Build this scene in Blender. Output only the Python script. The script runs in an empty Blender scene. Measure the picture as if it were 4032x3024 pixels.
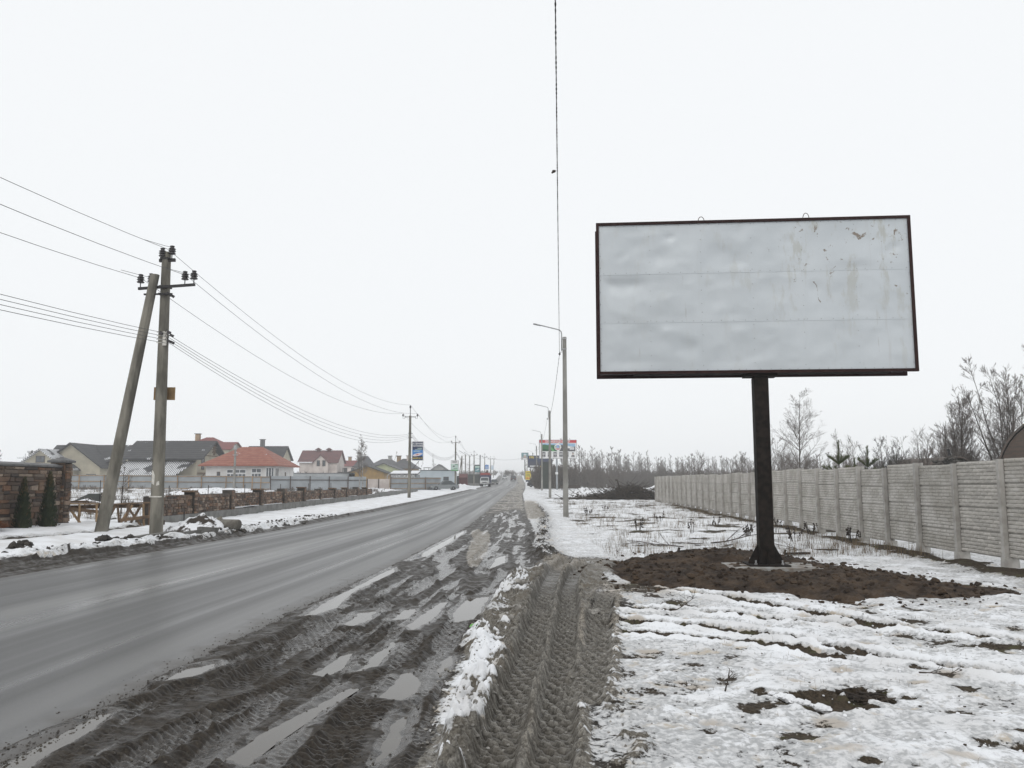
import bpy, math, random
import numpy as np
from mathutils import Vector, Matrix

sc = bpy.context.scene
COL = sc.collection
R = math.radians

# ------------------------------------------------------------------ camera
cam = bpy.data.cameras.new('camera')
cam.sensor_fit = 'HORIZONTAL'
cam.sensor_width = 36.0
cam.lens = 29.13
cam.clip_start = 0.1
cam.clip_end = 6000
camo = bpy.data.objects.new('camera', cam)
COL.objects.link(camo)
camo.location = (0, 0, 1.6)
camo.rotation_euler = (R(90 + 6.77), 0, 0)
sc.camera = camo

# ------------------------------------------------------------------ world: overcast daylight
world = bpy.data.worlds.new('World')
sc.world = world
world.use_nodes = True
wt = world.node_tree
wt.nodes.clear()
wo = wt.nodes.new('ShaderNodeOutputWorld')
wb = wt.nodes.new('ShaderNodeBackground')
sky = wt.nodes.new('ShaderNodeTexSky')
sky.sky_type = 'NISHITA'
sky.sun_disc = False
sky.sun_elevation = R(38)
sky.sun_rotation = R(200)
sky.dust_density = 4.0
mixw = wt.nodes.new('ShaderNodeMix')
mixw.data_type = 'RGBA'
mixw.inputs[0].default_value = 0.95          # the closed cloud layer
mixw.inputs[7].default_value = (9.75, 9.95, 10.1, 1)
wt.links.new(sky.outputs[0], mixw.inputs[6])
wt.links.new(mixw.outputs[2], wb.inputs[0])
wb.inputs[1].default_value = 0.1
wt.links.new(wb.outputs[0], wo.inputs[0])

sun = bpy.data.lights.new('sun', 'SUN')
sun.energy = 0.6
sun.angle = R(40)
sun.color = (1.0, 0.97, 0.93)
suno = bpy.data.objects.new('sun', sun)
COL.objects.link(suno)
suno.rotation_euler = (R(52), 0, R(-20))
suno.location = (-20, -40, 60)

vs = sc.view_settings
vs.view_transform = 'Standard'
vs.look = 'None'
vs.exposure = 0.0
vs.gamma = 1.0
vs.use_curve_mapping = False
sc.render.engine = 'CYCLES'
cy = sc.cycles
cy.use_denoising = True
cy.max_bounces = 6
cy.diffuse_bounces = 3
cy.glossy_bounces = 3
cy.transmission_bounces = 4
cy.transparent_max_bounces = 6
cy.volume_bounces = 1
cy.sample_clamp_indirect = 6

# ------------------------------------------------------------------ helpers
class MB:
    """collects shapes; build() links them as one mesh object"""
    def __init__(s):
        s.v = []; s.f = []
    def add(s, vs_, fs_):
        o = len(s.v)
        s.v.extend([tuple(p) for p in vs_])
        s.f.extend([tuple(i + o for i in f) for f in fs_])
        return s
    def box(s, x0, x1, y0, y1, z0, z1):
        v = [(x0,y0,z0),(x1,y0,z0),(x1,y1,z0),(x0,y1,z0),(x0,y0,z1),(x1,y0,z1),(x1,y1,z1),(x0,y1,z1)]
        return s.add(v, [(0,3,2,1),(4,5,6,7),(0,1,5,4),(1,2,6,5),(2,3,7,6),(3,0,4,7)])
    def beam(s, p0, p1, w, h=None, up=(0,0,1), w1=None, h1=None):
        h = w if h is None else h
        w1 = w if w1 is None else w1; h1 = h if h1 is None else h1
        p0 = Vector(p0); p1 = Vector(p1); d = (p1 - p0).normalized(); up = Vector(up)
        if abs(d.dot(up)) > .98: up = Vector((0,1,0))
        a = d.cross(up).normalized(); b = a.cross(d).normalized()
        v = []
        for p, ww, hh in ((p0, w, h), (p1, w1, h1)):
            for i, j in ((-1,-1),(1,-1),(1,1),(-1,1)):
                v.append(p + a*(i*ww/2) + b*(j*hh/2))
        return s.add(v, [(0,1,2,3),(7,6,5,4),(0,4,5,1),(1,5,6,2),(2,6,7,3),(3,7,4,0)])
    def tube(s, pts, rad, n=6, cap=True):
        pts = [Vector(p) for p in pts]; m = len(pts)
        rad = [rad]*m if not hasattr(rad, '__len__') else rad
        o = len(s.v); ref = None
        for i, p in enumerate(pts):
            d = (pts[min(i+1, m-1)] - pts[max(i-1, 0)])
            d = d.normalized() if d.length > 1e-9 else Vector((0,0,1))
            if ref is None:
                ref = Vector((1,0,0)) if abs(d.x) < .9 else Vector((0,1,0))
            a = (ref - d*ref.dot(d)).normalized(); b = d.cross(a); ref = a
            for k in range(n):
                t = 2*math.pi*k/n
                s.v.append(tuple(p + (a*math.cos(t) + b*math.sin(t))*rad[i]))
        for i in range(m-1):
            for k in range(n):
                k2 = (k+1) % n
                s.f.append((o+i*n+k, o+i*n+k2, o+(i+1)*n+k2, o+(i+1)*n+k))
        if cap:
            s.f.append(tuple(o+k for k in range(n))[::-1]); s.f.append(tuple(o+(m-1)*n+k for k in range(n)))
        return s
    def lathe(s, prof, n=12, at=(0,0,0), axis='z'):
        o = len(s.v)
        for r, z in prof:
            for k in range(n):
                t = 2*math.pi*k/n
                p = (r*math.cos(t), r*math.sin(t), z)
                if axis == 'y': p = (p[0], p[2], p[1])
                if axis == 'x': p = (p[2], p[0], p[1])
                s.v.append((p[0]+at[0], p[1]+at[1], p[2]+at[2]))
        for i in range(len(prof)-1):
            for k in range(n):
                k2 = (k+1) % n
                s.f.append((o+i*n+k, o+i*n+k2, o+(i+1)*n+k2, o+(i+1)*n+k))
        s.f.append(tuple(o+k for k in range(n))[::-1]); s.f.append(tuple(o+(len(prof)-1)*n+k for k in range(n)))
        return s
    def prism(s, poly, z0, z1, plane='xy'):
        """polygon in a plane, extruded along the third axis"""
        n = len(poly); o = len(s.v)
        for z in (z0, z1):
            for a, b in poly:
                s.v.append({'xy': (a,b,z), 'xz': (a,z,b), 'yz': (z,a,b)}[plane])
        s.f.append(tuple(o+k for k in range(n))[::-1]); s.f.append(tuple(o+n+k for k in range(n)))
        for k in range(n):
            k2 = (k+1) % n
            s.f.append((o+k, o+k2, o+n+k2, o+n+k))
        return s
    def slab(s, q, t):
        """thick plate: polygon q (3-D points) thickened by t against its normal"""
        q = [Vector(p) for p in q]
        nrm = (q[1]-q[0]).cross(q[2]-q[0]).normalized()
        n = len(q); o = len(s.v)
        for p in q: s.v.append(tuple(p))
        for p in q: s.v.append(tuple(p - nrm*t))
        s.f.append(tuple(o+k for k in range(n))); s.f.append(tuple(o+n+k for k in range(n))[::-1])
        for k in range(n):
            k2 = (k+1) % n
            s.f.append((o+k2, o+k, o+n+k, o+n+k2))
        return s
    def blob(s, c, r, rnd, sub=1, squash=1.0, jit=.25):
        """rough lump"""
        v, f = ICO[sub]
        pts = []
        for p in v:
            k = 1 + rnd.uniform(-jit, jit)
            pts.append((c[0]+p[0]*r*k, c[1]+p[1]*r*k, c[2]+p[2]*r*k*squash))
        return s.add(pts, f)
    def mesh(s, name):
        m = bpy.data.meshes.new(name)
        m.from_pydata(s.v, [], s.f)
        return m
    def build(s, name, mat, parent=None, smooth=False, loc=None, bevel=0):
        m = s.mesh(name)
        return obj(name, m, mat, parent, smooth, loc, bevel)

def _ico():
    t = (1+5**.5)/2
    v = [Vector(p).normalized() for p in [(-1,t,0),(1,t,0),(-1,-t,0),(1,-t,0),(0,-1,t),(0,1,t),(0,-1,-t),(0,1,-t),(t,0,-1),(t,0,1),(-t,0,-1),(-t,0,1)]]
    f = [(0,11,5),(0,5,1),(0,1,7),(0,7,10),(0,10,11),(1,5,9),(5,11,4),(11,10,2),(10,7,6),(7,1,8),(3,9,4),(3,4,2),(3,2,6),(3,6,8),(3,8,9),(4,9,5),(2,4,11),(6,2,10),(8,6,7),(9,8,1)]
    out = {0: (v, f)}
    for lv in (1, 2):
        v2 = list(v); f2 = []; c = {}
        def mid(a, b):
            k = (min(a,b), max(a,b))
            if k not in c:
                c[k] = len(v2); v2.append(((v2[a]+v2[b])/2).normalized())
            return c[k]
        for a, b, d in f:
            x, y, z = mid(a,b), mid(b,d), mid(d,a)
            f2 += [(a,x,z),(b,y,x),(d,z,y),(x,y,z)]
        v, f = v2, f2
        out[lv] = (v, f)
    return out
ICO = _ico()

def obj(name, mesh, mat=None, parent=None, smooth=False, loc=None, bevel=0):
    o = bpy.data.objects.new(name, mesh)
    COL.objects.link(o)
    if mat is not None and not mesh.materials:
        mesh.materials.append(MAT[mat] if isinstance(mat, str) else mat)
    if smooth:
        mesh.polygons.foreach_set('use_smooth', [True]*len(mesh.polygons))
    if parent: o.parent = parent
    if loc: o.location = loc
    if bevel:
        b = o.modifiers.new('bevel', 'BEVEL'); b.width = bevel; b.segments = 1; b.limit_method = 'ANGLE'
    return o
def tag(o, label=None, cat=None, group=None, kind=None):
    if label: o['label'] = label
    if cat: o['category'] = cat
    if group: o['group'] = group
    if kind: o['kind'] = kind
    return o
def thing(name, label, cat, loc=(0,0,0), rz=0, group=None):
    o = bpy.data.objects.new(name, None)
    o.empty_display_size = .3
    COL.objects.link(o)
    o.location = loc; o.rotation_euler = (0, 0, rz)
    return tag(o, label, cat, group)
def copy_tree(o, parent=None):
    c = o.copy(); COL.objects.link(c); c.parent = parent
    for ch in list(o.children): copy_tree(ch, c)
    return c
def fast_mesh(name, V, F):
    """numpy verts (n,3) and faces (m,3|4) -> mesh"""
    m = bpy.data.meshes.new(name)
    V = np.ascontiguousarray(V, dtype=np.float32); F = np.ascontiguousarray(F, dtype=np.int32)
    k = F.shape[1]
    m.vertices.add(len(V)); m.vertices.foreach_set('co', V.ravel())
    m.loops.add(F.size); m.loops.foreach_set('vertex_index', F.ravel())
    m.polygons.add(len(F)); m.polygons.foreach_set('loop_start', np.arange(0, F.size, k, dtype=np.int32))
    m.update(calc_edges=True)
    return m

# ------------------------------------------------------------------ noise on arrays
def _hash(ix, iy, seed):
    n = (ix.astype(np.int64)*374761393 + iy.astype(np.int64)*668265263 + seed*974711351) & 0xffffffff
    n = ((n ^ (n >> 13))*1274126177) & 0xffffffff
    n = n ^ (n >> 16)
    return (n & 0xffff)/65535.0
def vnoise(x, y, seed=0):
    ix = np.floor(x); iy = np.floor(y); fx = x-ix; fy = y-iy
    fx = fx*fx*(3-2*fx); fy = fy*fy*(3-2*fy)
    a = _hash(ix, iy, seed); b = _hash(ix+1, iy, seed); c = _hash(ix, iy+1, seed); d = _hash(ix+1, iy+1, seed)
    return (a+(b-a)*fx)*(1-fy) + (c+(d-c)*fx)*fy - .5
def fbm(x, y, oct=4, seed=0, gain=.5):
    s = 0; a = 1; t = 0
    for i in range(oct):
        ca, sa = math.cos(.6*i+.3), math.sin(.6*i+.3)
        s = s + a*vnoise((x*ca-y*sa)*2**i+7.3*i, (x*sa+y*ca)*2**i+3.1*i, seed+i); t += a; a *= gain
    return s/t*1.6
def sst(a, b, x):
    t = np.clip((x-a)/(b-a), 0, 1)
    return t*t*(3-2*t)

# ------------------------------------------------------------------ terrain base and road line
_cy = [-80,0,10,14,28,50,85,130,185,295,360,400,450,520,700]
_cx = [-8.2,-6.15,-5.85,-5.5,-4.75,-4.4,-3.9,-3.3,-2.4,-1.1,-1.2,-2.4,-6,-13,-40]
_ty = np.arange(-80, 700, .5); _tx = np.interp(_ty, _cy, _cx)
_k = np.hanning(17); _k /= _k.sum()
_tx = np.convolve(np.pad(_tx, 8, mode='edge'), _k, mode='valid')
def roadx(y): return np.interp(y, _ty, _tx)
def zroad(y): return np.interp(y, [-200,45,80,124,169,213,250,295,350,400,450,600,1000,2500], [0,0,.13,.36,.55,.72,1.2,2.2,3.6,4.9,5.2,4.0,3.0,2.5])
def zbase(x, y):
    z = zroad(y)*(1-.65*sst(8, 40, x))
    z = z + .2*sst(-10.5, -14.5, x)*sst(33, 29, y) + .35*sst(-18, -60, x)*sst(40, 110, y)
    return z
def gz(x, y): return float(zbase(np.array(float(x)), np.array(float(y))))

# ------------------------------------------------------------------ materials
MAT = {}
def newmat(name):
    m = bpy.data.materials.new(name); m.use_nodes = True
    nt = m.node_tree
    return m, nt, nt.nodes['Principled BSDF']
def nd(nt, t, **kw):
    n = nt.nodes.new(t)
    for k, v in kw.items(): setattr(n, k, v)
    return n
def lk(nt, a, b): nt.links.new(a, b)
def noise_node(nt, scale, detail=4, vec=None, rough=.55, dist=0):
    n = nd(nt, 'ShaderNodeTexNoise')
    n.inputs['Scale'].default_value = scale; n.inputs['Detail'].default_value = detail
    n.inputs['Roughness'].default_value = rough; n.inputs['Distortion'].default_value = dist
    if vec is not None: lk(nt, vec, n.inputs['Vector'])
    return n
def maprange(nt, src, a, b, c=0, d=1, smooth=True):
    n = nd(nt, 'ShaderNodeMapRange')
    n.interpolation_type = 'SMOOTHSTEP' if smooth else 'LINEAR'
    for i, v in ((1,a),(2,b),(3,c),(4,d)): n.inputs[i].default_value = v
    lk(nt, src, n.inputs[0])
    return n.outputs[0]
def mixc(nt, fac, a, b):
    n = nd(nt, 'ShaderNodeMix', data_type='RGBA')
    for i, s in ((0,fac),(6,a),(7,b)):
        if isinstance(s, (int, float)): n.inputs[i].default_value = s
        elif isinstance(s, tuple): n.inputs[i].default_value = s if len(s) == 4 else (*s, 1)
        else: lk(nt, s, n.inputs[i])
    return n.outputs[2]
def mixf(nt, fac, a, b):
    n = nd(nt, 'ShaderNodeMix', data_type='FLOAT')
    for i, s in ((0,fac),(2,a),(3,b)):
        if isinstance(s, (int, float)): n.inputs[i].default_value = s
        else: lk(nt, s, n.inputs[i])
    return n.outputs[0]
def mth(nt, op, a, b=0.0):
    n = nd(nt, 'ShaderNodeMath', operation=op)
    for i, s in ((0,a),(1,b)):
        if isinstance(s, (int, float)): n.inputs[i].default_value = s
        else: lk(nt, s, n.inputs[i])
    return n.outputs[0]
def bump(nt, bs, height, strength=.3, dist=.02):
    b = nd(nt, 'ShaderNodeBump')
    b.inputs['Strength'].default_value = strength; b.inputs['Distance'].default_value = dist
    lk(nt, height, b.inputs['Height']); lk(nt, b.outputs[0], bs.inputs['Normal'])
def simple(name, c1, c2=None, rough=.7, scale=6, metallic=0, bmp=.2, detail=5, objrand=0, stretch=None, spec=None, dist=.02):
    """two-tone weathered material"""
    m, nt, bs = newmat(name)
    tc = nd(nt, 'ShaderNodeTexCoord')
    vec = tc.outputs['Object']
    if stretch:
        mp = nd(nt, 'ShaderNodeMapping'); mp.inputs['Scale'].default_value = stretch
        lk(nt, vec, mp.inputs[0]); vec = mp.outputs[0]
    n = noise_node(nt, scale, detail, vec)
    c2 = c2 or tuple(c*.7 for c in c1)
    col = mixc(nt, maprange(nt, n.outputs[0], .35, .65), c1, c2)
    if objrand:
        oi = nd(nt, 'ShaderNodeObjectInfo')
        hs = nd(nt, 'ShaderNodeHueSaturation')
        lk(nt, maprange(nt, oi.outputs['Random'], 0, 1, 1-objrand, 1+objrand, False), hs.inputs['Value'])
        lk(nt, col, hs.inputs['Color']); col = hs.outputs[0]
    lk(nt, col, bs.inputs['Base Color'])
    bs.inputs['Roughness'].default_value = rough; bs.inputs['Metallic'].default_value = metallic
    if spec is not None: bs.inputs['Specular IOR Level'].default_value = spec
    if bmp: bump(nt, bs, n.outputs[0], bmp, dist)
    MAT[name] = m
    return m
# ================================================================== GROUND, ROAD, PUDDLES
def smooth_curve(ns, nv):
    """smoothed piecewise curve v(s)"""
    t = np.arange(ns[0], ns[-1]+.05, .05); v = np.interp(t, ns, nv)
    k = np.hanning(21); k /= k.sum()
    return t, np.convolve(np.pad(v, 10, mode='edge'), k, mode='valid')
def seg(a, b, d): return np.arange(a, b-1e-6, d)
gx = np.concatenate([[-2000,-1200,-700,-400,-250], seg(-180,-60,8), seg(-60,-18,1.4), seg(-18,-10.6,.16), seg(-10.6,-8.6,.06),
                     seg(-8.6,-7.2,.12), seg(-7.2,-3.8,.4), seg(-3.8,-.6,.02), seg(-.6,1.4,.014), seg(1.4,4.6,.02), seg(4.6,8,.045), seg(8,13,.12), seg(13,40,1.2), seg(40,180,8), [180,250,400,700,1200,2000]])
gy = np.concatenate([[-200,-80,-30], seg(-12,3.9,.8), seg(3.9,4.4,.08), seg(4.4,7.6,.0115), seg(7.6,10.5,.019), seg(10.5,13,.036), seg(13,20,.06), seg(20,34,.11), seg(34,62,.3), seg(62,140,1.1), seg(140,460,6), [460,500,560,650,800,1000,1400,2000]])
X, Y = np.meshgrid(gx, gy)
RC = roadx(Y); D = X-RC
Z = zbase(X, Y)
near = (Y > -5) & (Y < 140) & (X > -25) & (X < 25)

n1 = fbm(X*.45, Y*.45, 3, 1)            # broad
n2 = fbm(X*2.2, Y*2.2, 4, 11)           # medium
n3 = fbm(X*9, Y*9, 3, 21)               # small
n4 = fbm(X*26, Y*26, 2, 31)             # fine
n5 = fbm((X-RC)*6.5, Y*.55, 4, 41)             # streaky along the road
xb = np.interp(Y, [0,4.5,8.5,12,14.5,16.5,21,30,38,50,70,100,150,250,400], [-.5,-.5,-.46,-.24,-.02,.5,.42,.62,.6,.7,.9,1.2,2.3,3.8,4.5]) + .12*n2
xs = np.interp(Y, [0,10,17,19,21,24,28.4,36.5,50,80,130,200], [-15,-12.2,-10.2,-9.4,-9.05,-8.7,-8.25,-8.0,-7.75,-7.4,-6.9,-6.1]) + .18*n2
xr = RC+3.05; xl = RC-3.05

mudR = sst(-.12, .12, X-xr)*sst(.1, -.1, X-xb)
mudL = sst(.1, -.15, X-xl)*sst(-.1, .1, X-xs)
slushw = np.interp(Y, [3.5,5,7.5,10,13,15.5,17], [.80,.80,.98,1.2,1.5,1.6,1.6])
slush = sst(-.08, .1, X-xb)*sst(.5, -.4, X-xb-slushw+.15-.6*n2-.45*n3)*sst(17.8, 14.6, Y+3.0*n2+2.0*n1+1.2*n3-.6*(X-.5))*sst(2,3.5,Y)

clod = np.maximum(0, vnoise(X*13, Y*13, 61)+vnoise(X*13*1.7+4, Y*13*1.7, 62)*.6-.12)       # crumbs of mud
clod2 = np.maximum(0, vnoise(X*6.5, Y*6.5, 63)+vnoise(X*15, Y*15, 64)*.5-.14)
# ---- heights
H = Z + .035*n1*sst(3,6,np.abs(D))
H = H + np.where(np.abs(D) < 5, 0, .05*n2*sst(4,9,np.abs(D)))
edge = np.abs(D)+.22*n2+.1*n3
corr = sst(3.25, 2.75, edge)
H = H*(1-corr) + (Z-.07)*corr
H = H + sst(2.75,3.1,np.abs(D))*sst(4.4,3.3,np.abs(D))*.03
H = H + mudR*(-.006+.005*n2+.007*n3+.009*n4+.020*n5+.018*clod*sst(.05,.35,n5)+.010*clod2*sst(.1,.4,n5)) + mudL*(-.01+.02*n5+.014*n3+.008*n4)
snowL = sst(.12, -.25, X-xs)
bank = np.exp(-((X-xs+.7)/.6)**2)*sst(8,14,Y)*sst(75,50,Y)
H = H + snowL*(.05+.03*n2+.010*n3) + bank*(.11+.16*n2+.10*n3)*np.interp(Y,[20,36,60],[1,.6,.4])
snowR = sst(-.05, .2, X-xb)*(1-slush)
H = H + snowR*(.03+.018*n2+.014*n3+.012*n4+.022*clod2*sst(16,9,Y)+.014*clod*sst(14,8,Y))
lump = np.maximum(n2, -.15)+.5*n3
H = H + slush*(.045+.06*lump+.03*n3+.02*n4+.05*clod+.05*clod2)
bankA = np.exp(-((X-xb-.19)/.21)**2)*sst(16.5,14.5,Y)*sst(2,4,Y)
H = H + bankA*(.03+.07*np.maximum(n2,-.3)+.05*n3+.025*n4+.06*clod+.07*clod2)
# ridge of clods along the verge towards the lamp posts
rid = np.exp(-((X-np.interp(Y,[15,18,24,38,60],[1.0,.75,.85,1.5,1.9]))/.35)**2)*sst(15.5,17.5,Y)*sst(75,45,Y)
H = H + rid*(.05+.13*n3+.12*n2)

snow = np.zeros_like(H); tan = np.zeros_like(H); soil = np.zeros_like(H); wet = np.zeros_like(H); slush_cover = slush.copy()
snow += snowL*(1.0-.0*n2) + snowR*.79
# caps of clean snow left on the slush bank
cap = bankA*sst(.16,.30,fbm(X*2.4,Y*1.5,3,64)+.65*n3+.3*n4+np.interp(Y,[4,5.5,6,8.5,9.5,12,13],[.0,.05,.25,.28,-.1,.1,-.2]))
snow += cap*1.25; H += cap*.025
# far land
far = sst(60,110,Y)
snow = snow + far*.0
tan += mudR*sst(30,60,Y)*(.48+.5*n2+.35*n1) + mudL*.35*sst(.0,-.7,X-xl)*sst(24,17,Y)
tan += mudR*(.3+.75*n2+.35*n5)*sst(5,9,np.abs(Y-11))*.6
# dirty packed island in the mud and pale verge further on
isl = np.clip(1-((X-np.interp(Y,[15.7,21,28],[-.72,-.8,-1.05]))/np.interp(Y,[15.7,18,23,28],[.12,.28,.36,.3]))**2,0,1)*sst(15.3,16.4,Y)*sst(29,26.5,Y)
tan += isl*1.3; H += isl*.04
tan += sst(-.1,.3,X-xb)*sst(1.2,.5,X-xb)*sst(33,40,Y)*sst(75,60,Y)*.9
snow -= sst(-.1,.3,X-xb)*sst(1.2,.6,X-xb)*sst(33,40,Y)*sst(75,60,Y)*.42

LUG = np.zeros_like(H); GAP = np.zeros_like(H)
def rut(ns, nv, w, depth, berm, tread=0., along='y', pitch=.075, dirt=.6, chev=.9, flat=.8, lift=.004):
    global H, snow, tan, wet, slush_cover
    t, v = smooth_curve(ns, nv)
    S, C = (Y, X) if along == 'y' else (X, Y)
    dv = np.gradient(v, t)
    c = np.interp(S, t, v); g = np.interp(S, t, dv)
    q = np.sqrt(1+g*g)
    d = (C-c)/q; d = d + .022*w/.25*n2
    arc = np.interp(S, t, np.concatenate([[0], np.cumsum(np.hypot(np.diff(t), np.diff(v)))]))
    ok = sst(ns[0]-.02, ns[0]+.35, S)*sst(ns[-1]+.02, ns[-1]-.5, S)
    a = np.abs(d)
    inn = sst(w*.62, w*.38, a)*ok
    ber = np.exp(-((a-w*.72)/(w*.2))**2)*ok
    fl = inn*flat
    H = H*(1-fl) + (Z+lift+.012*n2+.004*n3)*fl
    H = H - depth*inn + berm*ber*(1+.6*n3+.5*n5) + ber*.03*clod + ber*.012*clod2
    if tread:
        ph = arc/pitch + chev*np.sin(np.clip(d/w,-1,1)*math.pi)*1.0 + .25*n2
        p = np.abs(((ph) % 1.0)-.5)*2
        lug = sst(.34, .56, p+.14*n3+.1*n4)
        blk = sst(-.25, .25, np.sin(d/w*2*math.pi*2.0+np.floor(ph+.5)*2.1))
        side = sst(w*1.0, w*.5, a)*ok
        lug = lug*(.45+.55*blk)
        side = side*(.55+.45*sst(-.25,.2,n2+.4*n1))
        H = H + tread*(lug-.5)*side*sst(15,10.5,Y)
        LUG[:] = np.where(side > .3, np.maximum(LUG, lug*side), LUG)
        GAP[:] = np.maximum(GAP*(1-side), (1-lug)*side)
    return inn, ber, d

# mud ruts beside the asphalt
for ns, nv, w, dp, bm, tr, pt in (
    ([4,5.88,7.47,8.9,11.07,14.15,17.3],[-1.46,-1.41,-1.5,-1.33,-1.23,-.97,-1.38],.30,.045,.035,.008,.07),
    ([4,4.9,5.77,7.05,8.4,10,13,16],[-2.75,-2.71,-2.67,-2.49,-2.35,-2.25,-2.1,-1.85],.24,.03,.016,.016,.06),
    ([4,4.94,5.81,6.73,8.32,10.5],[-2.3,-2.18,-2.04,-1.74,-1.52,-1.3],.24,.035,.025,.02,.07),
    ([4,4.94,6.13,7.05,8.73,10.93,13.28,16],[-.85,-.83,-.82,-.7,-.66,-.52,-.28,.05],.26,.05,.035,.012,.07),
    ([10.66,13.92,17.29,20,23],[-.62,-1.03,-1.45,-1.72,-1.9],.28,.04,.03,.008,.08),
    ([15,18,23.5,32.5,38.4,50],[.35,.17,.18,.38,.2,.1],.36,.05,.03,.012,.09),
    ([14.5,16.3,21.7,30.2,40],[-.55,-.49,-.25,0,-.1],.30,.05,.03,.01,.09),
    ([4,5.5,7,9.2],[-1.12,-1.08,-1.02,-.96],.22,.03,.02,.02,.065),
    ([4,5.5,7,8.2],[-.5,-.52,-.48,-.42],.18,.02,.015,.012,.065),
    ([13,14.5,16,18],[-1.6,-1.25,-.75,-.2],.22,.03,.03,.01,.07),
    ([8,10,12,14.5],[-1.9,-1.72,-1.55,-1.2],.22,.02,.02,.016,.065),
    ([4,5.2,6.6,8.2,10.5,13,16],[-1.85,-1.80,-1.68,-1.62,-1.55,-1.35,-1.1],.2,.035,.03,.012,.065),
    ([6.5,8.5,10.5,13,16,20],[-2.2,-2.08,-1.98,-1.85,-1.62,-1.35],.22,.03,.025,.012,.065),
    ([16,20,25,32,42],[-1.5,-1.25,-1.0,-.8,-.7],.26,.04,.03,0,.09),
    ([17,21,26,34,46],[-.7,-.55,-.35,-.35,-.5],.24,.04,.03,0,.09)):
    i, b, _ = rut(ns, nv, w, dp*.6, bm*.6, tr, 'y', pt)
    tan -= (i+.5*b)*.35; wet += i*(.45+.4*n2+.9*n5)
# left gutter ruts
for off, w in ((-.35,.2),(-.75,.25),(-1.15,.2)):
    yy = np.arange(8, 34, 1.0)
    i, b, _ = rut(list(yy), list(roadx(yy)-3.05+off*np.interp(yy,[8,18,24,34],[1.6,1.3,.9,.4])), w, .03, .03, .006, 'y', .1)
# deep tyre ruts through the slush
LUG[:] = 0; GAP[:] = 0
slr = np.zeros_like(H); srid = np.zeros_like(H)
for ns, nv, w, dp, bm, tr, pt in (
    ([3.8,4.97,7.4,10,13,15.5,17.6],[-.17,-.11,.12,.33,.55,.80,1.35],.28,.10,.03,.050,.095),
    ([3.8,4.97,7.4,10,13,15.2,17.0],[.16,.22,.43,.65,.87,1.15,1.7],.25,.10,.035,.050,.095),
    ([6.0,7.4,8.7,9.8,11,12.4],[.50,.70,.88,1.0,1.17,1.4],.26,.05,.02,.045,.085)):
    i, b, _ = rut(ns, nv, w, dp, bm, tr, 'y', pt, flat=.92, lift=.058)
    slr = np.maximum(slr, i); srid = np.maximum(srid, b)
    snow -= sst(.1,.7,i+(.6*n3+.35*n2)*sst(0,.2,i))*1.1 + b*(.45+.8*n3); tan += b*.25
slush_cover = np.maximum(slush_cover, np.maximum(slr, srid)*.95)  # slush material also covers rut floors and ridges
LUG0 = LUG.copy(); GAP0 = GAP.copy()
tr_ = np.exp(-((Y-16.6)/1.3)**2)*np.exp(-((X-1.1)/.9)**2)
snow -= tr_*(.38+.9*n2+.6*n3); tan += tr_*.5
fleck = np.maximum(srid*.8, bankA*.7)*sst(.12,.34,n3+.5*n4+.35*n2)
snow += fleck*1.1; H += fleck*.012
# dark pit where the third rut ends
pit = np.exp(-(((X-1.08)/.2)**2+((Y-9.6)/.3)**2)) + .8*np.exp(-(((X-1.25)/.3)**2+((Y-11.0)/.5)**2))
H -= pit*.05; slush_cover -= pit*.62; snow -= pit
soil -= (pit+slr+srid)*1.2
# diagonal wheel marks through the snow on the right
for ns, nv, w, dp, bm in (
    ([.9,1.11,1.91,2.74,3.17,3.63,4.17,5.2,7],[9.75,9.68,9.43,8.77,7.94,7.46,6.98,6.5,6.0],.34,.06,.05),
    ([2.0,2.71,3.38,3.93,4.38,4.96,6,8],[12.5,12.02,10.8,9.8,8.98,8.38,7.9,7.5],.36,.06,.05),
    ([.9,1.2,2.33,2.89,3.74,4.4],[10.55,10.49,10.35,9.93,9.43,9.0],.30,.05,.05),
    ([1.0,1.6,2.4,3.2],[8.9,8.8,8.3,7.5],.25,.03,.03)):
    i, b, _ = rut(ns, nv, w, dp, bm*.7, .008, 'x', .09, flat=0)
    snow -= i*(.62+.5*n3+.4*n4); snow += b*.3
    soil += i*.1; tan += i*.4

# snow cover variation on the right
rs = snowR
snow += rs*(.0+.13*n2+.24*n3+.16*n4)*np.interp(Y,[4,9,14,20,34,70],[1.0,.95,.7,.75,.75,.5])
icy = np.exp(-((X-xb-slushw-.35)/.55)**2)*sst(11,8,Y)*rs + .75*np.exp(-(((X-1.7)/.8)**2+((Y-5.2)/.6)**2))*rs
snow -= icy*.15; tan += rs*(.22+1.5*np.maximum(n2,0)*np.maximum(fbm(X*1.1,Y*1.1,2,77)+.1,0))
snow -= rs*.17*sst(.06,.32,fbm(X*1.7,Y*2.6,3,91))*sst(34,12,Y)
soil += rs*.62*sst(.0,.4,X-xb-slushw)
# brown seep near soil heap
seep = np.exp(-(((X-1.9)/.8)**2+((Y-12.6)/1.1)**2))
snow -= seep*.35*rs; tan += seep*.6
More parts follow.
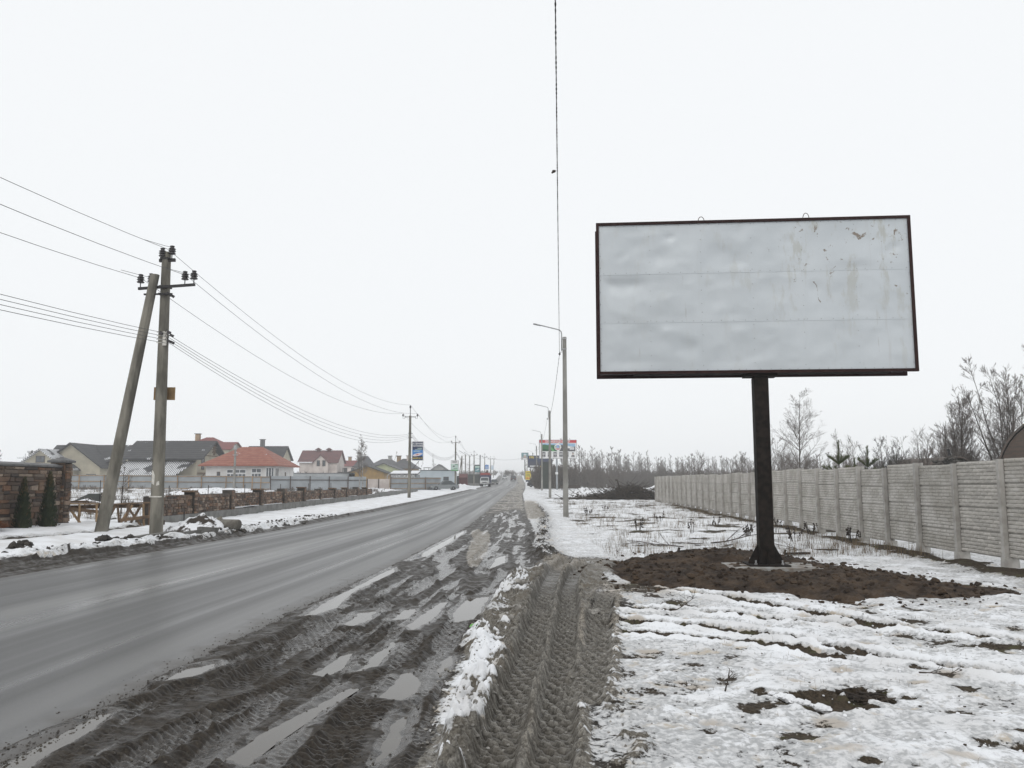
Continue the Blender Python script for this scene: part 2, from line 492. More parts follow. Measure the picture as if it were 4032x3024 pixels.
# footprints and dark spots (bare earth)
for (px, py, rx, ry) in ((3.41,7.18,.08,.10),(3.5,6.62,.09,.07),(1.84,6.45,.05,.06),(1.63,5.95,.05,.06),(2.95,6.4,.07,.04),(2.97,7.69,.09,.08),(2.1,10.96,.2,.2),(4.52,10.9,.16,.14),(2.05,4.95,.07,.03),(4.6,8.1,.3,.12),(3.3,5.5,.09,.03)):
    e = np.exp(-(((X-px)/rx)**2+((Y-py)/ry)**2))
    snow -= e*(.65+1.0*n3+.6*n4); H -= e*.015; soil += e*.7
rng = np.random.RandomState(5)
for k in range(150):
    px = rng.uniform(1.2, 6.5); py = rng.uniform(4.4, 11)
    a = rng.uniform(.05,.13); b = a*rng.uniform(.5,1.0)
    sl = (np.abs(X-px) < .6) & (np.abs(Y-py) < .6)
    e = np.exp(-(((X[sl]-px)/a)**2+((Y[sl]-py)/b)**2))
    H[sl] -= e*.022; snow[sl] -= e*rng.uniform(0,.5); tan[sl] += e*rng.uniform(0,1.0)
# hole dug through the snow
hp = sst(.12,-.06, np.maximum(np.abs((X-2.25)*.86+(Y-6.2)*.35)/1.0-.20, np.abs(-(X-2.25)*.35+(Y-6.2)*.86)-.20)+.05*n3)
hp = np.maximum(hp, sst(.1,-.1, np.hypot((X-2.62)/.28,(Y-6.42)/.25)-.75+.5*n3))
H -= hp*.07; snow -= hp*1.2; soil += hp
# strip of dug earth along the concrete fence
fx = 8.47+.0518*Y
fst = np.exp(-((X-fx+.55)/.35)**2)*sst(8,14,Y)*sst(64,50,Y)*(.55+1.2*n2)
snow -= fst*1.1; soil += fst*.8; H += fst*.06
# field: patchy
fld = rs*sst(17,24,Y)*sst(1.2,2.4,X-xb)
snow += fld*(.06+.1*n1) - fld*.55*sst(.05,.4,fbm(X*.9,Y*1.2,4,55))
snow -= rid*(.25+.6*n3); soil += rid*.25*np.maximum(n3,0)*4
# left verge: dark cracks and clods on the bank
snow -= bank*(.16+.9*np.maximum(-n3-.02,0)*2.2)*sst(60,34,Y)*.9
slope = snowL*np.exp(-((X-np.interp(Y,[18,21.5,25.5,30.4,34],[-14.5,-13.1,-12.7,-13.0,-13.6]))/.28)**2)*sst(31,29.5,Y)*sst(16,19,Y)
H -= slope*.10; snow -= slope*(.75+.5*n2); soil += slope*.6
back = sst(-13.4,-14.4,X)*sst(29.5,33,Y)*sst(126,118,Y)         # waste plot behind the low wall
H += back*(.02+.3*np.maximum(n1,0)+.18*np.maximum(n2,0)); snow -= back*(.32-.9*n2+.5*n3)
soil += back*.25
# shoulder edge beside snow
snow -= np.exp(-((X-xs)/.25)**2)*sst(10,14,Y)*.25
H = np.where(near, H, H)
# far woods and fields under thin snow
snow = np.clip(snow, -.5, 1.3)

# bare sunken ground under the soil heap
_sp = [(1.9,16.0),(2.6,17.4),(3.5,18.2),(4.8,18.8),(5.8,17.7),(6.1,16.0),(6.8,14.9),(6.8,13.6),(7.5,12.7),(7.3,12.2),(6.2,11.8),(5.3,11.8),(4.4,11.2),(3.9,12.0),(3.3,12.5),(2.4,12.6),(2.0,13.2),(1.8,14.6)]
# ---- puddles: dig shallow basins, water sheets lie in them
def polydist(px, py, poly):
    p = np.array(poly); n = len(p); inside = np.zeros(px.shape, bool); dm = np.full(px.shape, 9.)
    for i in range(n):
        a = p[i]; b = p[(i+1) % n]; e = b-a
        t = np.clip(((px-a[0])*e[0]+(py-a[1])*e[1])/(e@e+1e-9), 0, 1)
        dm = np.minimum(dm, np.hypot(px-a[0]-t*e[0], py-a[1]-t*e[1]))
        c = ((a[1] > py) != (b[1] > py)) & (px < (b[0]-a[0])*(py-a[1])/(b[1]-a[1]+1e-12)+a[0])
        inside ^= c
    return np.where(inside, -dm, dm)
_i0, _i1 = np.searchsorted(gy, 10), np.searchsorted(gy, 20); _j0, _j1 = np.searchsorted(gx, 1), np.searchsorted(gx, 9)
_sl = (slice(_i0,_i1), slice(_j0,_j1)); _sd = polydist(X[_sl], Y[_sl], _sp); _w = sst(.15,-.25,_sd)
H[_sl] = H[_sl]*(1-_w)+(Z[_sl]-.06)*_w; snow[_sl] -= _w*1.5; soil[_sl] += _w
PUD = [
 ([(-3.02,4.9),(-2.99,5.06),(-2.95,5.59),(-2.85,6.0),(-2.78,6.0),(-2.74,5.62),(-2.73,5.23),(-2.70,4.6),(-3.05,4.6)],'long puddle beside the asphalt, ending in a tyre print'),
 ([(-2.78,6.85),(-2.78,7.34),(-2.62,7.55),(-2.54,7.38),(-2.64,7.0)],'short oval puddle alone at the asphalt edge'),
 ([(-2.47,10.04),(-2.48,11.21),(-2.40,12.69),(-2.20,15.71),(-2.08,15.0),(-2.30,12.16),(-2.22,10.79),(-2.36,10.1)],'narrow puddle stretched along the asphalt edge'),
 ([(-2.12,16.95),(-2.0,19.24),(-1.58,27.7),(-1.50,26.5),(-1.62,22.5),(-1.82,18.0)],'thin far strip of water between asphalt and packed island'),
 ([(-1.70,5.1),(-1.62,5.62),(-1.40,6.40),(-1.28,6.89),(-1.20,6.80),(-1.36,6.1),(-1.48,5.4),(-1.52,5.0)],'long puddle filling a rut in dark mud'),
 ([(-1.0,6.5),(-.95,7.22),(-.88,7.38),(-.76,7.1),(-.74,6.68),(-.83,6.40)],'rounded puddle in the middle of the mud'),
 ([(-1.18,9.5),(-1.05,10.6),(-.93,11.4),(-.86,11.3),(-.92,9.95),(-1.08,9.2)],'bright straight puddle in a broad rut'),
 ([(-.74,10.6),(-.60,12.07),(-.32,12.2),(-.38,11.21),(-.43,10.16),(-.66,9.9)],'wide puddle against the slush bank'),
 ([(-1.90,9.6),(-1.88,10.5),(-1.70,10.66),(-1.66,10.0),(-1.78,9.5)],'small branching puddle in flattened mud'),
 ([(-1.70,7.3),(-1.62,8.01),(-1.53,8.2),(-1.49,7.5),(-1.58,7.2)],'puddle in the rut below the branching one'),
 ([(-1.33,7.25),(-1.28,7.9),(-1.2,8.65),(-1.14,8.4),(-1.18,7.45)],'slim puddle between two tread marks'),
 ([(-1.43,10.0),(-1.38,10.93),(-1.23,11.05),(-1.22,10.16)],'small square-ended puddle beside the bright one'),
 ([(-.64,7.1),(-.64,7.7),(-.57,8.05),(-.53,7.66)],'sliver of water near the green scrap'),
 ([(-.80,5.0),(-.82,5.81),(-.74,6.13),(-.70,5.4)],'dim puddle in a tread mark'),
 ([(-.42,15.8),(-.33,18.0),(-.14,18.7),(-.14,16.9)],'puddle at the mouth of the far rut'),
]
PZ = []
for poly, lab in PUD:
    p = np.array(poly); c = p.mean(0); x0, y0 = p.min(0)-.35; x1, y1 = p.max(0)+.35
    i0, i1 = np.searchsorted(gy, y0), np.searchsorted(gy, y1); j0, j1 = np.searchsorted(gx, x0), np.searchsorted(gx, x1)
    sl = (slice(i0, i1), slice(j0, j1))
    sd = polydist(X[sl], Y[sl], p) + .035*n2[sl]+.03*n3[sl]
    lev = float(np.median(H[sl][sd < .02]))-.004
    w = sst(.16, .05, sd)
    tgt = lev+.022*np.clip(sd/.06, -1.5, 1.0)+.006*n3[sl]
    H[sl] = H[sl]*(1-w)+tgt*w
    lowr = (sd > .035) & (sd < .11)
    H[sl] = np.where(lowr, np.maximum(H[sl], lev+.006+.006*n3[sl]), H[sl])
    wet[sl] = np.maximum(wet[sl], sst(.12, 0, sd))
    PZ.append((lev, c))
wet = np.clip(wet + mudR*(.10+.4*n2+1.2*n5)-mudR*sst(.1,.5,clod+clod2)*.6, 0, 1)

V = np.stack([X, Y, H], -1).reshape(-1, 3)
ny, nx = X.shape
I = np.arange(ny*nx).reshape(ny, nx)
F = np.stack([I[:-1,:-1], I[:-1,1:], I[1:,1:], I[1:,:-1]], -1).reshape(-1, 4)
gm = fast_mesh('ground', V, F)
gm.polygons.foreach_set('use_smooth', np.ones(len(F), bool))
def colattr(mesh, name, arrs):
    a = mesh.color_attributes.new(name, 'FLOAT_COLOR', 'POINT')
    a.data.foreach_set('color', np.stack([np.clip(q, 0, 1.5) for q in arrs], -1).astype(np.float32).ravel())
colattr(gm, 'cover', [snow.ravel(), tan.ravel(), soil.ravel(), wet.ravel()])
colattr(gm, 'slush', [np.clip(slush_cover,0,1).ravel(), np.clip(slr*.35+1.0*GAP0,0,1).ravel(), LUG0.ravel(), np.ones(H.size)])
from itertools import product
def hz(x, y):
    """height of the finished ground"""
    i = min(max(np.searchsorted(gy, y)-1, 0), len(gy)-2); j = min(max(np.searchsorted(gx, x)-1, 0), len(gx)-2)
    fy = (y-gy[i])/(gy[i+1]-gy[i]); fx_ = (x-gx[j])/(gx[j+1]-gx[j])
    return float((H[i,j]*(1-fx_)+H[i,j+1]*fx_)*(1-fy)+(H[i+1,j]*(1-fx_)+H[i+1,j+1]*fx_)*fy)

# ground material
m, nt, bs = newmat('ground'); MAT['ground'] = m
tc = nd(nt, 'ShaderNodeTexCoord'); P = tc.outputs['Object']
at = nd(nt, 'ShaderNodeAttribute', attribute_name='cover'); sp = nd(nt, 'ShaderNodeSeparateColor'); lk(nt, at.outputs['Color'], sp.inputs[0])
at2 = nd(nt, 'ShaderNodeAttribute', attribute_name='slush'); sp2 = nd(nt, 'ShaderNodeSeparateColor'); lk(nt, at2.outputs['Color'], sp2.inputs[0])
nA = noise_node(nt, 4, 8, P, .62); nB = noise_node(nt, 22, 6, P, .6); nC = noise_node(nt, 70, 4, P, .6); nD = noise_node(nt, 1.1, 4, P)
def thr(src, k=.9, w=.10, nz=None, c=.5):
    q = mth(nt, 'ADD', src, mth(nt, 'MULTIPLY', mth(nt, 'SUBTRACT', nz, .5), k))
    return maprange(nt, q, c-w, c+w)
nAB = mth(nt, 'ADD', mth(nt, 'ADD', mth(nt, 'MULTIPLY', nA.outputs[0], .35), mth(nt, 'MULTIPLY', nB.outputs[0], .45)), mth(nt, 'MULTIPLY', nC.outputs[0], .2))
nBC = mth(nt, 'ADD', mth(nt, 'MULTIPLY', nB.outputs[0], .5), mth(nt, 'MULTIPLY', nC.outputs[0], .5))
mud = mixc(nt, maprange(nt, nAB, .38, .62), (.0135,.0110,.0088), (.046,.038,.030))
mud = mixc(nt, mth(nt, 'MULTIPLY', maprange(nt, nC.outputs[0], .52, .7), .6), mud, (.085,.072,.056))
slc = mixc(nt, maprange(nt, nBC, .36, .64), (.062,.054,.045), (.225,.21,.18))
slc = mixc(nt, maprange(nt, nA.outputs[0], .5, .64), slc, (.14,.122,.098))
slc = mixc(nt, mth(nt, 'MULTIPLY', sp2.outputs[1], .92), slc, mixc(nt, maprange(nt, nBC, .36, .62), (.028,.025,.021), (.085,.077,.066)))
slc = mixc(nt, mth(nt, 'MULTIPLY', sp2.outputs[2], .8), slc, mixc(nt, maprange(nt, nBC, .4, .6), (.12,.112,.098), (.30,.287,.26)))
slc = mixc(nt, thr(sp2.outputs[0], 1.0, .12, nBC, .25), mud, slc)
tanc = mixc(nt, maprange(nt, nBC, .38, .62), (.12,.103,.083), (.32,.295,.255))
c = mixc(nt, thr(sp.outputs[1], 1.1, .14, nBC, .55), slc, tanc)
soilc = mixc(nt, maprange(nt, nBC, .36, .66), (.022,.017,.012), (.075,.058,.04))
grs = mixc(nt, maprange(nt, nA.outputs[0], .52, .62), soilc, (.060,.056,.030))
c = mixc(nt, thr(sp.outputs[2], .8, .12, nBC, .45), c, grs)
# snow: clean, with dirt flecks and grey meltwater ice where thin
snc = mixc(nt, maprange(nt, nD.outputs[0], .4, .65), (.79,.805,.83), (.66,.66,.665))
snc = mixc(nt, mth(nt, 'MULTIPLY', maprange(nt, nC.outputs[0], .6, .74), .35), snc, (.50,.46,.40))
smask = thr(sp.outputs[0], 1.25, .05, nAB, .5)
thin = thr(sp.outputs[0], 1.3, .12, nAB, .76)
icec = mixc(nt, maprange(nt, nB.outputs[0], .42, .6), (.38,.385,.39), (.58,.58,.58))
icec = mixc(nt, maprange(nt, nA.outputs[0], .55, .68), icec, (.47,.41,.33))
snowc = mixc(nt, thin, icec, snc)
snowc = mixc(nt, mth(nt, 'MULTIPLY', thr(sp.outputs[1], 1.2, .2, nAB, .62), .6), snowc, mixc(nt, maprange(nt, nB.outputs[0], .4, .6), (.50,.43,.34), (.33,.26,.185)))
c = mixc(nt, smask, c, snowc)
lk(nt, c, bs.inputs['Base Color'])
r = mixf(nt, smask, mixf(nt, sp.outputs[2], mixf(nt, maprange(nt, nA.outputs[0], .4, .6), .34, .62), .9), mixf(nt, thin, .38, .75))
wetm = maprange(nt, mth(nt, 'ADD', at.outputs['Alpha'], mth(nt, 'MULTIPLY', mth(nt, 'SUBTRACT', nAB, .5), .8)), .45, .75)
r = mixf(nt, mth(nt, 'MULTIPLY', wetm, mth(nt, 'SUBTRACT', 1.0, smask)), r, .13)
lk(nt, r, bs.inputs['Roughness'])
lk(nt, mixf(nt, smask, mixf(nt, wetm, .15, .48), .35), bs.inputs['Specular IOR Level'])
hgt = mth(nt, 'ADD', mth(nt, 'MULTIPLY', nB.outputs[0], .8), mth(nt, 'MULTIPLY', nC.outputs[0], .2))
hgt = mth(nt, 'ADD', hgt, mth(nt, 'MULTIPLY', smask, .35))
bump(nt, bs, hgt, .55, .02)
go = obj('ground', gm, 'ground'); tag(go, kind='structure')

# water
m, nt, bs = newmat('water'); MAT['water'] = m
tc = nd(nt, 'ShaderNodeTexCoord'); nA = noise_node(nt, 3, 3, tc.outputs['Object'])
lk(nt, mixc(nt, nA.outputs[0], (.075,.066,.056), (.10,.09,.076)), bs.inputs['Base Color'])
bs.inputs['Roughness'].default_value = .04; bs.inputs['IOR'].default_value = 1.34; bs.inputs['Specular IOR Level'].default_value = .5
nW = noise_node(nt, 7, 2, tc.outputs['Object']); bump(nt, bs, nW.outputs[0], .02, .01)
for (poly, lab), (lev, c) in zip(PUD, PZ):
    b = MB(); q = [(x-c[0], y-c[1]) for x, y in poly]
    q2 = []
    for x, y in q:
        l = math.hypot(x, y); k = (l+.035)/l
        q2.append((x*k, y*k, 0))
    b.add(q2, [tuple(range(len(q2)))])
    o = b.build('puddle', 'water', loc=(c[0], c[1], lev)); 
    if o.data.polygons[0].normal.z < 0: o.data.flip_normals()
    tag(o, kind='structure')

# ---- road sheet
ry = np.concatenate([seg(-60,4,2), seg(4,30,.25), seg(30,120,1.0), seg(120,700,5)])
rd = np.array([-3.42,-3.25,-3.05,-2.8,-2.4,-1.8,-1.2,-.6,0,.6,1.2,1.8,2.4,2.8,3.05,3.25,3.42])
DD, RY = np.meshgrid(rd, ry)
RX = roadx(RY)+DD
RZ = zroad(RY)+.004+.035*(1-(DD/3.5)**2)-.008*np.exp(-((np.abs(DD)-1.6)/.5)**2)-.10*sst(3.1,3.42,np.abs(DD))
V = np.stack([RX, RY, RZ], -1).reshape(-1, 3)
ny, nx = DD.shape; I = np.arange(ny*nx).reshape(ny, nx)
F = np.stack([I[:-1,:-1], I[:-1,1:], I[1:,1:], I[1:,:-1]], -1).reshape(-1, 4)
rm = fast_mesh('road', V, F); rm.polygons.foreach_set('use_smooth', np.ones(len(F), bool))
a = rm.attributes.new('rd', 'FLOAT_VECTOR', 'POINT')
a.data.foreach_set('vector', np.stack([DD, RY, DD*0], -1).astype(np.float32).ravel())
m, nt, bs = newmat('asphalt'); MAT['asphalt'] = m
at = nd(nt, 'ShaderNodeAttribute', attribute_name='rd')
def strv(sx, sy):
    mp = nd(nt, 'ShaderNodeMapping'); mp.inputs['Scale'].default_value = (sx, sy, 1); lk(nt, at.outputs['Vector'], mp.inputs[0]); return mp.outputs[0]
tc = nd(nt, 'ShaderNodeTexCoord'); P = tc.outputs['Object']
s1 = noise_node(nt, 1, 3, strv(1.6, .007)); s2 = noise_node(nt, 1, 4, strv(6, .014)); s3 = noise_node(nt, 1, 3, strv(1.1, .03)); g = noise_node(nt, 110, 3, P)
spx = nd(nt, 'ShaderNodeSeparateXYZ'); lk(nt, at.outputs['Vector'], spx.inputs[0]); dx = spx.outputs[0]
c = mixc(nt, maprange(nt, s1.outputs[0], .36, .64), (.031,.0305,.031), (.052,.0515,.051))
c = mixc(nt, mth(nt, 'MULTIPLY', maprange(nt, s2.outputs[0], .5, .7), .28), c, (.095,.093,.09))
c = mixc(nt, mth(nt, 'MULTIPLY', maprange(nt, g.outputs[0], .52, .72), .45), c, (.15,.146,.14))
c = mixc(nt, mth(nt, 'MULTIPLY', maprange(nt, noise_node(nt, .45, 5, P).outputs[0], .5, .66), .35), c, (.032,.031,.030))
# worn centre line, salty streaks, wet right-edge sheen painted as pale colour
def band(c0, w):
    return maprange(nt, mth(nt, 'ABSOLUTE', mth(nt, 'SUBTRACT', dx, c0)), w, w*.35)
dash = maprange(nt, mth(nt, 'SINE', mth(nt, 'MULTIPLY', spx.outputs[1], .52)), -.75, -.3)
ln = mth(nt, 'MULTIPLY', mth(nt, 'MULTIPLY', band(.12, .24), dash), maprange(nt, s2.outputs[0], .36, .6))
c = mixc(nt, mth(nt, 'MULTIPLY', ln, .42), c, (.33,.325,.315))
salt_sheen = mth(nt, 'MULTIPLY', mth(nt, 'MAXIMUM', band(-.1, .7), band(2.75, .5)), maprange(nt, s1.outputs[0], .38, .6))
c = mixc(nt, mth(nt, 'MULTIPLY', salt_sheen, .5), c, (.235,.232,.226))
# mud carried onto both edges
ed = maprange(nt, mth(nt, 'ADD', mth(nt, 'ABSOLUTE', dx), mth(nt, 'MULTIPLY', mth(nt, 'SUBTRACT', noise_node(nt, 3, 6, P).outputs[0], .5), .9)), 2.75, 3.15)
c = mixc(nt, mth(nt, 'MULTIPLY', ed, .75), c, (.058,.050,.042))
lk(nt, c, bs.inputs['Base Color'])
lk(nt, mixf(nt, ed, mixf(nt, maprange(nt, s1.outputs[0], .35, .65), mixf(nt, maprange(nt, s3.outputs[0], .4, .6), .24, .36), .46), .42), bs.inputs['Roughness'])
bs.inputs['Specular IOR Level'].default_value = .36
bump(nt, bs, g.outputs[0], .25, .004)
ro = obj('road', rm, 'asphalt'); tag(ro, kind='structure')
# ================================================================== RIGHT SIDE
simple('dark_steel', (.010,.008,.007), (.022,.017,.014), .75, 9, 0, .15, spec=.12)
simple('frame_paint', (.022,.009,.009), (.034,.016,.014), .7, 7, 0, .1, spec=.15)
simple('rod', (.06,.05,.045), (.12,.08,.05), .6, 30, .6)
simple('rivet_steel', (.22,.22,.22), (.14,.13,.12), .6, 30, .3)
simple('bolt', (.55,.55,.56), (.35,.35,.35), .35, 40, .8)
simple('pad', (.33,.33,.32), (.16,.13,.10), .8, 5, 0, .3)
simple('fence_conc', (.50,.48,.45), (.35,.33,.295), .9, 2.2, 0, .35, 9, .16)
simple('fence_post', (.44,.425,.40), (.31,.295,.27), .9, 4, 0, .3, 8, .06)
simple('pole_conc', (.30,.295,.275), (.19,.185,.17), .9, 3, 0, .25, 7, .0, (1,1,.35))
simple('old_conc', (.235,.22,.185), (.10,.094,.078), .92, 2.6, 0, .35, 8, .0, (1,1,.28))
simple('galv', (.42,.43,.44), (.28,.28,.28), .45, 12, .7)
simple('black_iron', (.015,.014,.016), (.03,.028,.028), .5, 14, .4)
simple('cable', (.02,.02,.022), (.035,.035,.036), .6, 20)
simple('wire', (.06,.06,.062), (.10,.10,.10), .5, 20, .4)
simple('bark', (.085,.072,.06), (.045,.038,.032), .95, 9, 0, .3)
simple('twig', (.15,.128,.11), (.095,.08,.068), .95, 5, 0, 0)
simple('birch', (.42,.41,.39), (.14,.13,.12), .9, 5, 0, .2, 5, 0, (1,1,3))
simple('paletwig', (.19,.165,.148), (.125,.108,.096), .95, 3, 0, 0)
simple('drygrass', (.22,.165,.10), (.10,.07,.045), .95, 3, 0, 0)
simple('brush', (.032,.026,.022), (.065,.05,.038), .95, 4, 0, 0)
simple('pine', (.05,.075,.022), (.085,.09,.028), .8, 3, 0, .0)
simple('hedge', (.035,.034,.028), (.06,.052,.045), .9, 2, 0, 0)
# soil
m, nt, bs = newmat('soil'); MAT['soil'] = m
tc = nd(nt, 'ShaderNodeTexCoord'); P = tc.outputs['Object']
a1 = noise_node(nt, 3, 8, P, .65); a2 = noise_node(nt, 26, 6, P, .6)
c = mixc(nt, maprange(nt, a1.outputs[0], .38, .64), (.024,.0155,.010), (.072,.048,.030))
c = mixc(nt, mth(nt,'MULTIPLY',maprange(nt, a2.outputs[0], .55, .72),.6), c, (.105,.072,.046))
lk(nt, c, bs.inputs['Base Color']); bs.inputs['Roughness'].default_value = .85; bs.inputs['Specular IOR Level'].default_value = .25
bump(nt, bs, a2.outputs[0], .9, .03)
# billboard sheet: painted tin, scuffed, with old paste and rust
m, nt, bs = newmat('tin'); MAT['tin'] = m
tc = nd(nt, 'ShaderNodeTexCoord'); P = tc.outputs['Object']
def mapv(sx, sy, sz, rot=(0,0,0), v=None):
    mp = nd(nt, 'ShaderNodeMapping'); mp.inputs['Scale'].default_value = (sx,sy,sz); mp.inputs['Rotation'].default_value = rot; lk(nt, v or P, mp.inputs[0]); return mp.outputs[0]
a1 = noise_node(nt, .8, 4, P); a2 = noise_node(nt, 1.0, 6, mapv(3.2,1,1.1), .7); a3 = noise_node(nt, 1.0, 7, mapv(4,1,4), .72, .6)
sc1 = noise_node(nt, 1.0, 3, mapv(16,1,.9,(0,.5,0)), .5); sc2 = noise_node(nt, 1.0, 3, mapv(18,1,.7,(0,-.9,0)), .5)
oi = nd(nt, 'ShaderNodeObjectInfo')
c = mixc(nt, maprange(nt, a1.outputs[0], .35, .65), (.565,.60,.625), (.505,.54,.565))
c = mixc(nt, mth(nt,'MULTIPLY',maprange(nt, oi.outputs['Random'],0,1,0,.28,False),1.0), c, (.48,.52,.55))
sx_ = nd(nt, 'ShaderNodeSeparateXYZ'); lk(nt, P, sx_.inputs[0])
up = maprange(nt, sx_.outputs[0], -1.6, 1.8); hi = maprange(nt, sx_.outputs[2], 4.2, 6.0)
worn = mth(nt,'MULTIPLY', mth(nt,'ADD', up, .25), mth(nt,'ADD', hi, .45))
past = mth(nt,'MULTIPLY', maprange(nt, a2.outputs[0], .53, .64), mth(nt,'ADD',worn,.15))
c = mixc(nt, mth(nt,'MULTIPLY',past,.45), c, (.44,.45,.425))
scr = mth(nt,'MULTIPLY', mth(nt,'MAXIMUM', maprange(nt, sc1.outputs[0], .70, .74), maprange(nt, sc2.outputs[0], .71, .74)), maprange(nt, a3.outputs[0], .5, .6))
c = mixc(nt, mth(nt,'MULTIPLY',scr,.4), c, (.36,.36,.34))
rst = mth(nt,'MULTIPLY', maprange(nt, mth(nt,'ADD',a3.outputs[0], mth(nt,'MULTIPLY',worn,.085)), .745, .765), 1.0)
c = mixc(nt, mth(nt,'MULTIPLY',rst,.85), c, (.16,.115,.075))
# long drips near the right end
dr = noise_node(nt, 1.0, 4, mapv(7,1,.35), .6)
c = mixc(nt, mth(nt,'MULTIPLY', mth(nt,'MULTIPLY', maprange(nt, dr.outputs[0], .56, .64), maprange(nt, sx_.outputs[0], 1.6, 2.5)), .28), c, (.38,.37,.345))
lk(nt, c, bs.inputs['Base Color']); bs.inputs['Metallic'].default_value = .12
lk(nt, maprange(nt, a2.outputs[0], .3, .7, .30, .48), bs.inputs['Roughness'])

# ---- the blank billboard
BB = thing('billboard', 'large blank billboard of dented white tin sheets on a single dark steel post', 'billboard', (4.76, 15.80, 0.06), R(-4.8))
x0, x1, z0, z1 = -3.10, 2.86, 3.60, 6.60
yf = -.235
th_ = .055
f = MB()
f.box(x0, x1, yf-.03, yf+.04, z0, z0+th_); f.box(x0, x1, yf-.03, yf+.04, z1-th_, z1)
f.box(x0, x0+th_, yf-.028, yf+.038, z0+th_, z1-th_); f.box(x1-th_, x1, yf-.028, yf+.038, z0+th_, z1-th_)
f.build('front_frame', 'frame_paint', BB)
f = MB(); yr = .26
xa, xbk = x0-.01, x1-.03
f.box(xa, xbk, yr-.04, yr+.04, z0-.02, z0+.05); f.box(xa, xbk, yr-.04, yr+.04, z1-.08, z1-.02)
f.box(xa, xa+.07, yr-.038, yr+.038, z0+.05, z1-.08); f.box(xbk-.07, xbk, yr-.038, yr+.038, z0+.05, z1-.08)
for xx in (x0+.5, -1.1, .9, x1-.5):
    f.box(xx-.03, xx+.03, yf+.04, yr-.04, z0+.06, z0+.11); f.box(xx-.03, xx+.03, yf+.04, yr-.04, z1-.15, z1-.10)
f.build('rear_frame', 'frame_paint', BB)
MB().box(xa+.07, xbk-.07, yr+.0, yr+.012, z0+.05, z1-.08).build('rear_sheet', 'tin', BB)
f = MB()
for k in range(5):
    xx = x0+.06+(x1-x0-.12)*k/4
    f.box(xx-.02, xx+.02, yf+.045, yf+.085, z0+.06, z1-.06)
for zz in (z0+1.0, z0+2.0): f.box(x0+.06, x1-.06, yf+.09, yf+.13, zz-.02, zz+.02)
f.build('stud_grid', 'frame_paint', BB)
ix0, ix1, iz0, iz1 = x0+th_, x1-th_, z0+th_, z1-th_
rowz = [iz0, iz0+.955, iz0+1.915, iz1]
cols = [[.335,.665],[.335,.665],[.325,.655]]
rr = random.Random(3)
for ri in range(3):
    cu = [0]+cols[ri]+[1]
    for ci in range(3):
        a0 = ix0+(ix1-ix0)*cu[ci]; a1_ = ix0+(ix1-ix0)*cu[ci+1]; b0, b1 = rowz[ri], rowz[ri+1]
        nxs, nzs = 40, 20
        gxs, gzs = np.meshgrid(np.linspace(a0+.0004, a1_+.012, nxs), np.linspace(b0-.015 if ri else b0, b1, nzs))
        fu = (gxs-a0)/(a1_-a0); fv = (gzs-b0)/(b1-b0)
        hold = np.minimum(np.minimum(fu,1-fu)*(a1_-a0), np.minimum(fv,1-fv)*(b1-b0))
        amp = sst(0,.2,hold)
        hh = amp*(.028*fbm(gxs*1.3+ri*9, gzs*1.7+ci*5, 3, 71)+.012*fbm(gxs*4, gzs*5, 2, 72))
        for _ in range(5):
            cx_, cz_, rad = rr.uniform(a0,a1_), rr.uniform(b0,b1), rr.uniform(.06,.22)
            hh += amp*rr.uniform(-.032,.026)*np.exp(-((gxs-cx_)**2/(rad*1.6)**2+(gzs-cz_)**2/rad**2))
        # edges curl slightly between the rivets
        yy = yf+.012-ri*.0046-ci*.0012-hh*1.0
        V = np.stack([gxs, yy, gzs], -1).reshape(-1,3); I = np.arange(nxs*nzs).reshape(nzs,nxs)
        F = np.stack([I[:-1,:-1],I[:-1,1:],I[1:,1:],I[1:,:-1]],-1).reshape(-1,4)
        me = fast_mesh('sheet', V, F); me.polygons.foreach_set('use_smooth', np.ones(len(F),bool))
        so = obj('sheet', me, 'tin', BB)
        md = so.modifiers.new('thick','SOLIDIFY'); md.thickness = .004; md.offset = -1
        md = so.modifiers.new('crisp','EDGE_SPLIT'); md.split_angle = R(40)
rv = MB()
def rivet(x, z): rv.lathe([(.0065,0),(.005,-.003),(.0,-.0045)], 6, (x, yf-.001, z), 'y')
for zz in (iz0+.02, rowz[1]+.015, rowz[2]+.015, iz1-.02):
    x = ix0+.1
    while x < ix1: rivet(x+rr.uniform(-.03,.03), zz); x += rr.choice((.17,.2,.24))
for q in (.167,.335,.5,.66,.83):
    z = iz0+.12
    while z < iz1: rivet(ix0+(ix1-ix0)*q+rr.uniform(-.006,.006), z+rr.uniform(-.03,.03)); z += rr.choice((.2,.25,.3))
for xx in (ix0+.02, ix1-.02):
    for k in range(12): rivet(xx, iz0+.12+k*.24)
o = rv.build('rivets', 'rivet_steel', BB); o['kind'] = 'stuff'
for lx, hgt_ in ((-1.06,.10),(.93,.12)):
    pts = [(lx-.06+.02*math.cos(t)*0+.12*(.5-.5*math.cos(t)), yf+.0, z1-.02+hgt_*math.sin(t)+.0) for t in np.linspace(0, math.pi, 9)]
    MB().tube(pts, .007, 6).build('lifting_loop', 'rod', BB, True)
p = MB(); p.box(-.135, .135, -.135, .135, .03, z0-.06); p.build('post', 'dark_steel', BB, bevel=.012)
p = MB(); p.box(-2.4, 2.4, -.12, .12, z0-.06+.065, z0+.16); p.box(-.30,.30,-.17,.17,z0-.055,z0-.002+.0); p.build('crossbeam', 'dark_steel', BB)
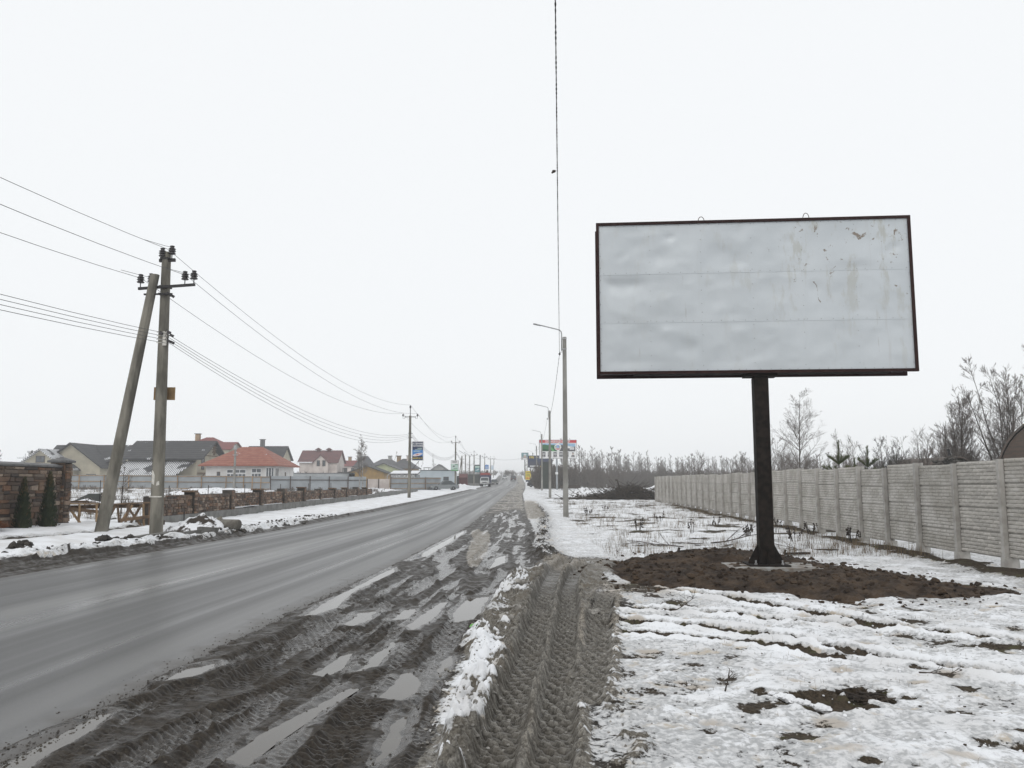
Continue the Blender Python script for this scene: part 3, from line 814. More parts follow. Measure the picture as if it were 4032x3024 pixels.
for s_ in (-1, 1):
    MB().prism([(s_*.135,.035),(s_*.33,.035),(s_*.33,.06),(s_*.165,.37),(s_*.135,.37)], -.006, .006, 'xz').build('gusset', 'dark_steel', BB)
    MB().prism([(s_*.135,.035),(s_*.31,.035),(s_*.31,.06),(s_*.165,.37),(s_*.135,.37)], -.006, .006, 'yz').build('gusset', 'dark_steel', BB)
MB().box(-.37,.37,-.37,.37,.008,.034).build('base_plate', 'dark_steel', BB)
for bx_, by_ in product((-.24,.24),(-.26,.26)):
    b = MB(); b.lathe([(.028,.034),(.028,.06)], 6, (bx_,by_,0)); b.lathe([(.016,.06),(.016,.115)], 8, (bx_,by_,0)); b.build('anchor_bolt', 'bolt', BB)

# ---- heap of fresh soil round its foot, and the concrete footing
so_poly = [(1.65,16.2),(2.4,17.6),(3.38,18.5),(4.8,19.2),(6.03,17.9),(6.36,16.2),(6.9,15.0),(6.85,13.6),(7.2,12.9),(7.0,12.3),(6.1,11.6),(5.37,11.45),(4.41,10.8),(3.91,11.6),(3.3,12.2),(2.22,12.3),(1.75,13.1),(1.5,14.6)]
sx, sy = np.meshgrid(np.arange(1.0,8.6,.035), np.arange(10.2,20,.05))
q2 = fbm(sx*2.3, sy*2.3, 4, 201); q3 = fbm(sx*8, sy*8, 3, 211); q4 = fbm(sx*20, sy*20, 2, 221)
sd = polydist(sx, sy, so_poly)+.42*q2+.22*q3
hh = .20*sst(.05,-1.1,sd)*np.interp(sy,[11,14.2,15.2,17,19],[.75,.5,.3,.8,1.0])+.06*q2*sst(.2,-.4,sd)+.075*np.abs(q3)*sst(.1,-.2,sd)+.035*q4*sst(.1,-.2,sd)
pd = np.maximum(np.abs(sx-4.78)-.95, np.abs(sy-15.6)-.75)+.25*q3+.2*q2
hh = np.where(sd < .3, hh-.03, -.2)*sst(-.15,.55,pd) + (.022+.10*q2+.06*q3)*(1-sst(-.15,.55,pd))
# ground under the heap as a smooth plane
zz = hh+.02
keep = (sd < .35)
ny, nx = sx.shape; I = np.arange(ny*nx).reshape(ny,nx)
F = np.stack([I[:-1,:-1],I[:-1,1:],I[1:,1:],I[1:,:-1]],-1)
kf = keep[:-1,:-1]&keep[:-1,1:]&keep[1:,1:]&keep[1:,:-1]
F = F[kf]; used = np.unique(F); remap = -np.ones(ny*nx, int); remap[used] = np.arange(len(used))
V = np.stack([sx,sy,zz],-1).reshape(-1,3)[used]
me = fast_mesh('soil_heap', V, remap[F]); me.polygons.foreach_set('use_smooth', np.ones(len(F),bool))
tag(obj('soil_heap', me, 'soil'), kind='structure')
cl = MB(); rr = random.Random(8)
def soilz(x, y):
    i = int((y-10.2)/.05); j = int((x-1.0)/.035)
    return float(zz[i, j]) if 0 <= i < ny and 0 <= j < nx and keep[i,j] else None
n_ = 0
while n_ < 750:
    x, y = rr.uniform(1.2,8.2), rr.uniform(10.4,19.6); z = soilz(x, y)
    if z is None or (abs(x-4.78) < .4 and abs(y-15.75) < .42): continue
    r_ = rr.choice((.02,.025,.03,.035,.05,.075 if rr.random()<.3 else .04))
    cl.blob((x,y,z+r_*.3), r_, rr, 0, .75, .35); n_ += 1
for k in range(160):
    a_ = rr.randrange(len(so_poly)); b_ = (a_+1) % len(so_poly); t_ = rr.random(); x = so_poly[a_][0]*(1-t_)+so_poly[b_][0]*t_; y = so_poly[a_][1]*(1-t_)+so_poly[b_][1]*t_
    dx_, dy_ = x-4.6, y-14.8; l_ = math.hypot(dx_,dy_); k_ = 1+abs(rr.gauss(0,.12)); x, y = 4.6+dx_*k_, 14.8+dy_*k_; r_ = .012+.03*rr.random()**2
    cl.blob((x,y,hz(x,y)+r_*.3), r_, rr, 0, .7, .4)
tag(cl.build('soil_clods', 'soil'), 'crumbly brown clods strewn over the fresh soil heap', 'soil', kind='stuff')
sl_ = MB(); sl_.prism([(-.85,-.55),(.8,-.6),(.9,.5),(-.75,.6)], -.06, .03)
tag(sl_.build('concrete_footing', 'pad', loc=(4.78,15.72,.036)), kind='structure')

# ---- concrete panel fence
fxy = []
us_ = [2300,2181,2074.5,1989,1920.6,1861.7,1812,1770.5,1733,1701,1673,1646,1622,1601,1582,1565,1548,1534,1520,1507.5,1496,1483.6,1473,1464.6,1456,1447,1439,1431.5,1424,1418]
for i in range(30):
    yy = 13.72+1.80*i
    fxy.append((0, yy))
uy = np.array([p[1] for p in fxy]); ux = (np.array(us_)-1106)/1790*(uy*.993-.6*.118)
cf = np.polyfit(uy, ux, 3, w=1/uy)
FP = [(float(np.polyval(cf, yy)), yy) for yy in uy]
FE = thing('concrete_fence', 'grey concrete panel fence with brick-pattern slabs between slotted posts', 'fence', (0,0,0))
pm = MB()
pm.box(-.052,.052,-.115,-.028,-.25,2.0); pm.box(-.06,.06,.03,.075,-.25,2.0); pm.box(-.03,.03,-.028,.03,-.25,1.985)
pmesh = pm.mesh('post')
fm_ = MB(); fm_.prism([(-.13,-.12),(.13,-.12),(.13,.12),(-.13,.12)], -.25, .0); 
foot = MB().beam((0,0,-.3),(0,0,.20),.27,.25,(0,1,0),.23,.21).mesh('footing')
slab_m = MB().box(-.86,.86,.004,.026,0,.4545).box(-.86,.86,-.016,.0038,.012,.441).mesh('panel')
def brick_geo(l, h, rnd):
    d = .017+rnd.uniform(-.004,.004); g = .012+rnd.uniform(0,.006)
    v = [(-l/2,0,-h/2),(l/2,0,-h/2),(l/2,0,h/2),(-l/2,0,h/2)]
    w = [(-l/2+g,-d,-h/2+g),(l/2-g,-d*rnd.uniform(.8,1.1),-h/2+g),(l/2-g,-d,h/2-g),(-l/2+g,-d*rnd.uniform(.8,1.1),h/2-g)]
    return v+w, [(4,5,6,7),(0,1,5,4),(1,2,6,5),(2,3,7,6),(3,0,4,7)]
rr = random.Random(11)
bvar = [MB().add(*brick_geo(.25,.066,rr)).mesh('brick') for _ in range(5)]
bhalf = [MB().add(*brick_geo(.12,.066,rr)).mesh('brick') for _ in range(3)]
for lst in (bvar, bhalf):
    for me in lst: me.materials.append(MAT['fence_conc'])
rest = MB()
for i, (px, py) in enumerate(FP):
    j = min(i+1, len(FP)-1); k = max(i-1, 0)
    ang = math.atan2(FP[j][1]-FP[k][1], FP[j][0]-FP[k][0])   # along the fence
    rz = ang-math.pi                      # local -y looks to the road side
    gzv = hz(px-.3, py)-.03
    base = -.0 + min(gzv, .1)
    o = obj('post', pmesh, 'fence_post', FE, loc=(px,py,base)); o.rotation_euler = (rr.uniform(-.006,.006), rr.uniform(-.006,.006), rz)
    o2 = obj('footing', foot, 'fence_post', FE, loc=(px,py,base)); o2.rotation_euler = (0,0,rz)
    if i == len(FP)-1: break
    mx, my = (px+FP[i+1][0])/2, (py+FP[i+1][1])/2
    for r_ in range(4):
        pz = base+.165+r_*.456
        pn = obj('panel', slab_m, 'fence_conc', FE, loc=(mx+rr.uniform(-.004,.004), my, pz)); pn.rotation_euler = (rr.uniform(-.006,.006), rr.uniform(-.004,.004), rz)
        for cc in range(6):
            x = -.85 + (0 if cc % 2 == 0 else -.0)
            xs_ = []
            if cc % 2: xs_ = [(-.785,1)]+[(-.785+.06+.13+.263*q,0) for q in range(6)]
            else: xs_ = [(-.72+.263*q,0) for q in range(6)]+[(-.72+.263*5+.13+.065,1)]
            for bx_, half in xs_:
                me = rr.choice(bhalf if half else bvar); zc = .046+cc*.0722
                bx2 = bx_+rr.uniform(-.006,.006)
                if i < 2 and not (i == 0 and (cc in (1,4) or r_ == 3)):
                    b = obj('brick', me, None, pn, loc=(bx2,-.0165,zc))
                else:
                    c_, s_ = math.cos(rz), math.sin(rz)
                    vv = []
                    for v_ in me.vertices:
                        lx, ly, lz = v_.co.x+bx2, v_.co.y-.0165, v_.co.z+zc
                        vv.append((mx+lx*c_-ly*s_, my+lx*s_+ly*c_, pz+lz))
                    rest.add(vv, [tuple(pp.vertices) for pp in me.polygons])
o = rest.build('brick_relief', 'fence_conc', FE); o['kind'] = 'stuff'

# ---- lamp posts and their twisted cable
def lamp_post():
    t = thing('lamp_post', '', 'lamp post')
    p = MB()
    prof = [(-.13,-.10),(.13,-.10),(.105,.10),(-.105,.10)]
    n = 4
    for z, k in ((-.3,1.0),(8.38,.72)):
        for a_, b_ in prof: p.v.append((a_*k, b_*k, z))
    p.f += [(3,2,1,0),(4,5,6,7),(0,1,5,4),(1,2,6,5),(2,3,7,6),(3,0,4,7)]
    p.build('pole', 'pole_conc', t, bevel=.02)
    pts = [(-.13,-.02,7.72),(-.13,-.02,8.5),(-.15,-.02,8.62),(-.22,-.02,8.70),(-.36,-.02,8.745),(-1.12,-.02,8.93)]
    MB().tube(pts, .027, 8).build('arm', 'galv', t, True)
    for z in (7.80, 8.30):
        b = MB(); k = .72+.28*(8.38-z)/8.68
        b.box(-.105*k-.075,.125*k+.012,-.11*k-.012,-.11*k-.002,z-.03,z+.03); b.box(-.105*k-.075,.125*k+.012,.10*k+.004,.10*k+.014,z-.03,z+.03)
        b.build('clamp_band', 'galv', t)
    h = MB(); h.prism([(-1.10,8.895),(-1.14,8.95),(-1.42,9.02),(-1.47,9.005),(-1.46,8.965)], -.09, .05, 'xz'); h.build('lamp_head', 'galv', t, bevel=.01)
    g = MB(); g.tube([(-.10,-.06,7.66),(-.22,-.08,7.64),(-.24,-.08,7.58)], .012, 6); g.blob((-.24,-.08,7.56), .05, random.Random(2), 1, 1.2, .2)
    g.build('cable_clamp', 'black_iron', t)
    return t
LP = [(-.02,-3.9),(2.46,38.4),(3.64,80),(4.45,124),(5.0,169),(5.35,213),(5.75,256),(5.5,300)]
lab = ['concrete lamp post by the wheel ruts, the first of the row along the snowy verge','tallest-looking concrete lamp post with clods of earth round its foot, before the red-topped billboard',
 'concrete lamp post rising just in front of the portrait row of the red-topped billboard','concrete lamp post at the left edge of the red-topped billboard',
 'thin concrete lamp post beside the black parked car, next to the red-topped billboard','lamp post in front of the dark night-sky billboard','lamp post half hidden behind the dark night-sky billboard','last small lamp post beside the face billboard down the road']
lp0 = lamp_post()
lamps = []
for i, (x, y) in enumerate(LP):
    o = lp0 if i == 0 else copy_tree(lp0)
    o.location = (x, y, min(hz(x, y), gz(x,y)+.05)-.02); o['label'] = lab[i]; o['group'] = 'lamp posts along the snowy verge'
    o.rotation_euler = (0, 0, R(-2 if i != 1 else 1)); lamps.append(o)
tc_ = MB()
for i in range(len(LP)-1):
    a = Vector((LP[i][0]-.24, LP[i][1]-.08, lamps[i].location.z+7.55)); b = Vector((LP[i+1][0]-.24, LP[i+1][1]-.08, lamps[i+1].location.z+7.55))
    n = 340 if i == 0 else (160 if i == 1 else 24); sag = .32 if i == 0 else .9
    for s_ in ((0, math.pi) if i < 2 else (0,)):
        pts = []
        for k in range(n+1):
            t = k/n; p = a.lerp(b, t); p.z -= 4*sag*t*(1-t)
            w = t*(b-a).length/.30*2*math.pi+s_
            if i < 2: p = p+Vector((math.cos(w)*.0068, 0, math.sin(w)*.0068))
            pts.append(p)
        tc_.tube(pts, .0062 if i < 2 else .012, 4 if i < 2 else 3)
tag(tc_.build('twisted_cable', 'cable'), 'black twisted cable slung from lamp post to lamp post', 'cable')
t = .565; a = Vector((LP[0][0]-.24, LP[0][1]-.08, lamps[0].location.z+7.55)); b = Vector((LP[1][0]-.24, LP[1][1]-.08, lamps[1].location.z+7.55))
pc = a.lerp(b, (14.6-a.y)/(b.y-a.y)); tt = (14.6-a.y)/(b.y-a.y); pc.z -= 4*.32*tt*(1-tt)
sc_ = MB(); rr = random.Random(4); sc_.blob((-.062,0,.0), .034, rr, 1, .8, .22); sc_.blob((-.09,0,-.025), .02, rr, 1, .8, .2); sc_.tube([(.004,0,.0),(-.03,0,.01),(-.05,0,.0)], .002, 4)
tag(sc_.build('dangling_scrap', 'brush', loc=tuple(pc)), 'small dark scrap hanging beside the twisted cable in the sky', 'scrap')

# ---- trees -------------------------------------------------------
class Grow:
    def __init__(s, seed): s.r = random.Random(seed); s.trunk = MB(); s.crown = MB()
    def limb(s, mb, p, d, length, r0, r1, seg_, bend, wob, n):
        pts = [Vector(p)]; d = Vector(d).normalized(); rad = [r0]
        for i in range(seg_):
            d = (d + Vector((0,0,bend/seg_)) + Vector((s.r.uniform(-wob,wob), s.r.uniform(-wob,wob), s.r.uniform(-wob,wob)*.5))).normalized()
            pts.append(pts[-1]+d*(length/seg_)); rad.append(r0+(r1-r0)*(i+1)/seg_)
        mb.tube(pts, rad, n, False)
        return pts, rad
    def sub(s, pts, rad, cnt, lo, hi, lenf, ang, bend, lvl, rmin, n=3):
        m = len(pts)-1
        for i in range(cnt):
            t = s.r.uniform(lo, hi); k = min(int(t*m), m-1); fr = t*m-k
            p = pts[k].lerp(pts[k+1], fr); d = (pts[k+1]-pts[k]).normalized(); r_ = rad[k]+(rad[k+1]-rad[k])*fr
            az = s.r.uniform(0, 2*math.pi); a = Vector((math.cos(az), math.sin(az), .15)); a = (a-d*a.dot(d)).normalized()
            an = R(ang+s.r.uniform(-12,12)); nd_ = d*math.cos(an)+a*math.sin(an)
            L = lenf(t)*s.r.uniform(.65,1.15)
            pp, rr_ = s.limb(s.crown, p, nd_, L, max(r_*.5, rmin*1.3), rmin, 4 if lvl else 2, bend, .07, n)
            if lvl: s.sub(pp, rr_, lvl[0], .2, 1, lambda t_, L=L, f=lvl[1]: L*f*(1.1-.5*t_), ang*.85, bend*.8, lvl[2] if len(lvl) > 2 else None, rmin*.8, n)
    def finish(s, name, label, loc, group=None, tm='bark', cm='twig', cat='tree', rz=0):
        t = thing(name, label, cat, loc, rz, group)
        s.trunk.build('trunk', tm, t, True)
        s.crown.build('crown', cm, t, True)
        return t
def slim_tree(seed, h, r, nb, spread, ang=42, lvl=(7,.45,(5,.5)), rmin=.006, low=.18, bend=.35, n=3):
    g = Grow(seed)
    p, rd_ = g.limb(g.trunk, (0,0,-.2), (0,0,1), h+.2, r, rmin*1.5, 10, 0, .025, 6)
    g.sub(p, rd_, nb, low, .97, lambda t: spread*(.25+1.0*(1-t)**.8)*(1 if t > .3 else .8), ang, bend, lvl, rmin, n)
    return g
def multi_stem(seed, h, stems, fan, r, nb, spread, lvl=(6,.45), rmin=.006, n=3):
    g = Grow(seed)
    for i in range(stems):
        az = g.r.uniform(0,2*math.pi); k = g.r.uniform(0,fan)
        p, rd_ = g.limb(g.trunk, (math.cos(az)*.15*g.r.random(), math.sin(az)*.15*g.r.random(), -.15), (math.cos(az)*k, math.sin(az)*k, 1), h*g.r.uniform(.65,1.05), r*g.r.uniform(.6,1), rmin*1.2, 7, .15, .07, 5)
        g.sub(p, rd_, nb, .2, .98, lambda t: spread*(.3+.9*(1-t)), 34, .14, lvl, rmin, n)
    return g
def gy_(x, y): return gz(x, y)
slim_tree(41, 8.0, .085, 66, 2.5, 46, (9,.5,(6,.5)), .0042, .10, .18).finish('bare_tree', 'slender leafless tree with an oval crown standing alone behind the fence', (20.7,60,gy_(20.7,60)))
for sd_, x, y, h, lab_ in ((51,26.4,44.5,9.0,'tall leafless tree with forked upright limbs behind the brown round-topped shed'),
                          (52,28.0,46,9.4,'tallest leafless tree at the far right, above the brown shed'),
                          (53,24.4,46,4.6,'leafless tree with a dense crown left of the brown round-topped shed'),
                          (54,25.4,47,6.8,'leafless tree leaning out of the thicket left of the brown shed')):
    multi_stem(sd_, h, 5, .30, .085, 26, 2.1, (8,.5,(5,.5)), .0055).finish('bare_tree', lab_, (x,y,gy_(x,y)), None, 'bark', 'paletwig')
for sd_, u, yy, h, lab_ in ((61,1812,34.5,0,''),):
    pass
def bush(seed, x, y, h, stems, fan, nb, lab_, cm='twig', name='bare_shrub', lvl=(7,.55,(3,.5)), rmin=.005):
    return multi_stem(seed, h, stems, fan, .028, nb, h*.38, lvl, rmin).finish(name, lab_, (x,y,gy_(x,y)), None, 'bark', cm, 'shrub')
bush(71, 17.2, 38, 3.5, 20, .55, 9, 'dense dark leafless shrub bulging over the fence top', 'hedge', lvl=(8,.55,(3,.5)))
bush(72, 20.6, 41, 3.9, 7, .9, 8, 'sparse shrub of arching bare canes behind the fence', rmin=.009)
bush(73, 21.5, 52, 4.9, 4, .35, 12, 'upright leafless shrub between the arching canes and the thicket')
bush(74, 16.0, 54, 4.1, 5, .3, 11, 'pale leafless shrub to the right of the slender lone tree', 'paletwig')
bush(75, 18.0, 55, 4.9, 4, .3, 12, 'pale rounded leafless tree above the young pines', 'paletwig')
bush(76, 15.6, 70, 4.4, 7, .4, 10, 'wide leafless shrub before the far wood', 'twig')
bush(77, 17.9, 66, 3.8, 8, .4, 9, 'low pale shrub behind the billboard post', 'paletwig')
bush(78, 24.3, 50, 4.6, 9, .4, 9, 'leafless shrub at the left foot of the thicket')
# ivy-dark hedge along the fence by the shed
hd = MB(); rr = random.Random(17)
for k in range(1500):
    x = rr.uniform(17.5, 26); y = 37.5+(x-17.5)*.25+rr.uniform(-.7,.7)
    top = 1.95+.55*math.sin(x*1.3)+.35*math.sin(x*2.9+1)+.15*(x-17.5)*.35
    z = rr.uniform(.6, 1) * top
    hd.blob((x,y,z), rr.uniform(.05,.13), rr, 0, .8, .5)
    if k % 4 == 0: hd.tube([(x,y,z-.4),(x+rr.uniform(-.3,.3),y+rr.uniform(-.2,.2),z+rr.uniform(.2,.55))], [.012,.005], 3, False)
for k in range(120):
    x = 17.5+8.5*k/120; hd.tube([(x,37.5+(x-17.5)*.25,0),(x+rr.uniform(-.3,.3),37.5+(x-17.5)*.25,1.6)], [.03,.012], 4, False)
tag(hd.build('ivy_hedge', 'hedge'), 'dark tangled hedge with clinging leaves along the fence near the brown shed', 'hedge')
# young pines
def pine(seed, x, y, h, lab_):
    rr = random.Random(seed); t = thing('young_pine', lab_, 'pine', (x,y,gy_(x,y)))
    MB().tube([(0,0,-.1),(0,0,h*.97)], [.05,.015], 6).build('trunk', 'bark', t)
    c = MB()
    def shoot(p, d, L, r_):
        d = Vector(d).normalized(); p = Vector(p)
        c.tube([p, p+d*L*.6, p+d*L+Vector((0,0,.12*L))], [r_*.3, r_*.25, r_*.15], 4, False)
        for q in range(int(150*L)+50):
            tt = rr.random()**.8; pp = p+d*L*tt; a_ = rr.uniform(0,2*math.pi)
            o_ = d*rr.uniform(.4,1)+Vector((math.cos(a_),math.sin(a_),rr.uniform(-.2,.9)))*.7
            e = pp+o_.normalized()*rr.uniform(.12,.22)
            sdv = o_.cross(Vector((0,0,1))).normalized()*.012
            c.add([pp-sdv,pp+sdv,e],[(0,1,2)])
    shoot((0,0,h*.72),(0,0,1),h*.28,.05)
    for lv in range(4):
        z = h*(.72-.16*lv)
        for k in range(6): 
            a_ = k*math.pi/3+lv*.5+rr.uniform(-.2,.2); shoot((0,0,z),(math.cos(a_),math.sin(a_),.75-.1*lv),h*(.17+.07*lv),.04)
    c.build('crown', 'pine', t)
pine(5, 13.75, 35, 3.25, 'young green pine with a yellowish leading shoot peeping over the fence')
pine(6, 15.9, 37.2, 3.15, 'young green pine beside the dense dark shrub over the fence')
pine(7, 14.9, 36.2, 2.6, 'small low green pine between the two taller young pines')
# brown barrel-roofed shed at the right, a low grey one in the hedge, and a small braced pole
simple('brown_brick', (.105,.075,.058), (.075,.06,.05), .9, 3, 0, .2, 5, 0, (1,1,3))
simple('rust_roof', (.11,.085,.07), (.07,.06,.052), .85, 2)
def vault(name, lab_, x, y, w, h, L, mw, mr, rz=0):
    t = thing(name, lab_, 'shed', (x,y,gy_(x,y)-.05), rz)
    n = 18; pts = [(-w/2*math.cos(math.pi*k/n)*-1, h*.3+h*.7*math.sin(math.pi*k/n)) for k in range(n+1)]
    poly = [(w/2,0)]+[(p[0],p[1]) for p in pts[::-1]][:0]
    arc = [(w/2*math.cos(math.pi*k/n), h*.3+h*.7*math.sin(math.pi*k/n)) for k in range(n+1)]
    MB().prism([(-w/2,0),(w/2,0)]+arc, 0, L, 'xz').build('wall', mw, t)
    r_ = MB()
    for k in range(n):
        a_, b_ = arc[k], arc[k+1]
        r_.add([(a_[0]*1.02,-.1,a_[1]*1.015),(b_[0]*1.02,-.1,b_[1]*1.015),(b_[0]*1.02,L+.1,b_[1]*1.015),(a_[0]*1.02,L+.1,a_[1]*1.015),
                (a_[0]*1.045,-.1,a_[1]*1.04),(b_[0]*1.045,-.1,b_[1]*1.04),(b_[0]*1.045,L+.1,b_[1]*1.04),(a_[0]*1.045,L+.1,a_[1]*1.04)],[(3,2,1,0),(4,5,6,7),(0,1,5,4),(2,3,7,6)])
    r_.build('roof', mr, t)
vault('brown_shed', 'brown barrel-roofed shed showing above the fence at its right end', 26.2, 40, 5.0, 4.75, 6, 'brown_brick', 'rust_roof', R(-36))
vault('grey_shed', 'low grey round-roofed shed glimpsed through the shrubs behind the fence', 20.9, 39.0, 2.2, 2.75, 5, 'hedge', 'rust_roof')
t = thing('braced_pole', 'short dark braced pole standing among the shrubs behind the fence', 'pole', (22.6,43,gy_(22.6,43)))
MB().tube([(0,0,-.2),(0,0,3.3)], .07, 6).build('pole', 'black_iron', t); MB().tube([(.75,0,-.2),(.05,0,3.1)], .06, 6).build('brace', 'black_iron', t)

# far wood: one mass of bare stems
def arr(mb): return np.array([tuple(p) for p in mb.v], np.float32), np.array([f for f in mb.f if len(f) == 4], np.int32)
variants = []
for k in range(5):
    g = slim_tree(100+k, 1.0, .011, 26, .26, 36, (6,.5), .0026, .18, .12); v1, f1 = arr(g.trunk); v2, f2 = arr(g.crown)
    variants.append((np.concatenate([v1, v2]), np.concatenate([f1, f2+len(v1)])))
bvars = []
for k in range(4):
    g = multi_stem(140+k, 1.0, 9, .5, .011, 6, .34, (3,.5), .006); v1, f1 = arr(g.trunk); v2, f2 = arr(g.crown)
    bvars.append((np.concatenate([v1, v2]), np.concatenate([f1, f2+len(v1)])))
def scatter(spots, vars_, rnd):
    VV, FF, o = [], [], 0
    for (x, y, h, wd) in spots:
        v, f = vars_[rnd.randrange(len(vars_))]; a_ = rnd.uniform(0, 6.28); c_, s_ = math.cos(a_), math.sin(a_)
        q = np.stack([(v[:,0]*c_-v[:,1]*s_)*h*wd+x, (v[:,0]*s_+v[:,1]*c_)*h*wd+y, v[:,2]*h+gz(x,y)], -1)
        VV.append(q); FF.append(f+o); o += len(v)
    return np.concatenate(VV), np.concatenate(FF)
rr = random.Random(31)
sp_ = []
for k in range(300):
    y = rr.uniform(200, 275); u = rr.uniform(.075, .64)
    sp_.append((u*y, y, rr.uniform(6.5,9.2)*(1.15 if u < .12 else 1), 1.0))
V1, F1 = scatter(sp_, variants, rr)
tag(obj('far_wood_trees', fast_mesh('far_wood', V1, F1), 'paletwig'), 'hazy far wood of bare trees beyond the snowy field', 'wood', kind='stuff')
sp_ = []
for k in range(620):
    u = rr.uniform(.055, .64); y = rr.uniform(150, 215) if u < .13 else rr.uniform(178, 230)
    sp_.append((u*y, y, rr.uniform(3.4,5.6), 1.0))
for k in range(75): sp_.append((rr.uniform(4.7,11.0), rr.uniform(146,156), rr.uniform(3.6,5.2), .9))
V1, F1 = scatter(sp_, bvars, rr)
tag(obj('far_thicket', fast_mesh('far_thicket', V1, F1), 'twig'), 'dense brown thicket along the foot of the far wood', 'thicket', kind='stuff')
sp_ = [(rr.uniform(12.5,50)*1.0, 0, 0, 0) for _ in range(0)]
for k in range(45):
    y = rr.uniform(60, 115); x = rr.uniform(.26,.62)*y
    sp_.append((x, y, rr.uniform(1.8,3.2), 1.0))
V1, F1 = scatter(sp_, bvars, rr)
tag(obj('field_thicket', fast_mesh('field_thicket', V1, F1), 'twig'), 'loose grey scrub behind the concrete fence', 'thicket', kind='stuff')
sp_ = []
for k in range(80):
    y = rr.uniform(115,185); sp_.append((rr.uniform(.30,.66)*y, y, rr.uniform(4.0,6.5), 1.0))
V1, F1 = scatter(sp_, variants, rr)
tag(obj('scrub_wood', fast_mesh('scrub_wood', V1, F1), 'paletwig'), 'pale wood of thin bare trees behind the concrete fence', 'wood', kind='stuff')
for sd_, u, y, ztop, lab_ in ((81,1213,152,946,'tall leafless tree rising behind the red-topped billboard'),(82,1190,158,958,'leafless tree behind the left half of the red-topped billboard'),
                             (83,1252,150,962,'leafless tree just right of the red-topped billboard'),(84,1233,160,950,'leafless tree behind the right edge of the red-topped billboard'),(85,1288,165,975,'leafless tree between the red-topped billboard and the far wood')):
    x = (u-1106)/1790*y; h = 1.6+(1042-ztop)/1790*y-gz(x,y)
    slim_tree(sd_, h, .10, 26, h*.2, 36, (6,.45), .016, .2).finish('bare_tree', lab_, (x,y,gz(x,y)), None, 'bark', 'paletwig')

# ---- dry weeds in the snow
def weeds(spots, name, lab_, mat='drygrass', seed=3):
    rg = np.random.RandomState(seed); n = len(spots); S = np.array(spots)
    h = S[:,3]; az = rg.uniform(0,6.28,n); ln = rg.uniform(0,.45,n)*h
    top = np.stack([S[:,0]+np.cos(az)*ln, S[:,1]+np.sin(az)*ln, S[:,2]+h], -1)
    mid = np.stack([S[:,0]+np.cos(az)*ln*.3, S[:,1]+np.sin(az)*ln*.3, S[:,2]+h*.55], -1)
    base = S[:,:3].copy(); base[:,2] -= .03
    w = S[:,4]
    V = []
    for P0, k in ((base,1.0),(mid,.8)):
        for a in (0,2.09,4.19):
            V.append(P0+np.stack([np.cos(az+a)*w*k, np.sin(az+a)*w*k, np.zeros(n)], -1))
    V.append(top)
    V = np.stack(V, 1).reshape(-1,3); o = np.arange(n)[:,None]*7
    F = []
    for a in range(3):
        b = (a+1)%3
        F += [np.concatenate([o+a,o+b,o+3+b],1), np.concatenate([o+a,o+3+b,o+3+a],1), np.concatenate([o+3+a,o+3+b,o+6],1)]
    ob = obj(name, fast_mesh(name, V, np.concatenate(F)), mat); tag(ob, lab_, 'weeds', kind='stuff')
rg = np.random.RandomState(9); sp_ = []
while len(sp_) < 8200:
    y = 18+50*rg.rand()**1.4; x = rg.uniform(1.7+.02*y, 8.2+.05*y)
    d_ = vnoise(np.array(x*.5), np.array(y*.3), 5)+.5
    if rg.rand() > d_*1.2-.1: continue
    k = rg.rand()
    sp_.append((x, y, hz(x,y), rg.uniform(.03,.13) if k < .88 else rg.uniform(.12,.38), rg.uniform(.0018,.0038)))
    if k > .94:
        for q in range(8): sp_.append((x+rg.normal(0,.06), y+rg.normal(0,.06), sp_[-1][2], rg.uniform(.08,.3), .003))
for k in range(900):
    i_ = rg.randint(2, 24); t_ = rg.rand(); x = FP[i_][0]*(1-t_)+FP[i_+1][0]*t_-rg.uniform(.1,1.2); y = FP[i_][1]*(1-t_)+FP[i_+1][1]*t_
    sp_.append((x,y,hz(x,y),rg.uniform(.05,.3),.004))
for k in range(1500):
    x = rg.uniform(1.2,6.5); y = rg.uniform(4.6,13)
    if vnoise(np.array(x*1.5), np.array(y*1.5), 8) < -.05: continue
    sp_.append((x,y,hz(x,y),rg.uniform(.012,.055),.0014))
weeds(sp_, 'dry_weeds', 'dry brown weed stalks sticking out of the snowy field')
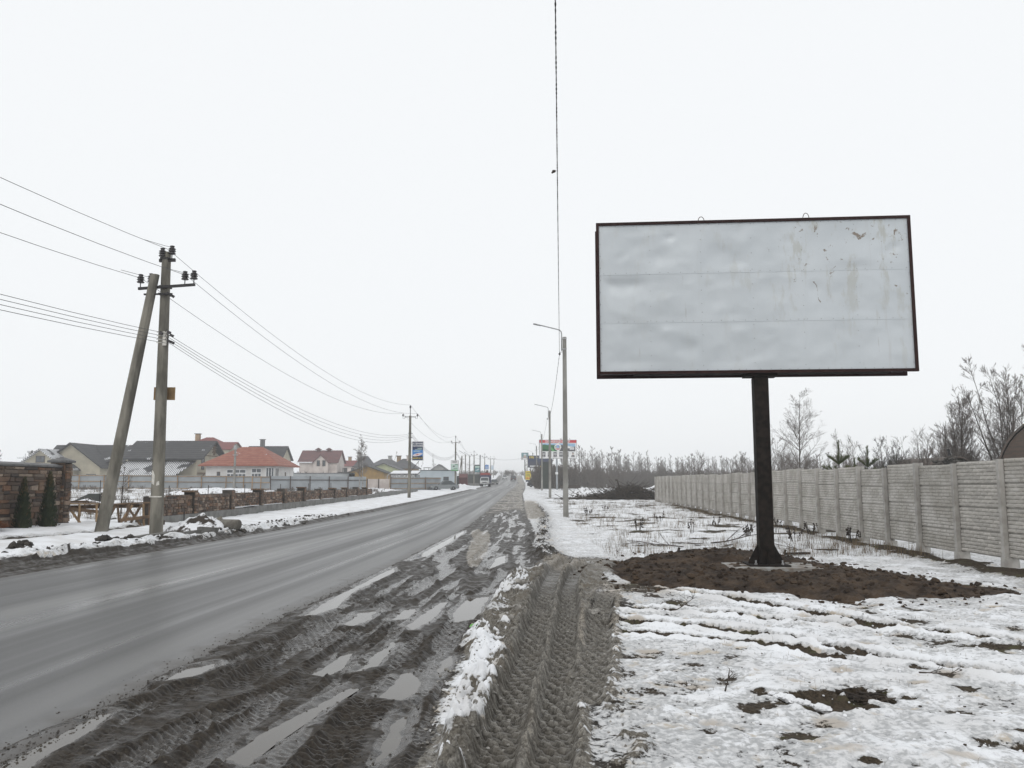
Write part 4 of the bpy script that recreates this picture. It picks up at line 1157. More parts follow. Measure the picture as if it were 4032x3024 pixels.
# dock plants: darker taller stalks, one object each clump
rr = random.Random(19)
WL = ['withered weed clump alone in the middle of the snowy field','withered weed clump left of the billboard post, far out','withered weed clump just behind the billboard post','withered weed clump right of the billboard post, close to it','withered weed clump in line with the billboard post and brush','withered weed clump between soil heap and fence','withered weed clump at the very foot of a fence post','withered weed clump touching the dug strip by the fence','pair of thick withered stems by the fence footing','withered weed clump before the brush pile','withered weed clump nearest the tallest-looking lamp post','withered weed clump in the snow behind the soil heap']
for k, (x, y) in enumerate([(3.6,40),(5.9,33.5),(7.3,30),(8.3,26.5),(6.9,24.6),(7.6,22.6),(9.2,30.2),(8.9,22.0),(9.0,25.2),(5.1,46),(4.1,27.5),(5.6,26.0)]):
    b = MB()
    for q in range(rr.randint(4,9)):
        a_ = rr.uniform(0,6.28); l = rr.uniform(.18,.45); dx_, dy_ = rr.uniform(-.2,.2), rr.uniform(-.2,.2)
        p0 = (dx_*.5, dy_*.5, -.03); p1 = (dx_*.8, dy_*.8, l*.6); p2 = (dx_*1.2, dy_*1.2, l)
        b.tube([p0,p1,p2], [.008,.007,.003], 4, False)
        for w_ in range(5): b.blob((dx_*1.05+rr.uniform(-.02,.02), dy_*1.05+rr.uniform(-.02,.02), l*rr.uniform(.5,1.02)), rr.uniform(.012,.028), rr, 0, 1.2, .4)
    tag(b.build('dry_dock_plant', 'brush', loc=(x,y,hz(x,y))), WL[k], 'plant', 'withered weed clumps in the field')
# fallen branches on the field
sb_ = MB(); rr = random.Random(29)
for k in range(900):
    x = rr.uniform(1.1,7); y = rr.uniform(4.6,13); r_ = .003+.010*rr.random()**3
    sb_.blob((x,y,hz(x,y)+r_*.2), r_, rr, 0, .6, .45)
tag(sb_.build('dirt_specks', 'brush'), 'dark specks of dirt scattered over the trampled snow', 'dirt', kind='stuff')
def branch(name, x, y, L, az, lab_, tilt=.12, seed=1, thick=.018):
    rr = random.Random(seed); b = MB()
    def go_(p, d, l, r_, lv):
        pts = [Vector(p)]
        for k in range(4):
            d = (Vector(d)+Vector((rr.uniform(-.2,.2),rr.uniform(-.2,.2),rr.uniform(-.12,.12)))).normalized(); pts.append(pts[-1]+d*l/4)
        b.tube(pts, [r_, r_*.85, r_*.7, r_*.5, r_*.3], 5, False)
        if lv:
            for k in range(4):
                q = pts[rr.randint(1,3)]; e = (Vector(d)+Vector((rr.uniform(-.8,.8),rr.uniform(-.8,.8),rr.uniform(-.1,.4)))).normalized(); go_(q, e, l*rr.uniform(.3,.55), r_*.5, lv-1)
    go_((0,0,thick*.5), (math.cos(az), math.sin(az), tilt), L, thick, 2)
    tag(b.build(name, 'brush', loc=(x,y,hz(x,y))), lab_, 'branch')
branch('fallen_branch', 5.2, 22.0, 1.9, .3, 'forked dark branch lying on the snow behind the billboard foot', .18, 2, .02)
branch('fallen_branch', 7.6, 19.6, 1.5, 2.9, 'dark branch lying in the snow between soil heap and fence', .05, 3, .02)
branch('fallen_branch', 4.2, 20.6, 1.4, 2.6, 'thin branch lying in the snow left of the billboard foot', .12, 4, .014)
branch('dry_stick', 1.60, 6.45, .26, 1.15, 'short dry stick leaning out of the trampled snow', .45, 5, .007)
branch('dry_stick', 3.3, 6.95, .3, -.6, 'thin black twig lying beside the dug hole', .05, 6, .007)
branch('dry_stick', 1.95, 10.2, .6, -.9, 'straight dry stem sticking out of the wheel mark', .5, 7, .006)
# burnt offcut on the heap edge
for x, y, rz_, lab_ in ((3.9,18.6,.4,'charred timber offcut lying on the far edge of the soil heap'),(6.2,18.3,-.3,'charred timber offcut lying in the snow beyond the soil heap')):
    b = MB(); b.beam((-.26,0,.03),(.26,.05,.05),.06,.05); b.beam((-.28,0,.02),(-.24,0,.12),.05,.05)
    o = tag(b.build('charred_offcut', 'brush', loc=(x,y,hz(x,y)), bevel=.01), lab_, 'timber'); o.rotation_euler = (0,0,rz_)

# ---- brush and earth heaps across the field
def heap(name, lab_, x, y, rx, ry, h, mat, seed, snowy=0.0):
    n = 46; a_, b_ = np.meshgrid(np.linspace(-1.15,1.15,n), np.linspace(-1.15,1.15,n))
    r_ = np.hypot(a_, b_); nz = fbm(a_*2.2+seed, b_*2.2, 4, seed); n2_ = fbm(a_*7, b_*7+seed, 2, seed+5)
    z = h*np.clip(1-r_**1.6+.55*nz,-.12,2)*sst(1.15,.7,r_)+h*.22*n2_*sst(1.1,.5,r_)-.06
    V = np.stack([a_*rx, b_*ry, z], -1).reshape(-1,3); I = np.arange(n*n).reshape(n,n)
    F = np.stack([I[:-1,:-1],I[:-1,1:],I[1:,1:],I[1:,:-1]],-1).reshape(-1,4)
    me = fast_mesh(name, V, F); me.polygons.foreach_set('use_smooth', np.ones(len(F),bool))
    return tag(obj(name, me, mat, loc=(x,y,gz(x,y))), lab_, 'heap')
m, nt, bs = newmat('snowy_earth'); MAT['snowy_earth'] = m
tc = nd(nt, 'ShaderNodeTexCoord'); P = tc.outputs['Object']; a1 = noise_node(nt, 3.2, 6, P, .65); ge = nd(nt, 'ShaderNodeNewGeometry'); sn = nd(nt, 'ShaderNodeSeparateXYZ'); lk(nt, ge.outputs['Normal'], sn.inputs[0])
mk = maprange(nt, mth(nt,'ADD', mth(nt,'MULTIPLY', sn.outputs[2], .45), a1.outputs[0]), .76, .86)
lk(nt, mixc(nt, mk, mixc(nt, a1.outputs[0], (.02,.016,.012), (.075,.058,.045)), (.76,.77,.79)), bs.inputs['Base Color']); bs.inputs['Roughness'].default_value = .85
bump(nt, bs, a1.outputs[0], .6, .06)
heap('earth_heap', 'snow-dusted heap of dark clods behind the tallest-looking lamp post', 7.0, 80, 2.0, 2.2, 1.05, 'snowy_earth', 301)
heap('earth_heap', 'dark earth heap at the far end of the concrete fence', 12.9, 77, 2.6, 1.8, 1.15, 'snowy_earth', 305)
heap('earth_heap', 'low snow-dusted earth bank between the brush pile and the clod heap', 9.3, 84, 3.2, 2.0, .7, 'snowy_earth', 309)
BP = thing('brush_pile', 'long black pile of cut brush with a stump sticking up, in the snowy field', 'brush pile', (10.2,72.5,gz(10.2,72.5)))
b = MB(); rr = random.Random(23)
for k in range(1100):
    x = rr.gauss(-.4,2.0); y = rr.gauss(0,.7); top = 1.0*math.exp(-((x-.2)/2.2)**2)+.12
    z = rr.uniform(0,1)*top; a_ = rr.gauss(0,.45); L = rr.uniform(.5,2.2)
    dx_, dy_, dz_ = math.cos(a_)*L/2, math.sin(a_)*L/2, rr.gauss(0,.2)*L
    b.tube([(x-dx_,y-dy_,max(z-dz_,.02)),(x+rr.uniform(-.1,.1),y,max(z+.03,.03)),(x+dx_,y+dy_,max(z+dz_,.02))], [rr.uniform(.012,.035),.02,.008], 3, False)
o = b.build('branches', 'brush', BP); o['kind'] = 'stuff'
b = MB(); b.tube([(-.75,-.2,.5),(-.95,-.2,1.2),(-1.1,-.2,1.75)], [.07,.06,.05], 6); b.tube([(-1.05,-.2,1.65),(-1.25,-.2,1.72)], [.05,.07], 6); b.build('stump', 'brush', BP)
b = MB()
for k in range(7): b.tube([(-6.2+rr.uniform(-.5,.5),rr.uniform(-.5,.5),.08),(-3.2,rr.uniform(-.5,.5),.2),(-1.0,rr.uniform(-.4,.4),.35)], [.02,.045,.05], 5)
b.build('long_poles', 'brush', BP)
# ================================================================== LEFT SIDE, NEAR
simple('timber_new', (.36,.24,.13), (.22,.15,.09), .85, 4, 0, .2, 5, .25, (1,6,1))
simple('timber_old', (.16,.105,.065), (.08,.055,.038), .9, 4, 0, .25, 5, .3, (1,6,1))
simple('plinth', (.20,.20,.19), (.135,.133,.125), .92, 2.5, 0, .25, 7)
simple('cap', (.075,.075,.078), (.12,.12,.12), .6, 5, 0, .1)
simple('insulator', (.020,.016,.018), (.045,.04,.042), .22, 14)
simple('board_back', (.26,.17,.075), (.19,.12,.055), .8, 5)
simple('white_tape', (.62,.60,.55), (.5,.48,.44), .8, 9)
simple('thuja', (.014,.024,.010), (.032,.042,.016), .85, 5, 0, .2)
simple('thuja_tip', (.06,.05,.018), (.09,.06,.025), .85, 5, 0, .2)
simple('juniper', (.13,.045,.016), (.06,.028,.014), .9, 6, 0, .2)
simple('kerb', (.17,.165,.155), (.09,.087,.08), .9, 4, 0, .3)
simple('rubble', (.19,.18,.155), (.11,.10,.085), .9, 5, 0, .3)
simple('dark_clod', (.022,.019,.016), (.05,.043,.036), .85, 7, 0, .4)
simple('canvas', (.25,.235,.20), (.17,.16,.13), .9, 4, 0, .3)
simple('snow_top', (.78,.79,.81), (.70,.71,.73), .8, 3, 0, .15)
# stone: colour differs stone by stone
m, nt, bs = newmat('stone'); MAT['stone'] = m
tc = nd(nt, 'ShaderNodeTexCoord'); oi = nd(nt, 'ShaderNodeObjectInfo'); ge = nd(nt, 'ShaderNodeNewGeometry')
rnd_ = mth(nt, 'FRACT', mth(nt, 'ADD', mth(nt,'MULTIPLY',oi.outputs['Random'],7.13), mth(nt,'MULTIPLY',ge.outputs['Random Per Island'],3.77)))
cr = nd(nt, 'ShaderNodeValToRGB'); lk(nt, rnd_, cr.inputs[0]); el = cr.color_ramp; el.interpolation = 'CONSTANT'
cols_ = [(.075,.058,.046),(.12,.085,.062),(.055,.05,.048),(.15,.095,.062),(.10,.088,.075),(.20,.17,.14),(.085,.07,.056),(.13,.115,.10),(.065,.05,.042),(.165,.125,.09),(.09,.075,.062),(.24,.22,.19)]
cols_ = [(c_[0]*1.4, c_[1]*1.2, c_[2]*1.08) for c_ in cols_]
for i, c_ in enumerate(cols_):
    e = el.elements[0] if i == 0 else (el.elements[1] if i == 1 else el.elements.new(i/len(cols_)))
    e.position = i/len(cols_); e.color = (*c_, 1)
n = noise_node(nt, 7, 6, tc.outputs['Object'], .65)
lk(nt, mixc(nt, maprange(nt, n.outputs[0], .4, .65), cr.outputs[0], mixc(nt, .5, cr.outputs[0], (.05,.042,.035))), bs.inputs['Base Color'])
bs.inputs['Roughness'].default_value = .88; bump(nt, bs, n.outputs[0], .5, .03)
simple('mortar', (.075,.064,.055), (.05,.044,.038), .95, 6, 0, .3)

def stone_mesh(rnd):
    v = []
    for s_ in (-.5,.5):
        for t_ in (-.5,.5): v.append((s_+rnd.uniform(-.08,.05), 0, t_+rnd.uniform(-.16,.10)))
    v = [v[0],v[2],v[3],v[1]]
    d = [(x*.9+rnd.uniform(-.03,.03), -1+rnd.uniform(-.45,.1), z*.86+rnd.uniform(-.03,.03)) for x,_,z in v]
    c = [(0,-1.15,0)]
    return MB().add(v+d+c, [(0,1,5,4),(1,2,6,5),(2,3,7,6),(3,0,4,7),(4,5,8),(5,6,8),(6,7,8),(7,4,8)])
rr = random.Random(77)
STONES = [stone_mesh(rr) for _ in range(10)]
SM = [s.mesh('stone') for s in STONES]
for me in SM: me.materials.append(MAT['stone'])
def lay_stones(parent, wdt, hgt, z0, rnd, mk, row=(.09,.2), ln=(.18,.55)):
    """coursed rubble on the face y=0 of a wall from x=0..wdt; mk(mesh, builder, pos, scale)"""
    z = z0
    while z < z0+hgt-.04:
        h = min(rnd.uniform(*row), z0+hgt-z); x = 0
        while x < wdt-.03:
            l = min(rnd.uniform(*ln), wdt-x)
            if h > .13 and rnd.random() < .35:
                k = rnd.uniform(.4,.6)
                for zz_, hh_ in ((z,h*k),(z+h*k,h*(1-k))): mk(rnd.randrange(10), (x+l/2, -.004, zz_+hh_/2), (l-.012, .035, hh_-.010))
            else: mk(rnd.randrange(10), (x+l/2, -.004, z+h/2), (l-.012, rnd.uniform(.025,.05), h-.012))
            x += l
        z += h

# ---- tall stone wall with its gate pillar: runs along the road, face towards the road
TW = thing('stone_wall', 'tall rubble stone wall with grey coping, ending in a capped pillar', 'wall', (-15.15,28.0,.1), R(90+3))
# local x runs back along the wall (towards the camera is -x), face local -y looks to the road
MB().box(-8.0,0,.0,.35,-.2,2.0).build('core', 'mortar', TW)
cp = MB(); cp.prism([(-.07,1.992),(.42,1.992),(.42,2.05),(.175,2.12),(-.07,2.05)], -8.0, -.02, 'yz'); cp.build('coping', 'cap', TW)
cnt = [0]; extra = MB()
def ind(mi, pos, sc_):
    o = obj('stone', SM[mi], None, TW, loc=(pos[0]-5.2, pos[1], pos[2])); o.scale = sc_; cnt[0] += 1
lay_stones(TW, 5.2, 1.98, .0, rr, ind, (.07,.24), (.18,.85))
far_ = MB()
def mkf(mi, pos, sc_): far_.add([(v[0]*sc_[0]+pos[0]-8.0, v[1]*sc_[1]+pos[1], v[2]*sc_[2]+pos[2]) for v in STONES[mi].v], STONES[mi].f)
lay_stones(TW, 2.8, 1.98, .0, rr, mkf, (.07,.24), (.18,.85))
o = far_.build('rubble_facing', 'stone', TW); o['kind'] = 'stuff'
pil = MB().box(-.02,.40,-.15,.34,-.2,2.16).build('pillar_core', 'mortar', TW)
def indp(mi, pos, sc_): o = obj('stone', SM[mi], None, TW, loc=(pos[0]-.02, pos[1]-.15, pos[2])); o.scale = sc_
lay_stones(TW, .42, 2.16, .0, rr, indp, (.10,.2), (.16,.3))
def indq(mi, pos, sc_):
    o = obj('stone', SM[mi], None, TW, loc=(-.02+pos[1], .34-pos[0], pos[2])); o.scale = sc_; o.rotation_euler = (0,0,R(-90))
lay_stones(TW, .49, 2.16, .0, rr, indq, (.10,.2), (.16,.3))
pc_ = MB(); pc_.box(-.11,.49,-.24,.43,2.162,2.23)
pc_.add([(-.11,-.24,2.23),(.49,-.24,2.23),(.49,.43,2.23),(-.11,.43,2.23),(.19,.10,2.37)], [(0,1,4),(1,2,4),(2,3,4),(3,0,4)])
pc_.build('pillar_cap', 'cap', TW)

# ---- low unfinished stone wall on a concrete plinth
LW = thing('low_stone_wall', 'low unfinished rubble wall with short pillars on a concrete plinth', 'wall', (-13.1,30.6,0), R(90))
pl = MB(); LL = 51.0
segs = [(-.6,4.5,.34),(4.5,11.6,.36),(11.6,24,.43),(24,38,.46),(38,51,.5)]
for a_, b_, t_ in segs: pl.box(a_+.003,b_-.003,-.12,.38,-.3+.0,t_)
pl.build('plinth', 'plinth', LW)
core = MB(); stf = MB(); nind = [0]
PY = [3.6+4.5*i for i in range(10)]
bays = [(-.3,3.6)]+[(PY[i]+.45,PY[i+1]) for i in range(9)]+[(PY[9]+.45,PY[9]+3.2)]
def ptop(x): return float(np.interp(x,[0,10,25,50],[1.10,1.10,1.06,1.0]))
def pbot(x):
    for a_, b_, t_ in segs:
        if a_ <= x < b_: return t_
    return .5
for a_, b_ in bays:
    zb = max(pbot(a_+.1), pbot(b_-.1)); zt = ptop(a_)
    core.box(a_,b_,.0,.26,zb-.02,zt)
    def mk(mi, pos, sc_, a_=a_):
        if nind[0] < 290 and a_ < 20:
            o = obj('stone', SM[mi], None, LW, loc=(pos[0]+a_, pos[1], pos[2])); o.scale = sc_; nind[0] += 1
        else:
            stf.add([(v[0]*sc_[0]+pos[0]+a_, v[1]*sc_[1]+pos[1], v[2]*sc_[2]+pos[2]) for v in STONES[mi].v], STONES[mi].f)
    lay_stones(LW, b_-a_, zt-zb, zb, rr, mk, (.08,.15), (.14,.34))
core.build('wall_core', 'mortar', LW)
for i, x in enumerate(PY):
    zb = pbot(x+.05); zt = ptop(x)+rr.uniform(.08,.2)
    pm_ = MB(); pm_.box(x,x+.42,-.12,.32,zb-.01,zt); po = pm_.build('pillar', 'mortar', LW)
    def mkp(mi, pos, sc_, x=x): stf.add([(v[0]*sc_[0]+pos[0]+x, v[1]*sc_[1]+pos[1]-.12, v[2]*sc_[2]+pos[2]) for v in STONES[mi].v], STONES[mi].f)
    lay_stones(LW, .42, zt-zb, zb, rr, mkp, (.09,.16), (.14,.3))
    if i in (0,2,4,6,7,9): MB().box(x-.22,x+.30+rr.uniform(0,.25),-.14,.34,zt+.002,zt+.075).build('top_block', 'timber_old', LW)
o = stf.build('rubble_facing', 'stone', LW); o['kind'] = 'stuff'
ps = MB()
for a_, b_ in bays:
    if rr.random() < .75:
        zb = max(pbot(a_+.1), pbot(b_-.1)); ps.box(a_+.15+rr.uniform(0,.5), b_-rr.uniform(.1,1.0), -.11, -.055, zb, zb+.025)
ps.build('snow_ledge', 'snow_top', LW)
P2 = thing('bare_plinth', 'bare concrete plinth continuing past the low stone wall', 'plinth', (-13.05,81.7,0), R(90))
for a_, b_, z_ in ((0,9,.62),(9.05,22,.66),(24,33,.75)):
    MB().box(a_,b_,-.12,.38,-.2,z_).build('plinth_block', 'plinth', P2)

# ---- conifers by the tall wall
def thuja(seed, x, y, h, w, lab_):
    rr = random.Random(seed); t = thing('thuja', lab_, 'thuja', (x,y,hz(x,y)-.02))
    MB().tube([(0,0,-.05),(0,0,h*.9)], [.035,.008], 6).build('trunk', 'bark', t)
    c = MB(); tp = MB()
    for k in range(1500):
        q = rr.random()**1.25; z = .02+h*q; r_ = w*(1-q)**.72*(.72+.28*math.sin(k))*math.sqrt(rr.uniform(.35,1)); a_ = rr.uniform(0,6.283)
        p = Vector((math.cos(a_)*r_, math.sin(a_)*r_, z)); d = Vector((math.cos(a_)*.45, math.sin(a_)*.45, 1)).normalized()
        sd_ = d.cross(Vector((math.cos(a_+1.2),math.sin(a_+1.2),.2))).normalized(); L = rr.uniform(.06,.13); w_ = rr.uniform(.018,.035)
        tgt = tp if (q > .72 and rr.random() < .6) or rr.random() < .04 else c
        o3 = d.cross(sd_)*.012
        tgt.add([p-sd_*w_*.5, p+sd_*w_*.5, p+d*L, p+d*L*.45+o3*2], [(0,1,3),(1,2,3),(2,0,3)])
    # inner mass
    n = 10; pr = [(w*.62*(1-i/n)**.72, h*.97*i/n) for i in range(n)]+[(.004,h*.97)]
    c.lathe(pr, 9)
    c.build('foliage', 'thuja', t); tp.build('browned_tips', 'thuja_tip', t)
thuja(1, -14.6, 25.0, 1.42, .30, 'dark green thuja with a browned tip before the tall stone wall')
thuja(2, -14.45, 26.1, 1.66, .34, 'taller dark green thuja beside the stone gate pillar')
t = thing('juniper', 'low rust-brown juniper sprawling at the foot of the stone wall', 'shrub', (-14.75,23.4,hz(-14.75,23.4)))
c = MB(); rr = random.Random(4)
for k in range(420):
    a_ = rr.uniform(0,6.28); r_ = .75*math.sqrt(rr.random()); z = .22*(1-(r_/.8)**2)+rr.uniform(0,.06)
    p = Vector((math.cos(a_)*r_*.6, math.sin(a_)*r_, z)); d = Vector((math.cos(a_),math.sin(a_),rr.uniform(.1,.6))).normalized(); sd_ = d.cross(Vector((0,0,1))).normalized()*.02
    c.add([p-sd_,p+sd_,p+d*rr.uniform(.08,.2),p+Vector((0,0,.03))],[(0,1,3),(1,2,3),(2,0,3)])
c.build('foliage', 'juniper', t)
b = MB(); 
for k in range(9): 
    a_ = k*.7; b.tube([(0,0,0),(math.cos(a_)*.3,math.sin(a_)*.5,.12)], [.02,.008], 4)
b.build('stems', 'bark', t)

# ---- timber trestles stacked in the gateway
TR = thing('timber_trestle', 'rough timber trestle barring the gateway between the stone walls', 'trestle', (-14.05,29.2,.08), R(38))
rr = random.Random(12)
def plank(p0, p1, w, h, mat, nm): MB().beam(p0, p1, w, h).build(nm, mat, TR, bevel=.004)
plank((-1.45,-.05,.80),(.0,-.06,.78),.12,.05,'timber_new','top_rail'); plank((-.35,.06,.74),(1.35,.05,.80),.14,.05,'timber_old','top_rail')
plank((-1.35,.1,.68),(1.3,.12,.69),.04,.13,'timber_old','side_rail'); plank((-1.3,-.1,.64),(.1,-.1,.45),.04,.11,'timber_old','diagonal_rail')
plank((.35,-.12,.20),(1.4,-.14,.32),.05,.11,'timber_old','lower_rail')
for x_, l_, mm in ((-1.36,0,'timber_new'),(-.95,.0,'timber_new'),(-.42,.03,'timber_new'),(.25,.1,'timber_old'),(.62,-.1,'timber_old'),(1.1,.05,'timber_new'),(1.32,0,'timber_old')):
    plank((x_,-.08,.76),(x_+l_,-.1,-.03),.06,.09,mm,'leg')
for x_, l_, mm in ((-1.3,.5,'timber_new'),(.75,-.45,'timber_new'),(.55,.5,'timber_old'),(1.05,-.4,'timber_old'),(.2,-.35,'timber_old')):
    plank((x_,-.03,.72),(x_+l_,-.12,0.0),.05,.08,mm,'brace')
for k in range(5): plank((-1.4+rr.uniform(-.1,.1),rr.uniform(-.1,.15),.84+k*.012),(-.5+rr.uniform(-.2,.3),rr.uniform(-.15,.2),.83+k*.014),.06,.025,'timber_old','loose_lath')
MB().beam((-.9,.05,.05),(.0,.05,.05),.18,.14).build('sill_block', 'timber_old', TR)
# ---- rods and a string between the walls
rd_ = thing('steel_rod', 'thin dark steel rod planted beside the trestle', 'rod', (-14.2,28.8,.05)); MB().tube([(0,0,-.1),(0,0,1.62)], .012, 5).build('shaft', 'black_iron', rd_)
b = MB(); b.tube([(-14.15,28.8,1.15),(-12.9,30.5,1.12),(-10.9,25.65,1.17)], .004, 4); tag(b.build('string', 'white_tape'), 'white string tied from the old pole to the steel rod', 'string')

# ---- old power pole with its slanting brace
def oct_pole(w0, w1, h, z0=-.4, ch=.28):
    b = MB()
    for z, w in ((z0,w0),(h,w1)):
        a_ = w/2; c_ = a_*(1-ch*2)
        for px, py in ((-a_,-c_),(-c_,-a_),(c_,-a_),(a_,-c_),(a_,c_),(c_,a_),(-c_,a_),(-a_,c_)): b.v.append((px,py,z))
    b.f += [tuple(range(8))[::-1], tuple(range(8,16))]+[(k,(k+1)%8,8+(k+1)%8,8+k) for k in range(8)]
    return b
INS = [(.02,0),(.105,.0),(.115,.02),(.06,.075),(.06,.10),(.11,.085),(.115,.10),(.06,.145),(.06,.165),(.105,.152),(.11,.165),(.06,.205),(.055,.235),(.075,.24),(.07,.262),(.03,.275)]
def insul(parent, x, y, z, pin=.12, k=1.0):
    o = MB().tube([(x,y,z-.02),(x,y,z+pin+.02)], .016, 6).build('pin', 'black_iron', parent)
    MB().lathe([(r_*k, z+pin+q*k) for r_, q in INS], 12, (x,y,0)).build('insulator', 'insulator', parent, True)
PX, PYY = -10.78, 25.45
P1 = thing('power_pole', 'old concrete power pole propped by a slanting brace, carrying paired insulators', 'utility pole', (PX,PYY,0.02))
sh = oct_pole(.37,.25,8.78); sh.v = [(v[0]-.012*v[2], v[1], v[2]) for v in sh.v]; sh.build('shaft', 'old_conc', P1, bevel=.01)
br = oct_pole(.36,.25,8.0)
br.v = [(v[0]-1.62+(1.62-.33)*v[2]/8.0, v[1]-.12-.12*v[2]/8, v[2]) for v in br.v]; br.build('brace', 'old_conc', P1, bevel=.01)
ca = MB(); ca.beam((-.86,-.17,7.57),(.90,-.17,7.70),.07,.08); ca.build('crossarm', 'black_iron', P1)
for ix_ in (-.80,-.47,.58,.86): insul(P1, ix_, -.17, 7.63+.074*(ix_+.8)*.95, .13)
hb = MB(); hb.beam((-.30,-.05,8.50),(.20,-.05,8.52),.08,.10); hb.build('top_bracket', 'black_iron', P1)
insul(P1, -.19, -.10, 8.58, .04); insul(P1, .10, -.08, 8.57, .13)
for z in (8.56,7.66,7.42):
    w = .37-(.12)*z/8.78+.03; ox = -.012*z
    bn = MB()
    for yy_ in (-w/2,w/2): bn.box(ox-w/2,ox+w/2,yy_-.006,yy_+.006,z-.03,z+.03)
    for xx_ in (-w/2,w/2): bn.box(ox+xx_-.006,ox+xx_+.006,-w/2,w/2,z-.03,z+.03)
    bn.build('clamp_band', 'black_iron', P1)
b = MB(); b.beam((-.62,-.30,7.36),(.22,-.19,7.40),.05,.05); b.beam((.05,-.2,7.44),(.28,-.2,7.30),.05,.08); b.build('brace_clamp', 'black_iron', P1)
rack = MB(); rr = random.Random(2)
for k in range(4):
    z = 6.20-.11*k
    w = .30; rack.box(-.07-w/2,-.07+w/2,-w/2-.012,-w/2-.004,z-.012,z+.012)
rack.box(-.02,.10,-.18,-.155,5.78,6.22); rack.build('wire_rack', 'white_tape', P1)
cl_ = MB()
for k, (x_, z_) in enumerate(((.18,6.18),(.27,6.08),(.20,5.90),(.30,5.86),(-.06,6.16))): cl_.beam((x_-.05,-.2,z_+.03),(x_+.05,-.22,z_-.02),.06,.08)
for k in range(3): cl_.tube([(.06,-.2,6.2-.13*k),(.13,-.24,6.28-.13*k),(.2,-.22,6.2-.13*k),(.13,-.2,6.1-.13*k)], .008, 5)
cl_.build('wire_clamps', 'insulator', P1)
MB().box(-.36,.30,.17,.19,4.12,4.52).build('sign_back', 'board_back', P1)
bd = MB(); w = .345
for yy_ in (-w/2,w/2): bd.box(-.02-w/2,-.02+w/2,yy_-.004,yy_+.004,1.13,1.17)
for xx_ in (-w/2,w/2): bd.box(-.02+xx_-.004,-.02+xx_+.004,-w/2,w/2,1.13,1.17)
bd.build('tape_band', 'white_tape', P1)
pa = MB(); pa.add([(-.135,-.178,1.55),(-.06,-.178,1.5),(-.05,-.176,1.78),(-.10,-.176,1.92),(-.14,-.176,1.95)],[(0,1,2,3,4)]); pa.add([(.0,-.178,1.48),(.10,-.178,1.50),(.09,-.176,1.62),(.02,-.176,1.60)],[(0,1,2,3)])
o = pa.build('torn_notice', 'white_tape', P1); md = o.modifiers.new('t','SOLIDIFY'); md.thickness = .002

# ---- other poles along that side
def std_pole(name, lab_, x, y, h, lean=0, grp='power poles along the houses side', sgn=True):
    t = thing(name, lab_, 'utility pole', (x,y,gz(x,y)-.02), 0, grp)
    b = oct_pole(.30,.20,h-1.0); b.v = [(v[0]+lean*v[2], v[1], v[2]) for v in b.v]; b.build('shaft', 'old_conc', t)
    lx = lean*(h-1)
    MB().tube([(lx,0,h-1.3),(lx,0,h-.28)], .035, 6).build('top_pin', 'black_iron', t)
    MB().lathe([(r_*.9,h-.28+q*.9) for r_, q in INS], 10, (lx,0,0)).build('insulator', 'insulator', t, True)
    c_ = MB(); c_.beam((lx-.55,0,h-1.12),(lx+.55,0,h-1.12),.06,.06)
    for s_ in (-1,1): c_.tube([(lx+s_*.45,0,h-1.12),(lx+s_*.52,0,h-1.28),(lx+s_*.68,0,h-1.26),(lx+s_*.68,0,h-1.02)], .016, 5)
    c_.build('crossarm', 'black_iron', t)
    for s_ in (-1,1): MB().lathe([(r_*.8,h-1.06+q*.8) for r_, q in INS], 10, (lx+s_*.68,0,0)).build('insulator', 'insulator', t, True)
    r_ = MB(); r_.box(lx*.7-.15,lx*.7+.25,-.17,-.14,h-3.1,h-3.05); r_.box(lx*.7-.15,lx*.7+.25,-.17,-.14,h-2.7,h-2.65); r_.build('wire_rack', 'black_iron', t)
    return t
poles = [(-11.6,-28,8.9),(-9.6,78,8.75),(-9.1,134,8.7),(-9.35,205,8.7),(-8.6,262,9.2),(-8.4,325,8.8)]
pl_lab = ['concrete power pole by the first bend of the wires','concrete power pole carrying the blue ceiling advert','concrete power pole carrying the pale green-edged notice',
 'dark power pole with the teal landscape sign behind the parked truck','power pole with the small blue sign further along','thin power pole with the pale sign at the road crest']
for (x, y, h), l_ in zip(poles, pl_lab): std_pole('power_pole', l_, x, y, h)
std_pole('power_pole', 'leaning power pole at the road crest beside the pale sign', -7.7, 345, 9.0, .03)

# ---- wires
def span(mb, a, b, sag, r_, n=16):
    a = Vector(a); b = Vector(b)
    mb.tube([a.lerp(b, k/n)-Vector((0,0,4*sag*(k/n)*(1-k/n))) for k in range(n+1)], r_, 4, False)
def pz(i): x, y, h = poles[i]; return gz(x, y)+h
HV = [(('top wire strung over the pole-top insulators'), (0,.0), [(PX-.02,PYY-.09,8.87)]),
      (('outer wire strung along the crossarm insulators nearer the road'), (.68,-.80), [(PX+.60,PYY-.17,8.02)]),
      (('outer wire strung along the crossarm insulators nearer the houses'), (-.68,-.80), [(PX-.78,PYY-.17,7.92)])]
for lab_, (ox, oz), mid in HV:
    b = MB()
    pts = [(poles[0][0]+ox, poles[0][1], pz(0)+oz)]+mid+[(poles[i][0]+ox, poles[i][1], pz(i)+oz) for i in (1,2,3,4,5)]
    for k in range(len(pts)-1): span(b, pts[k], pts[k+1], (1.55,1.25,1.3,1.4,1.0,.9)[k], (.0075,.0085,.011,.014,.016,.018)[k], 20)
    tag(b.build('overhead_wire', 'wire'), lab_, 'wire')
lv_labs = ['low wire of the lower bundle, uppermost at the pole rack','low wire of the lower bundle, sagging deepest','low wire of the lower bundle, tied to the black clamp','lowest wire of the lower bundle on the pole rack']
